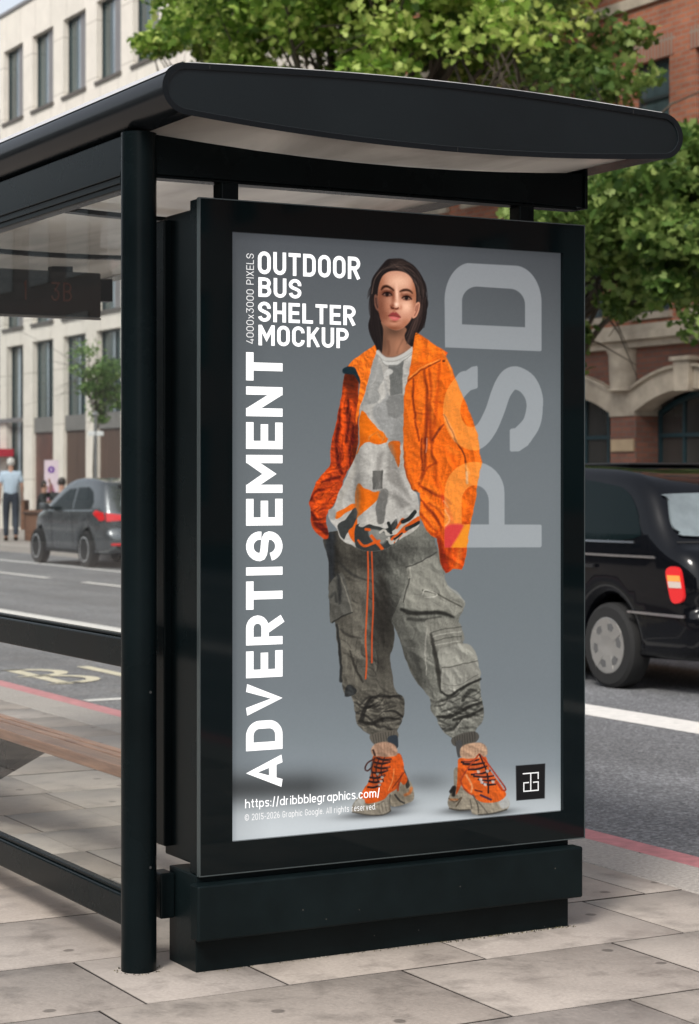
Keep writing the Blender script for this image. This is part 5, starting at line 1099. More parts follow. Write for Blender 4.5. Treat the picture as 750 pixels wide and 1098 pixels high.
# ---------------------------------------------------------------- buildings
def facade(b, X, Y0_, Y1_, Z0, Z1, holes, depth, thick=0.6):
    """wall facing -X with real openings; holes = (y0, y1, z0, z1)"""
    ysx = sorted({Y0_, Y1_} | {h[0] for h in holes} | {h[1] for h in holes}); zs = sorted({Z0, Z1} | {h[2] for h in holes} | {h[3] for h in holes})
    for a, c in zip(ysx, ysx[1:]):
        run = None
        for d, e in zip(zs, zs[1:]):
            my, mz = (a + c) / 2, (d + e) / 2
            if any(h[0] < my < h[1] and h[2] < mz < h[3] for h in holes):
                if run: b.quad((X, a, run[0]), (X, a, run[1]), (X, c, run[1]), (X, c, run[0])); run = None
            else: run = (run[0], e) if run else (d, e)
        if run: b.quad((X, a, run[0]), (X, a, run[1]), (X, c, run[1]), (X, c, run[0]))
    for y0, y1, z0, z1 in holes:
        b.quad((X, y0, z0), (X + depth, y0, z0), (X + depth, y0, z1), (X, y0, z1)); b.quad((X, y1, z0), (X + depth, y1, z0), (X + depth, y1, z1), (X, y1, z1))
        b.quad((X, y0, z0), (X + depth, y0, z0), (X + depth, y1, z0), (X, y1, z0)); b.quad((X, y0, z1), (X + depth, y0, z1), (X + depth, y1, z1), (X, y1, z1))
def shell(b, X, X2, Y0_, Y1_, Z0, Z1):
    b.quad((X, Y0_, Z0), (X2, Y0_, Z0), (X2, Y0_, Z1), (X, Y0_, Z1)); b.quad((X, Y1_, Z0), (X2, Y1_, Z0), (X2, Y1_, Z1), (X, Y1_, Z1))
    b.quad((X2, Y0_, Z0), (X2, Y1_, Z0), (X2, Y1_, Z1), (X2, Y0_, Z1)); b.quad((X, Y0_, Z1), (X2, Y0_, Z1), (X2, Y1_, Z1), (X, Y1_, Z1))
STONE = brick_mat('pale_stone_panels', (0.69, 0.645, 0.575), (0.66, 0.62, 0.55), (0.52, 0.48, 0.42), sx=1 / 1.17, sy=1 / 1.45, msize=0.004, bump=0.2, var=0.10, offset=0.0)
def wglass(name, c, rough=0.06):
    return mat(name, c, rough, var=0.35, scale=0.9, spec=0.75, stretch=(1, 2.2, .5), bump=0.02, bscale=.8)
WG = wglass('window_glass_teal', (0.035, 0.058, 0.060)); WG2 = wglass('window_glass_pale', (0.27, 0.32, 0.36), .12)
FR = mat('window_frame_dark', (0.03, 0.04, 0.043), 0.4); FIN = mat('grey_metal_fin', (0.20, 0.19, 0.19), 0.45, metal=0.2, var=.08, scale=2)
SILL = mat('sill_dark', (0.10, 0.09, 0.08), 0.7)
BX = 19.5
SB = empty('stone_building', (BX, 50, FAR_Z), label='pale stone office building with deep tall windows seen behind the shelter glass', cat='building')
holes = []; wins = []
pit = 2.33
ups = [(52.95 - pit * 0 + 0.0 - (k - 1) * pit - 1.27, 52.95 - (k - 1) * pit + .33) for k in range(0, 6)]
for k, (y0, y1) in enumerate(ups):
    for z0, z1 in ((5.68, 7.75), (8.55, 10.6), (11.48, 13.5)):
        holes.append((y0, y1, z0, z1)); wins.append((y0, y1, z0, z1, 'u'))
    if k == 0: continue
    z0 = 0.12
    holes.append((y0, y1, z0, 5.19)); wins.append((y0, y1, z0, 5.19, 'g%d' % k))
wide = [(y0, y1) for y0, y1 in ups]
holes.append((54.0, 55.35, .12, 5.17)); wins.append((54.0, 55.35, .12, 5.17, 'g0'))
b = MB(); facade(b, BX, 40.2, 55.95, FAR_Z - .1, 14.5, holes, 0.24); shell(b, BX, 34, 40.2, 55.95, FAR_Z - .1, 14.5); sb(b, 'wall', STONE, None, SB)
b = MB(); b.box(BX - .04, BX + .3, 40.2, 55.98, 14.505, 14.60); sb(b, 'parapet_cap', FIN, None, SB)
def pbox(name, m, par, *a, bev=0.0):
    b = MB(); b.box(*a, bev) if bev else b.box(*a)
    return b.build(name, m, par)
def child(o, parent_obj):
    o.parent = parent_obj; o.matrix_parent_inverse = Matrix.Identity(4); o.location = (0, 0, 0); return o
rw = random.Random(3)
for (y0, y1, z0, z1, kind) in wins:
    X0 = BX + .18
    if kind == 'u':
        b = MB(); b.box(BX - .05, BX + .1, y0 - .05, y1 + .05, z0 - .09, z0 - .002); f = sb(b, 'window_sill', SILL, None, SB)
    b = MB(); t = .05
    for a in ((y0, y0 + t, z0, z1), (y1 - t, y1, z0, z1), (y0 + t, y1 - t, z0, z0 + t), (y0 + t, y1 - t, z1 - t, z1)): b.box(X0 - .03, X0 + .05, *a)
    ym = y0 + (y1 - y0) * .42; b.box(X0 - .03, X0 + .05, ym, ym + .05, z0 + t, z1 - t)
    f = sb(b, 'window', FR, None, SB)
    b = MB(); b.quad((X0 + .01, y0 + .05, z0 + .05), (X0 + .01, y1 - .05, z0 + .05), (X0 + .01, y1 - .05, z1 - .05), (X0 + .01, y0 + .05, z1 - .05)); child(b.build('pane', WG, None), f)
    # pale strip and the grey metal fin on the near side of each opening
    b = MB(); b.quad((X0 + .004, y0 + .70, z0 + .06), (X0 + .004, y0 + .92, z0 + .06), (X0 + .004, y0 + .92, z1 - .06), (X0 + .004, y0 + .70, z1 - .06))
    if kind == 'u' or rw.random() < .7: child(b.build('pale_strip', WG2, None), f)
    else: b.bm.free()
    if kind == 'u':
        b = MB(); b.box(X0 - .055, X0 - .034, y0 + .003, y0 + .68, z0 + .003, z1 - .003); child(b.build('fin', FIN, None), f)
DOORM = mat('brown_timber_door', (0.085, 0.05, 0.036), .5, var=.25, scale=3, stretch=(1, 6, .6)); SPAN = mat('grey_spandrel', (0.17, 0.165, 0.155), .6, var=.1, scale=3)
SHOPF = mat('dark_shopfront', (0.02, 0.022, 0.02), .25, spec=.6)
for k in range(1, 6):
    y0, y1 = ups[k]
    b = MB(); b.box(BX + .05, BX + .145, y0 + .003, y1 - .003, 2.72, 3.12); sb(b, 'spandrel', SPAN, None, SB)
    if k in (1, 3):
        b = MB(); b.box(BX + .10, BX + .145, y0 + .003, y1 - .003, .13, 2.715); sb(b, 'doorway', DOORM if k == 3 else mat('red_brown_lobby', (.10, .045, .035), .4, var=.4, scale=2), None, SB)
    if k == 2:
        b = MB(); b.box(BX + .10, BX + .145, y0 + .003, (y0 + y1) / 2 - .01, .13, 2.715); sb(b, 'door', DOORM, None, SB)
        b = MB(); b.box(BX + .10, BX + .145, (y0 + y1) / 2 + .01, y1 - .003, .13, 2.715); sb(b, 'door', DOORM, None, SB)
b = MB(); b.box(BX + .08, BX + .145, 54.02, 54.6, .13, 1.35); sb(b, 'door_panel', SPAN, None, SB)
b = MB(); b.box(BX - .5, BX - .02, 54.7, 57.2, 2.08, 2.30, .01); sb(b, 'awning', mat('red_awning', (.42, .02, .04), .6), None, SB)
b = MB(); b.box(BX - .08, BX + .02, 54.0, 55.95, 3.03, 3.15); sb(b, 'ledge', FIN, None, SB)

SL = empty('slate_building', (19.9, 62, FAR_Z), label='narrow sliver of a bluish building beyond the stone office at the left edge', cat='building')
b = MB(); facade(b, 19.9, 56.05, 80, FAR_Z - .1, 12.2, [(57.0 + 2.6 * k, 58.8 + 2.6 * k, z, z + 1.7) for k in range(8) for z in (3.6, 6.4, 9.2)], .2); shell(b, 19.9, 30, 56.05, 80, FAR_Z - .1, 12.2)
sb(b, 'wall', mat('blue_grey_cladding', (.13, .17, .22), .4, var=.1, scale=1), None, SL)
for k in range(8):
    for z in (3.6, 6.4, 9.2):
        b = MB(); b.box(20.05, 20.11, 57.0 + 2.6 * k, 58.8 + 2.6 * k, z, z + 1.7); sb(b, 'window', WG, None, SL)

# brick building
BR = brick_mat('red_brick', (0.43, 0.155, 0.085), (0.31, 0.105, 0.06), (0.25, 0.19, 0.15), sx=1 / .225, sy=1 / .08, msize=.03, var=.28, bump=.4)
BR2 = brick_mat('dark_brick', (0.20, 0.078, 0.05), (0.14, 0.058, 0.042), (0.11, .085, .07), sx=1 / .225, sy=1 / .08, msize=.03, var=.25)
SOL = brick_mat('soldier_brick', (0.34, 0.115, 0.065), (0.27, 0.09, 0.055), (0.26, 0.2, 0.16), sx=1 / .08, sy=1 / .5, msize=.012, var=.15, offset=0)
LIME = mat('limestone_trim', (0.43, 0.375, 0.30), .8, var=.22, scale=2.2, bump=.2, bscale=12, var2=(.28, .24, .19))
CX = 19.0
BB = empty('brick_building', (CX, 26, FAR_Z), label='red brick building with stone arches over dark ground floor windows, behind the taxi', cat='building')
PITCH = 3.16; KEY0 = 24.17
ups2 = []
for j in range(-5, 4):
    c = KEY0 + PITCH * j + .85
    for cc in (c - .0, c - 1.47):
        for z0, z1 in ((3.95, 5.45), (6.22, 7.75), (9.1, 10.7)): ups2.append((cc - .43, cc + .43, z0, z1))
Y0B, Y1B = KEY0 - PITCH * 5.5, KEY0 + PITCH * 3.5 - 1.6
ups2 = [h for h in ups2 if h[0] > Y0B + .3 and h[1] < Y1B - .3]
b = MB(); facade(b, CX, Y0B, Y1B, 3.78, 13.2, ups2, .14); shell(b, CX, 32, Y0B, Y1B, FAR_Z - .1, 13.2); sb(b, 'wall', BR, None, BB)
for (y0, y1, z0, z1) in ups2:
    b = MB(); b.box(CX - .012, CX + .05, y0 - .12, y1 + .12, z1 + .002, z1 + .33); sb(b, 'lintel', SOL, None, BB)
    b = MB(); b.box(CX - .07, CX + .05, y0 - .08, y1 + .08, z0 - .10, z0 - .002); sb(b, 'sill', LIME, None, BB)
    b = MB(); t = .05; X0 = CX + .08; zm = z0 + .62 * (z1 - z0)
    for a in ((y0, y0 + t, z0, z1), (y1 - t, y1, z0, z1), (y0 + t, y1 - t, z0, z0 + t), (y0 + t, y1 - t, z1 - t, z1), (y0 + t, y1 - t, zm, zm + .05)): b.box(X0, X0 + .06, *a)
    f = sb(b, 'window', FR, None, BB)
    b = MB(); b.quad((X0 + .03, y0 + .04, z0 + .04), (X0 + .03, y1 - .04, z0 + .04), (X0 + .03, y1 - .04, z1 - .04), (X0 + .03, y0 + .04, z1 - .04)); child(b.build('pane', wglass('window_glass_blue', (.06, .09, .10)), None), f)
# ground floor: arches of stone
TEAL = mat('teal_black_joinery', (0.012, 0.034, 0.042), .3)
def zin(y, c):   # intrados height
    t = (y - c) / 1.26; return 2.46 + .31 * max(0, 1 - t * t)
def zex(y, c):
    t = (y - c) / 1.30; return 2.79 + .30 * max(0, 1 - abs(t) ** 2.0)
b = MB(); b.box(CX - .10, CX + .3, Y0B, Y1B, 3.44, 3.54); b.box(CX - .22, CX + .3, Y0B, Y1B, 3.545, 3.66); b.box(CX - .16, CX + .3, Y0B, Y1B, 3.665, 3.775); sb(b, 'cornice', LIME, None, BB)
b = MB(); b.box(CX - .05, CX + .05, Y0B, Y1B, 8.62, 8.78); sb(b, 'string_course', LIME, None, BB)
b = MB(); b.box(CX - .12, CX + .4, Y0B, Y1B, 13.2, 13.45); sb(b, 'coping', LIME, None, BB)
cs = [KEY0 + PITCH * j for j in range(-5, 3)]
ysamp = np.linspace(-1.29, 1.29, 25)
bu, bl_ = MB(), MB()
for c in cs:
    top = [(c + y, 3.438) for y in (-1.29, 1.29)]
    bu.prism([(c + y, zex(c + y, c) + .003) for y in ysamp] + [(c + 1.29, 3.438), (c - 1.29, 3.438)], 0, CX + .04, CX + .3)
    # stone arch band
    b = MB(); b.prism([(c + y, zin(c + y, c)) for y in np.linspace(-1.26, 1.26, 25)] + [(c + y, zex(c + y, c)) for y in np.linspace(1.29, -1.29, 25)], 0, CX - .03, CX + .3); sb(b, 'arch', LIME, None, BB)
    b = MB(); b.prism([(c + y, zex(c + y, c) + .002) for y in ysamp] + [(c + y, zex(c + y, c) + .045) for y in ysamp[::-1]], 0, CX - .09, CX + .1); sb(b, 'arch_moulding', LIME, None, BB)
    b = MB(); b.prism([(c - .16, 2.73), (c + .16, 2.73), (c + .19, 3.17), (c - .19, 3.17)], 0, CX - .12, CX + .1, .008); b.box(CX - .16, CX + .1, c - .24, c + .24, 3.175, 3.24, .008); sb(b, 'keystone', LIME, None, BB)
    # window of the arch
    b = MB(); X0 = CX + .42; t = .07
    prof_ = [(c + y, zin(c + y, c) - .002) for y in np.linspace(-1.2, 1.2, 21)]
    b.prism([(c - 1.25, .5), (c - 1.25, 2.47)] + prof_ + [(c + 1.25, 2.47), (c + 1.25, .5)] + [(c + 1.18, .5), (c + 1.18, 2.40)] + [(y, z - .09) for y, z in prof_[::-1]] + [(c - 1.18, 2.40), (c - 1.18, .5)], 0, X0, X0 + .08)
    for y in (-.62, 0, .62): b.box(X0 + .004, X0 + .07, c + y - .03, c + y + .03, .57, zin(c + y, c) - .092)
    b.box(X0 - .004, X0 + .074, c - 1.178, c + 1.178, 2.07, 2.13); b.box(X0 + .002, X0 + .072, c - 1.178, c + 1.178, .5, .565)
    f = sb(b, 'arched_window', TEAL, None, BB)
    b = MB(); b.prism([(c - 1.24, .5)] + prof_ + [(c + 1.24, .5)], 0, X0 + .035, X0 + .045); child(b.build('pane', wglass('shop_glass', (.035, .034, .032), .04), None), f)
    b = MB(); b.box(CX + .2, CX + .46, c - 1.25, c + 1.25, FAR_Z - .1, .498); sb(b, 'stall_riser', BR2, None, BB)
    ra = rw.choice(((.35, .09, .03), (.2, .16, .12), (.10, .2, .22)))
sb(bu, 'spandrel_brick', BR2, None, BB); bl_.bm.free()
for j, c in enumerate(cs[:-1] + [cs[-1]]):
    pc = c + PITCH / 2
    if pc > Y1B: continue
    b = MB(); b.box(CX, CX + .5, pc - .325, pc + .325, FAR_Z - .1, 2.398, .004); sb(b, 'brick_pier', BR2, None, BB)
    b = MB(); b.box(CX - .028, CX + .5, pc - .32, pc + .32, 2.40, 2.79, .004); sb(b, 'impost', LIME, None, BB)
    b = MB(); b.lathe([(.0, 0), (.285, 0), (.285, .02), (.25, .04), (.27, .5), (.27, .55), (.30, .60), (.30, .64), (0, .64)], (CX + .06, pc, 2.79), n=24); sb(b, 'pilaster', LIME, 40, BB)
    b = MB(); b.box(CX - .035, CX - .001, pc - .30, pc + .27, 1.86, 2.045, .003); sb(b, 'wall_plate', mat('tan_plate', (.36, .27, .17), .5, var=.1), None, BB)

# third block between the two, set back; and the terrace that continues the street (seen mirrored in the glossy case)
GB = empty('office_block', (27, 37, FAR_Z), label='pale plastered block set back between the brick and stone buildings, behind the tree', cat='building')
holes3 = [(33.2 + 1.9 * k, 34.3 + 1.9 * k, z, z + 1.6) for k in range(6) for z in (1.0, 3.6, 6.2, 8.8)]
b = MB(); facade(b, 25, 32.2, 44.9, FAR_Z - .1, 11, holes3, .2); shell(b, 25, 36, 32.2, 44.9, FAR_Z - .1, 11); sb(b, 'wall', mat('pale_plaster', (.5, .47, .43), .8, var=.1), None, GB)
for h in holes3:
    b = MB(); b.box(25.1, 25.16, *h); sb(b, 'window', WG, None, GB)
TR = empty('brick_terrace', (19.2, -20, FAR_Z), label='brown brick terrace further along the street, mirrored in the black poster case', cat='building')
holes4 = [(-51 + 2.4 * k, -49.8 + 2.4 * k, z, z + 1.7) for k in range(23) for z in (.9, 3.9, 6.9, 9.7)]
b = MB(); facade(b, 19.2, -52, 5.8, FAR_Z - .1, 12.5, holes4, .2); shell(b, 19.2, 30, -52, 5.8, FAR_Z - .1, 12.5); sb(b, 'wall', BR2, None, TR)
for h in holes4:
    b = MB(); b.box(19.32, 19.38, *h); sb(b, 'window', WG, None, TR)
NB = empty('street_corner_house', (8, -58, 0), label='dark brick corner house that closes the street, mirrored in the black poster case', cat='building')
holes5 = [(-2 + 2.6 * k, -.8 + 2.6 * k, z, z + 1.7) for k in range(12) for z in (.9, 3.9, 6.9, 9.7)]
b = MB(); b.box(-4, 34, -75, -60, -.1, 13); sb(b, 'wall', BR2, None, NB)
for h in holes5:
    if h[0] < 33: b = MB(); b.box(h[0], h[1], -60.0, -59.95, h[2], h[3]); sb(b, 'window', WG, None, NB)

# ---------------------------------------------------------------- trees
LEAFM = attr_mat('tree_leaves', 'tone', rough=.5, spec=.35, translucent=.45)
BARK = mat('bark', (.075, .06, .045), .9, var=.35, scale=6, bump=.6, bscale=18)
def leaves_mesh(name, centers, n, sig, size, seed, cols, lobes=True, crown=None):
    r = np.random.default_rng(seed); K = len(centers); centers = np.asarray(centers)
    w = r.random(K) + .3; w /= w.sum(); which = r.choice(K, n, p=w)
    sg = np.asarray(sig) * (0.55 + .9 * r.random(K))[which][:, None]
    d = r.normal(size=(n, 3)); d /= (np.linalg.norm(d, axis=1)[:, None] + 1e-6); P = centers[which] + d * (r.random((n, 1)) ** .45) * sg * np.array((1.15, 1.15, .62))
    # leaf frames: normals mostly up, drooping
    nrm = r.normal(size=(n, 3)) * np.array((.75, .75, .5)) + np.array((0, 0, .75)); nrm /= np.linalg.norm(nrm, axis=1)[:, None]
    a = np.cross(nrm, r.normal(size=(n, 3))); a /= np.linalg.norm(a, axis=1)[:, None]; c = np.cross(nrm, a)
    s = size * (0.6 + .7 * r.random(n))
    if lobes: shp = [(0, -.5), (.30, -.42), (.22, -.16), (.55, -.05), (.26, .14), (.30, .42), (0, .62), (-.30, .42), (-.26, .14), (-.55, -.05), (-.22, -.16), (-.30, -.42)]
    else: shp = [(0, -.5), (.26, -.1), (.2, .25), (0, .55), (-.2, .25), (-.26, -.1)]
    k = len(shp); V = np.zeros((n, k, 3)); 
    for i, (u, v) in enumerate(shp): V[:, i] = P + (a * u + c * v + nrm * (abs(u) * .25 - v * v * .3)) * s[:, None]
    F = np.arange(n * k).reshape(n, k)
    t = r.random(n); tc = (r.random(K)[which] - .5) * .5
    C0, C1, C2 = [np.array(x) for x in cols]; m = np.clip(t + tc, 0, 1)[:, None]
    m = np.clip(m + (r.random((n, 1)) < .10) * .55, 0, 1.25)
    Cc = np.where(m < .5, C0 + (C1 - C0) * m * 2, C1 + (C2 - C1) * (m - .5) * 2); Cc = np.repeat(Cc, k, 0)
    return np_mesh(name, V.reshape(-1, 3), F, Cc)
def tree(name, label, base, trunk_top, crown_c, crown_r, nclus, nleaf, sig, size, seed, cols, group=None, r0=.2, cat='tree', lobes=True, nl=26, extra=(), keep=None):
    rs = random.Random(seed); t = empty(name, base, label=label, cat=cat, group=group)
    cen = []
    cc = Vector(crown_c); cr = Vector(crown_r)
    while len(cen) < nclus:
        d = Vector((rs.gauss(0, 1), rs.gauss(0, 1), rs.gauss(0, 1))).normalized() * (rs.random() ** .38)
        p = Vector((cc.x + d.x * cr.x, cc.y + d.y * cr.y, cc.z + d.z * cr.z))
        wob = .82 + .18 * math.sin(d.x * 7 + seed) * math.cos(d.y * 6 - seed)
        p = cc + (p - cc) * wob
        if keep is None or keep(p): cen.append(p)
    cen += [Vector(e) for e in extra]
    b = MB(); bx = Vector(base); top = Vector(trunk_top); mid = bx.lerp(top, .5) + Vector((rs.uniform(-.1, .1), rs.uniform(-.1, .1), 0))
    b.tube([bx - Vector((0, 0, .1)), bx + Vector((0, 0, .3)), mid, top], [r0 * 1.35, r0 * 1.05, r0 * .9, r0 * .75], 14)
    rel(b.build('trunk', BARK, None, 60), t)
    b = MB()
    for i in range(nl):
        e = rs.choice(cen); st = bx.lerp(top, rs.uniform(.75, 1.0)); m1 = st.lerp(e, .35) + Vector((rs.uniform(-.3, .3), rs.uniform(-.3, .3), .25 * (e - st).length * .4)); m2 = st.lerp(e, .7) + Vector((rs.uniform(-.3, .3), rs.uniform(-.3, .3), .2))
        rr = r0 * rs.uniform(.25, .5); b.tube([st, m1, m2, e], [rr, rr * .7, rr * .42, rr * .12], 7, False)
        for _ in range(3):
            e2 = m2 + Vector((rs.gauss(0, .7), rs.gauss(0, .7), rs.gauss(.1, .5))); b.tube([m2.lerp(m1, rs.random() * .5), m2.lerp(e2, .5) + Vector((0, 0, .08)), e2], [rr * .35, rr * .22, rr * .08], 5, False)
    rel(b.build('limbs', BARK, None, 60), t)
    me = leaves_mesh('crown', cen, nleaf, sig, size, seed, cols, lobes); rel(link('crown', me, LEAFM), t)
    return t
G_Y = ((.075, .16, .022), (.22, .36, .05), (.52, .62, .17)); G_D = ((.045, .10, .02), (.12, .21, .045), (.28, .38, .11)); G_S = ((.07, .14, .04), (.14, .26, .07), (.26, .38, .13))
tree('plane_tree', 'broad yellow-green tree whose crown rises behind the middle of the shelter roof', (16.0, 28.6, FAR_Z), (16.0, 28.6, 4.6), (15.4, 27.3, 9.6), (3.4, 6.6, 3.7), 200, 52000, .52, .125, 21, G_Y, r0=.2, nl=46)
tree('plane_tree', 'darker tree with drooping leaves before the brick building, right of the poster', (15.6, 22.6, FAR_Z), (15.6, 22.6, 3.4), (15.5, 20.2, 4.65), (1.8, 2.7, 1.25), 70, 22000, .46, .115, 33, G_D, r0=.15, nl=26,
     keep=lambda p: p.z > 3.0 + .3 * abs(p.y - 21), extra=((15.3, 22.2, 2.9), (15.3, 22.35, 3.2), (15.4, 21.9, 3.3), (15.6, 19.2, 3.3), (15.5, 18.9, 3.6)) + tuple((16.3 + .5 * math.sin(i * 2.1), 22.2 + .23 * i, 6.75 + .12 * i + .55 * math.sin(i * 1.7)) for i in range(20)))
tree('plane_tree', 'bright leafy tree at the right edge of the stone building, left of the roof nose', (16.6, 35.6, FAR_Z), (16.6, 35.6, 6.0), (16.6, 35.8, 9.9), (1.5, 1.55, 1.5), 40, 9500, .48, .125, 41, G_Y, r0=.14, nl=16)
tree('young_tree', 'slim young street tree with a thin stem in front of the stone office', (17.2, 42.9, FAR_Z), (17.2, 42.9, 3.2), (17.2, 42.7, 3.6), (.55, .75, 1.35), 34, 2300, .26, .10, 52, G_S, r0=.045, nl=22, lobes=False)
# ---------------------------------------------------------------- vehicles
def densify(P, step=.06):
    out = []
    for i in range(len(P)):
        a, c = P[i], P[(i + 1) % len(P)]; k = max(1, int(math.hypot(c[0] - a[0], c[1] - a[1]) / step))
        for j in range(k): out.append((a[0] + (c[0] - a[0]) * j / k, a[1] + (c[1] - a[1]) * j / k))
    return out
def inset(P, d):
    n = len(P); out = []; area = sum(P[i][0] * P[(i + 1) % n][1] - P[(i + 1) % n][0] * P[i][1] for i in range(n)); s = 1 if area > 0 else -1
    for i in range(n):
        a, p, c = np.array(P[i - 1]), np.array(P[i]), np.array(P[(i + 1) % n]); d1 = (p - a) / (np.linalg.norm(p - a) + 1e-9); d2 = (c - p) / (np.linalg.norm(c - p) + 1e-9)
        nn = np.array((-d1[1] - d2[1], d1[0] + d2[0])) * s; L = np.linalg.norm(nn); nn = nn / L if L > 1e-6 else nn
        out.append(tuple(p + nn * d))
    return out
def spline_open(P, k=5):
    out = []; n = len(P)
    for i in range(n - 1):
        p0, p1, p2, p3 = [np.array(P[min(max(i + j - 1, 0), n - 1)], float) for j in range(4)]
        for t in np.linspace(0, 1, k, endpoint=False): out.append(tuple(0.5 * (2 * p1 + (p2 - p0) * t + (2 * p0 - 5 * p1 + 4 * p2 - p3) * t * t + (3 * p1 - p0 - 3 * p2 + p3) * t ** 3)))
    return out + [tuple(map(float, P[-1]))]
class Car:
    def __init__(s, root, upper, wheels, rw, hw, sill, belt, top, tum=.14, r=.07, xr=(-.4, .9), kr=.10, bow=.12, xf=2.4, kf=.14):
        s.root, s.hw, s.belt, s.top, s.tum, s.r = root, hw, belt, top, tum, r; s.kr, s.bow, s.xr, s.xf, s.kf = kr, bow, xr, xf, kf
        up = spline_open(upper, 4); s.up = up; s.xmin = min(p[0] for p in up); s.xmax = max(p[0] for p in up)
        low = []
        for wx in sorted(wheels, reverse=True):
            ar = rw * 1.17; a0 = math.degrees(math.asin(max(-1, (sill - rw) / ar)))
            low += arc(wx, rw, ar, ar, a0, 180 - a0, 18)
        s.sil = up + low; rear = [p for p in up[:len(up) // 2]]; s.rear = rear
    def D(s, x, y, z):
        k = 1.0
        if z > s.belt: k *= 1 - s.tum * ((z - s.belt) / (s.top - s.belt)) ** 1.15
        else: k *= 1 - .05 * ((s.belt - z) / s.belt) ** 2
        q = max(0, (s.xr[0] + .5 - x) / (s.xr[0] + .5 - s.xmin)); k *= 1 - s.kr * q ** 2.2
        q2 = max(0, (x - s.xf) / (s.xmax - s.xf)); k *= 1 - s.kf * q2 ** 2
        xx = x + s.bow * (abs(y) / s.hw) ** 2.6 * min(1, q) - s.bow * 1.6 * (abs(y) / s.hw) ** 2.4 * min(1, q2)
        return (xx, y * k, z)
    def rearx(s, z):
        best = None
        for a, c in zip(s.rear, s.rear[1:]):
            if min(a[1], c[1]) <= z <= max(a[1], c[1]) and abs(a[1] - c[1]) > 1e-6: best = a[0] + (c[0] - a[0]) * (z - a[1]) / (c[1] - a[1])
        return best if best is not None else s.xmin
    def body(s, m):
        P = densify(s.sil, .07); n = len(P); hw, r = s.hw, s.r; rings = []
        ang = [0, 22, 45, 68, 90]
        for a in ang[::-1]: rings.append((-(hw - r + r * math.sin(math.radians(a))), r * (1 - math.cos(math.radians(a)))))
        for y in np.linspace(-(hw - r), hw - r, 9)[1:-1]: rings.append((y, 0))
        for a in ang: rings.append((hw - r + r * math.sin(math.radians(a)), r * (1 - math.cos(math.radians(a)))))
        bm = bmesh.new(); R = []
        for y, d in rings:
            Q = inset(P, d) if d > 0 else P; R.append([bm.verts.new(s.D(q[0], y, q[1])) for q in Q])
        for a, c in zip(R, R[1:]):
            for i in range(n): bm.faces.new((a[i], a[(i + 1) % n], c[(i + 1) % n], c[i]))
        Q = inset(P, r); vs, fs = poly_patch(Q, .11)
        for sg in (-1, 1):
            V = [bm.verts.new(s.D(v[0], sg * hw, v[1])) for v in vs]
            for f in fs: bm.faces.new([V[i] for i in f])
        bmesh.ops.remove_doubles(bm, verts=bm.verts, dist=.004); bmesh.ops.recalc_face_normals(bm, faces=bm.faces)
        me = bpy.data.meshes.new('body'); bm.to_mesh(me); bm.free(); me.polygons.foreach_set('use_smooth', [True] * len(me.polygons)); me.set_sharp_from_angle(angle=math.radians(48))
        o = link('body', me, m, s.root); return o
    def side(s, name, P, m, sg=-1, off=.006, step=.07, parent=None, sm=False, rim=None):
        if sm: P = smooth_closed(P, 4)
        vs, fs = poly_patch(P, step); bm = bmesh.new()
        V = []
        for v in vs:
            x, y, z = s.D(v[0], sg * s.hw, v[1]); V.append(bm.verts.new((x, y + sg * off, z)))
        for f in fs: bm.faces.new([V[i] for i in f])
        bmesh.ops.recalc_face_normals(bm, faces=bm.faces)
        r = bmesh.ops.extrude_face_region(bm, geom=list(bm.faces)); 
        for g in r['geom']:
            if isinstance(g, bmesh.types.BMVert): g.co.y -= sg * .02
        bmesh.ops.recalc_face_normals(bm, faces=bm.faces)
        me = bpy.data.meshes.new(name); bm.to_mesh(me); bm.free(); return link(name, me, m, parent or s.root)
    def back(s, name, P, m, off=.006, step=.07, parent=None, sm=False, thick=.02):
        if sm: P = smooth_closed(P, 4)
        vs, fs = poly_patch(P, step); bm = bmesh.new(); V = []
        for y, z in vs:
            x, yy, zz = s.D(s.rearx(z), y, z); V.append(bm.verts.new((x - off, yy, zz)))
        for f in fs: bm.faces.new([V[i] for i in f])
        r = bmesh.ops.extrude_face_region(bm, geom=list(bm.faces))
        for g in r['geom']:
            if isinstance(g, bmesh.types.BMVert): g.co.x += thick
        bmesh.ops.recalc_face_normals(bm, faces=bm.faces)
        me = bpy.data.meshes.new(name); bm.to_mesh(me); bm.free()
        me.polygons.foreach_set('use_smooth', [True] * len(me.polygons)); me.set_sharp_from_angle(angle=math.radians(40)); return link(name, me, m, parent or s.root)
TYRE = mat('tyre_rubber', (.012, .012, .012), .85, bump=.2, bscale=40)
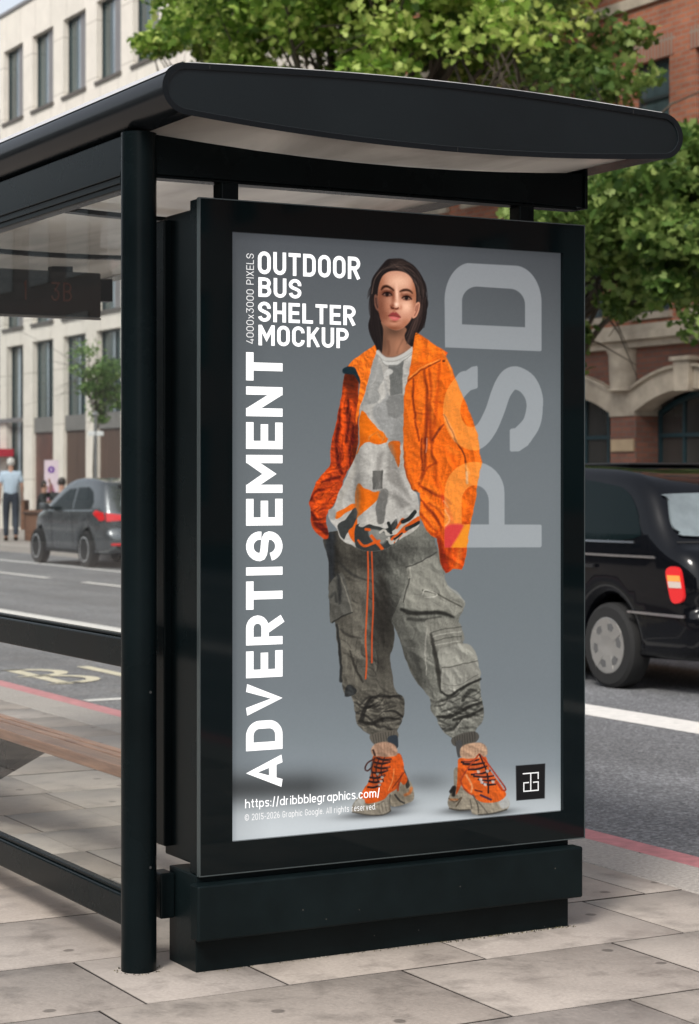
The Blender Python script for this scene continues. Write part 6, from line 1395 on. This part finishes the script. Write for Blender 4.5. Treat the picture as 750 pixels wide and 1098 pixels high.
def wheel(root, x, y, rw, m, style, sg, w=.18):
    b = MB(); c = (x, y, rw)
    b.lathe([(rw * .62, -w / 2), (rw * .9, -w / 2), (rw * .985, -w / 2 + .02), (rw, -w / 4), (rw, w / 4), (rw * .985, w / 2 - .02), (rw * .9, w / 2), (rw * .62, w / 2)], c, 1, 40)
    t = b.build('wheel', TYRE, root, 35)
    b = MB(); f = sg * w / 2
    if style == 'cap':
        b.lathe([(rw * .60, f * .7), (rw * .66, f * 1.02), (rw * .62, f * 1.06), (rw * .52, f * 1.0), (rw * .25, f * 1.06), (rw * .16, f * 1.10), (.0, f * 1.12)], c, 1, 40)
    else:
        b.lathe([(rw * .60, f * .6), (rw * .68, f * 1.0), (rw * .63, f * 1.04), (rw * .60, f * .7)], c, 1, 40)
        b.lathe([(rw * .14, f * .6), (rw * .14, f * .98), (.0, f)], c, 1, 16)
    k = 6 if style == 'cap' else 5
    for i in range(k):
        a = 2 * math.pi * (i + .3) / k; u, v = math.cos(a), math.sin(a); wd = .035 if style == 'cap' else .05
        pts = []
        for rr, ww in ((rw * .12, wd * .7), (rw * .64, wd * 1.25)):
            pts.append(((u * rr - v * ww), (v * rr + u * ww))); pts.append(((u * rr + v * ww), (v * rr - u * ww)))
        pl = [pts[0], pts[2], pts[3], pts[1]]; ya, yb = sorted((y + f * .75, y + f * (1.065 if style == 'cap' else .99)))
        b.prism([(x + p[0], rw + p[1]) for p in pl], 1, ya, yb)
    child(b.build('rim', m, None, 30), t)
    if style == 'cap':
        for i in range(k):
            a = 2 * math.pi * (i + .8) / k; pl = [(x + math.cos(a + q) * rw * rr, rw + math.sin(a + q) * rw * rr) for q, rr in ((-.16, .34), (.16, .34), (.30, .50), (.0, .55), (-.30, .50))]; ya, yb = sorted((y + f * .9, y + f * 1.035)); b = MB(); b.prism(pl, 1, ya, yb); child(b.build('rim_slot', mat('rim_slot_grey', (.10, .10, .10), .5), None), t)
    b = MB(); b.lathe([(rw * .6, -.01), (rw * .6, .01)], (x, y + f * .45, rw), 1, 24); child(b.build('hub', mat('hub_dark', (.06, .06, .06), .6), None), t)
    return t
def place(root, x, y, z, rz=0):  # car frame: +x forward -> world +Y, +y (right side) -> world +X
    root.matrix_world = Matrix.Translation((x, y, z)) @ Matrix.Rotation(rz, 4, 'Z') @ Matrix(((0, 1, 0, 0), (1, 0, 0, 0), (0, 0, 1, 0), (0, 0, 0, 1)))
def carpaint(name, c, metal=0.0, rough=.22):
    return mat(name, c, rough, metal=metal, coat=.5, spec=.05, var=.05, scale=2)
TAXIP = carpaint('black_taxi_paint', (.003, .0035, .005), 0.0, .16); CHROME = mat('chrome_trim', (.55, .56, .58), .18, metal=1.0)
CGL = mat('car_glass_dark', (.004, .009, .010), .05, spec=.12); CGR = mat('car_glass_rear', (.16, .19, .20), .10, spec=.8, var=.4, scale=2.2, coat=.3)
REDL = mat('red_lens', (.50, .008, .012), .15, coat=.6, emis=(.8, .02, .02), es=.25); AMB = mat('amber_lens', (.72, .28, .05), .2, coat=.5, emis=(1, .4, .1), es=.2); CLR = mat('clear_lens', (.62, .52, .46), .15, coat=.5)
PLAS = mat('black_plastic', (.012, .012, .013), .5)
# taxi
TX = empty('taxi', label='black rounded taxi cab driving away on the road, cut off by the right edge', cat='taxi')
up = [(-.86, .245), (-1.00, .29), (-1.035, .42), (-1.03, .54), (-1.0, .585), (-.965, .62), (-.985, .72), (-.97, .84), (-.93, .93), (-.86, .995), (-.74, 1.05), (-.62, 1.16), (-.50, 1.32), (-.40, 1.43), (-.26, 1.51), (-.05, 1.56), (.3, 1.59), (.8, 1.60), (1.2, 1.575), (1.45, 1.51), (1.62, 1.42), (1.9, 1.12), (1.98, 1.03), (2.4, .99), (2.85, .91), (3.08, .80), (3.16, .62), (3.18, .40), (3.1, .26), (2.92, .235)]
car = Car(TX, up, (0, 2.5), .306, .80, .235, 1.0, 1.60, tum=.17, r=.10, xr=(-.35, 1), kr=.10, bow=.12, xf=2.2, kf=.16)
car.body(TAXIP)
for sg in (-1, 1):
    for P in ([(-.34, 1.075), (-.385, 1.18), (-.30, 1.31), (-.16, 1.41), (.05, 1.455), (.62, 1.47), (.62, 1.07)], [(.70, 1.07), (.70, 1.47), (1.30, 1.455), (1.42, 1.40), (1.70, 1.08)]):
        car.side('side_window', smooth_closed(P, 3) if P[0][0] < 0 else P, CGL, sg, .004)
    car.side('window_trim', [(-.36, 1.045), (-.36, 1.06), (.63, 1.058), (.63, 1.043)], CHROME, sg, .010)
    car.side('belt_trim', [(-.62, .945), (-.60, .962), (1.9, .965), (1.9, .950)], CHROME, sg, .008)
    pass
    for k, xg in enumerate((.66,)): car.side('door_gap', [(xg - .006, .30), (xg + .006, .30), (xg + .006, 1.46), (xg - .006, 1.46)], RUB, sg, .0025)
    car.side('bumper_strip', [(-.93, .545), (-.93, .565), (-.30, .572), (-.30, .556)], CHROME, sg, .020)
    h = car.side('door_handle', [(.12, .86), (.12, .885), (.34, .885), (.34, .86)], PLAS, sg, .03)
    L = car.side('tail_lamp', [(-.745, .86), (-.80, .895), (-.885, .88), (-.915, .78), (-.925, .68), (-.86, .645), (-.80, .66), (-.765, .76)], REDL, sg, .016, sm=True)
    child(car.side('amber_lens', [(-.765, .835), (-.892, .835), (-.90, .795), (-.772, .795)], AMB, sg, .021, parent=L), L)
    child(car.side('clear_lens', [(-.772, .793), (-.90, .793), (-.91, .75), (-.782, .75)], CLR, sg, .021, parent=L), L)
    for x in (0, 2.5): wheel(TX, x, sg * .70, .306, mat('steel_wheel_cap', (.45, .44, .42), .30, metal=.75), 'cap', sg)
car.back('rear_window', [(-.66, 1.13), (-.70, 1.18), (-.66, 1.35), (-.60, 1.395), (.60, 1.395), (.66, 1.35), (.70, 1.18), (.66, 1.13), (.56, 1.10), (-.56, 1.10)], CGR, .020, sm=True, thick=.035)
car.back('boot_seam', [(-.72, 1.055), (-.72, 1.065), (.72, 1.065), (.72, 1.055)], RUB, .004)
car.back('number_plate', [(-.26, .70), (-.26, .80), (.26, .80), (.26, .70)], mat('yellow_plate', (.62, .46, .06), .4), .02)
car.back('bumper_trim', [(-.70, .545), (-.70, .565), (.70, .565), (.70, .545)], CHROME, .02)
b = MB(); b.box(.25, 1.30, -.42, .42, 1.598, 1.618, .01); b.build('roof_panel', PLAS, TX)
place(TX, 8.72 + .80, 12.02, ROAD_Z)
# dark grey hatchback
HB = empty('hatchback_car', label='dark grey hatchback parked at the far kerb, seen through the shelter glass', cat='car')
up = [(-.72, .25), (-.90, .30), (-.955, .42), (-.95, .56), (-.90, .66), (-.90, .78), (-.885, .92), (-.83, 1.02), (-.70, 1.22), (-.57, 1.38), (-.46, 1.455), (-.2, 1.50), (.3, 1.535), (.75, 1.525), (1.1, 1.47), (1.4, 1.34), (1.98, 1.02), (2.15, .97), (2.55, .90), (2.85, .79), (3.02, .66), (3.08, .45), (3.02, .25), (2.85, .22)]
HP = mat('grey_metallic_paint', (.13, .14, .148), .26, metal=.7, coat=1.0, spec=.5, var=.05, scale=2)
car = Car(HB, up, (0, 2.35), .315, .84, .23, .95, 1.53, tum=.20, r=.09, xr=(-.3, 1), kr=.10, bow=.14, xf=2.0, kf=.22)
car.body(HP)
for sg in (-1, 1):
    for P in ([(.62, .965), (.64, 1.36), (.95, 1.345), (1.15, 1.27), (1.72, .985)], [(-.28, 1.01), (-.34, 1.12), (-.20, 1.30), (.05, 1.38), (.56, 1.37), (.55, .97)]): car.side('side_window', P, CGL, sg, .004)
    car.side('window_trim', [(-.38, .975), (-.38, .99), (1.8, .965), (1.8, .95)], CHROME, sg, .009)
    car.side('sill_panel', [(.42, .235), (.42, .30), (1.93, .30), (1.93, .235)], PLAS, sg, .006)
    for xg in (.585, -.20, 1.60): car.side('door_gap', [(xg - .007, .32), (xg + .007, .32), (xg + .007, .94), (xg - .007, .94)], RUB, sg, .0025)
    for xg in (.0, .85): car.side('door_handle', [(xg, .80), (xg, .83), (xg + .2, .83), (xg + .2, .80)], HP, sg, .03)
    car.side('tail_lamp', [(-.42, .93), (-.52, .99), (-.80, .95), (-.86, .83), (-.70, .81)], REDL, sg, .015)
    car.back('tail_lamp', [(sg * .83, .945), (sg * .42, .90), (sg * .44, .83), (sg * .83, .80)], REDL, .012)
    car.back('reflector', [(sg * .78, .40), (sg * .50, .40), (sg * .50, .435), (sg * .78, .435)], REDL, .012)
    for x in (0, 2.35): wheel(HB, x, sg * .765, .315, mat('silver_alloy', (.55, .56, .57), .3, metal=.3), 'spoke', sg)
    b = MB(); b.tube([(1.60, sg * .80, 1.0), (1.60, sg * .93, 1.03)], .03, 8); b.box(1.52, 1.64, min(sg * .90, sg * 1.05), max(sg * .90, sg * 1.05), .97, 1.10, .03); b.build('wing_mirror', HP, HB, 40)
car.back('rear_window', [(-.56, 1.06), (-.46, 1.36), (.46, 1.36), (.56, 1.06)], CGR, .010); car.back('spoiler', [(-.55, 1.385), (-.55, 1.43), (.55, 1.43), (.55, 1.385)], PLAS, .05, thick=.06)
car.back('bumper_lower', [(-.66, .27), (-.70, .40), (.70, .40), (.66, .27)], PLAS, .008); car.back('number_plate', [(-.26, .70), (-.26, .80), (.26, .80), (.26, .70)], mat('yellow_plate', (.6, .5, .1), .4), .02)
place(HB, 13.02 + .84, 33.0, ROAD_Z, math.radians(0))

# ---------------------------------------------------------------- people and café pieces on the far pavement
def skin(name, V, E, R, m, parent, sub=2):
    me = bpy.data.meshes.new(name); me.from_pydata([tuple(v) for v in V], E, [])
    o = bpy.data.objects.new(name, me); COL.objects.link(o)
    md = o.modifiers.new('s', 'SKIN'); md.use_smooth_shade = True
    o.modifiers.new('u', 'SUBSURF').levels = sub
    sv = me.skin_vertices[0].data
    for i, r_ in enumerate(R):
        r_ = r_ if hasattr(r_, '__len__') else (r_, r_); sv[i].radius = r_
    sv[0].use_root = True
    dg = bpy.context.evaluated_depsgraph_get(); dg.update(); me2 = bpy.data.meshes.new_from_object(o.evaluated_get(dg)); bpy.data.objects.remove(o); me2.name = name
    me2.materials.clear(); p = link(name, me2, m, parent); me2.polygons.foreach_set('use_smooth', [True] * len(me2.polygons)); return p
SKIN = mat('skin', (.42, .24, .17), .5, var=.06, scale=10)
def hand(bm_tubes, w, d, s=1.0):
    """five bent fingers leaving the palm at w, pointing along d"""
    w = Vector(w); d = Vector(d).normalized(); sd_ = d.orthogonal().normalized()
    for i, L in enumerate((.07, .078, .072, .058)):
        o_ = w + sd_ * (.012 - .0) * (i - 1.5) * 1.5; bm_tubes.tube([o_, o_ + d * L * .6, o_ + d * L + d.cross(sd_) * .02], [.009, .0085, .006], 6)
    o_ = w - sd_ * .03 - d * .05; bm_tubes.tube([o_, o_ - sd_ * .025 + d * .03, o_ - sd_ * .02 + d * .055], [.010, .0095, .007], 6)
def add_fingers(o, specs):
    b = MB(); b.bm.from_mesh(o.data)
    for w, d in specs: hand(b, w, d)
    for f in b.bm.faces: f.smooth = True
    b.bm.to_mesh(o.data); b.bm.free()
def figure(root, pose, skinm, topm, legm, shoem, hairm, hairshape='short', head_r=.088):
    P = {k: Vector(v) for k, v in pose.items()}
    V = [P['pelvis'], P['chest'], P['neck'], P['head0'], P['head1']]; E = [(0, 1), (1, 2), (2, 3), (3, 4)]; R = [(.13, .10), (.14, .10), .05, (.068, .078), (.06, .07)]
    def chain(root_i, names, rad):
        a = root_i
        for n_, r_ in zip(names, rad): V.append(P[n_]); E.append((a, len(V) - 1)); R.append(r_); a = len(V) - 1
    for s in 'LR':
        chain(1, ['sh' + s, 'el' + s, 'wr' + s, 'pa' + s], [.05, .036, .026, (.036, .02)]); chain(0, ['hip' + s, 'kn' + s, 'an' + s, 'toe' + s], [.085, .052, .038, .035])
    body = skin('body', V, E, R, skinm, root)
    add_fingers(body, [(P['pa' + s] + (P['pa' + s] - P['wr' + s]) * .2, P['pa' + s] - P['wr' + s]) for s in 'LR'])
    V = [P['pelvis'] + Vector((0, 0, -.08)), P['chest'], P['neck'].lerp(P['chest'], .45)]; E = [(0, 1), (1, 2)]; R = [(.165, .125), (.185, .125), .075]
    for s in 'LR':
        chain(1, ['sh' + s], [.078]); e = P['sh' + s].lerp(P['el' + s], .75 if pose.get('short') else .98); V.append(e); E.append((len(V) - 2, len(V) - 1)); R.append(.062)
    skin('shirt', V, E, R, topm, root)
    V = [P['pelvis'] + Vector((0, 0, .16)), P['pelvis']]; E = [(0, 1)]; R = [(.150, .115), (.160, .125)]
    for s in 'LR':
        chain(1, ['hip' + s, 'kn' + s, 'an' + s], [.105, .075, .058])
    skin('trousers', V, E, R, legm, root)
    for s in 'LR':
        a, t_ = P['an' + s], P['toe' + s]; d = (t_ - a); skin('shoe', [a + Vector((0, 0, -.02)), a + Vector((0, 0, -.05)) - d * .15, a.lerp(t_, .5) + Vector((0, 0, -.03)), t_ + d * .15], [(0, 1), (0, 2), (2, 3)], [.045, .04, .045, .035], shoem, root, 1)
    h = P['head1']; b = MB(); bmesh.ops.create_icosphere(b.bm, subdivisions=3, radius=head_r); f = P['face'].normalized() if 'face' in P else Vector((0, 1, 0))
    for v in b.bm.verts: v.co = Vector((v.co.x, v.co.y, v.co.z * 1.12)) - f * .018 + h + Vector((0, 0, .012)) - f * max(0, v.co.dot(f)) * .55
    hr = b.build('hair', hairm, root, 180)
    # ears, nose
    sdv = f.cross(Vector((0, 0, 1))).normalized(); b = MB()
    b.tube([h + f * .075 + Vector((0, 0, .0)), h + f * .10 + Vector((0, 0, -.03)), h + f * .078 + Vector((0, 0, -.036))], [.008, .014, .008], 8)
    for sg in (-1, 1): b.tube([h + sdv * sg * .074 + Vector((0, 0, .015)), h + sdv * sg * .088 - f * .006, h + sdv * sg * .076 + Vector((0, 0, -.03))], [.008, .014, .008], 8)
    b.bm.from_mesh(body.data)
    for fc in b.bm.faces: fc.smooth = True
    b.bm.to_mesh(body.data); b.bm.free()
JEAN = mat('navy_trousers', (.018, .026, .042), .8, var=.2, scale=12); BLUE = mat('light_blue_shirt', (.42, .52, .62), .8, var=.1, scale=8); GREYH = mat('white_hair', (.55, .53, .50), .7, var=.2, scale=30)
DARKH = mat('dark_hair', (.02, .014, .01), .5); DKTOP = mat('black_top', (.014, .017, .018), .8); BRSH = mat('brown_leather', (.07, .035, .02), .5)
stand = dict(pelvis=(0, 0, .97), chest=(0, .01, 1.33), neck=(0, .01, 1.50), head0=(0, .02, 1.60), head1=(0, .03, 1.67), face=(0, 1, 0),
    shL=(-.18, .0, 1.43), elL=(-.235, -.05, 1.15), wrL=(-.235, .04, .92), paL=(-.235, .07, .85), shR=(.18, 0, 1.43), elR=(.24, -.02, 1.16), wrR=(.24, .09, .95), paR=(.24, .12, .88),
    hipL=(-.09, 0, .90), knL=(-.10, .10, .50), anL=(-.10, .06, .09), toeL=(-.11, .22, .045), hipR=(.09, 0, .90), knR=(.10, .0, .50), anR=(.10, -.16, .11), toeR=(.11, -.02, .045))
P1 = empty('person', (15.6, 44.0, FAR_Z), label='white-haired person in a light blue shirt and navy trousers walking away on the far pavement', cat='person')
figure(P1, dict(stand, short=(1, 0, 0)), SKIN, BLUE, JEAN, BRSH, GREYH); P1.rotation_euler = (0, 0, math.radians(-18)); P1.scale = (1.05,) * 3
def sit(lean=0.0, arm=False):
    d = dict(pelvis=(0, 0, .50), chest=(0, .06 + lean, .85), neck=(0, .08 + lean, 1.02), head0=(0, .10 + lean, 1.12), head1=(0, .12 + lean, 1.19), face=(0, 1, 0),
        shL=(-.18, .06 + lean, .95), elL=(-.24, .16, .70), wrL=(-.14, .36, .66), paL=(-.11, .42, .66), shR=(.18, .06 + lean, .95), elR=(.24, .16, .70), wrR=(.14, .36, .66), paR=(.11, .42, .66),
        hipL=(-.09, .05, .50), knL=(-.11, .46, .52), anL=(-.11, .42, .09), toeL=(-.12, .57, .045), hipR=(.09, .05, .50), knR=(.11, .46, .52), anR=(.11, .42, .09), toeR=(.12, .57, .045))
    if arm: d.update(elL=(-.27, .22, .98), wrL=(-.20, .24, 1.18), paL=(-.17, .22, 1.25))
    return d
P2 = empty('person', (16.95, 44.4, FAR_Z), label='dark-haired person in a black top sitting with their back to the road behind the hatchback', cat='person')
figure(P2, sit(), SKIN, DKTOP, JEAN, BRSH, DARKH); P2.rotation_euler = (0, 0, math.radians(-25)); P2.scale = (1.1,) * 3
P3 = empty('person', (17.0, 46.0, FAR_Z), label='seated person in black raising a hand to their head beside the stone column', cat='person')
figure(P3, sit(.03, True), SKIN, DKTOP, DKTOP, BRSH, DARKH); P3.rotation_euler = (0, 0, math.radians(-120)); P3.scale = (1.05,) * 3
WICK = mat('brown_wicker', (.17, .085, .05), .8, var=.35, scale=18, bump=.6, bscale=60)
def wicker(loc, rz, label, first=None):
    if first is None:
        t = empty('wicker_armchair', (0, 0, 0), group='wicker café chairs on the far pavement', cat='chair', label=label)
        for nm, a in (('seat', (-.29, .29, -.26, .28, .34, .47)), ('backrest', (-.33, .33, -.36, -.262, .20, .90)), ('armrest', (-.37, -.292, -.26, .28, .10, .66)), ('armrest', (.292, .37, -.26, .28, .10, .66))):
            b = MB(); b.box(*a, .025); b.build(nm, WICK, t)
        for sx in (-1, 1):
            for sy in (-.22, .22): b = MB(); b.tube([(sx * .25, sy, .34), (sx * .27, sy, 0)], [.022, .018], 8); b.build('leg', BLK, t)
    else: t = copy_tree(first); t['label'] = label
    t.location = loc; t.rotation_euler = (0, 0, rz); return t
W1 = wicker((16.95, 44.35, FAR_Z), math.radians(-25), 'brown wicker chair under the seated person in the black top, nearest the hatchback')
wicker((17.0, 46.05, FAR_Z), math.radians(-120), 'brown wicker chair of the person raising a hand', W1)
b = MB(); b.box(15.95, 16.45, 42.9, 44.1, FAR_Z, FAR_Z + .60, .02); PL = empty('planter', (16.2, 43.5, FAR_Z), label='low brown timber planter box standing between the walker and the seated people', cat='planter')
rel(b.build('box', WICK, None), PL)
b = MB(); b.box(15.92, 16.48, 42.87, 44.13, FAR_Z + .6, FAR_Z + .66, .01); rel(b.build('rim', BRSH, None), PL)
RB = empty('roll_banner', (17.8, 47.3, FAR_Z), rz=-TH, label='narrow white and pink banner with a purple disc standing beside the stone column', cat='banner')
b = MB(); b.box(-.17, .17, -.01, .01, .08, 1.85); b.build('banner_sheet', mat('banner_white', (.62, .52, .58), .5, var=.05), RB)
b = MB(); b.lathe([(.085, 0), (.085, -.006)], (0, -.0105, 1.62), 1, 24); b.build('disc', mat('purple_print', (.13, .03, .28), .5), RB)
b = MB(); b.box(-.014, .014, -.019, -.0165, 1.58, 1.655); b.build('mark', mat('white_mark', (.7, .65, .7), .5), RB)
b = MB(); b.prism([(-.07, .75), (.08, .72), (.10, 1.05), (.03, 1.28), (-.07, 1.22), (-.09, 1.0)], 1, -.0135, -.0105); b.build('print_shape', mat('mauve_print', (.36, .12, .20), .5), RB)
b = MB(); b.box(-.2, .2, -.12, .12, 0, .07, .01); b.build('foot', ALU, RB)
SP = empty('signpost', (16.87, 42.1, FAR_Z), rz=-TH, label='thin pale post with a short crossbar in front of the stone building', cat='signpost')
b = MB(); b.tube([(0, 0, -.02), (0, 0, 2.75)], .035, 12); b.build('post', ALU, SP, 60); b = MB(); b.box(-.17, .17, -.03, .03, 2.33, 2.43, .01); b.build('crossbar', mat('pale_enamel', (.6, .62, .62), .4), SP)
b = MB(); b.lathe([(.06, 0), (.08, .05), (.03, .12), (0, .13)], (0, 0, 2.75), n=14); b.build('cap', ALU, SP, 40)
# unseen terrace added behind the near pavement, so the shelter glass reflects less sky
NT = empty('unseen_terrace', (-16, 40, 0), label='unseen grey rendered terrace, added along the near pavement to darken reflections in the shelter glass', cat='building')
hol = [(-20 + 3.0 * k, -18.4 + 3.0 * k, z, z + 1.8) for k in range(48) for z in (.9, 4.2, 7.0)]
b = MB(); b.box(-28, -16, -22, 126, -.1, 9.5); sb(b, 'wall', mat('unseen_terrace_grey', (.24, .22, .20), .85, var=.12, scale=.8), None, NT)
for h in hol:
    if h[0] > 120: continue
    b = MB(); b.box(-16.0, -15.96, *h); sb(b, 'window', WG, None, NT)
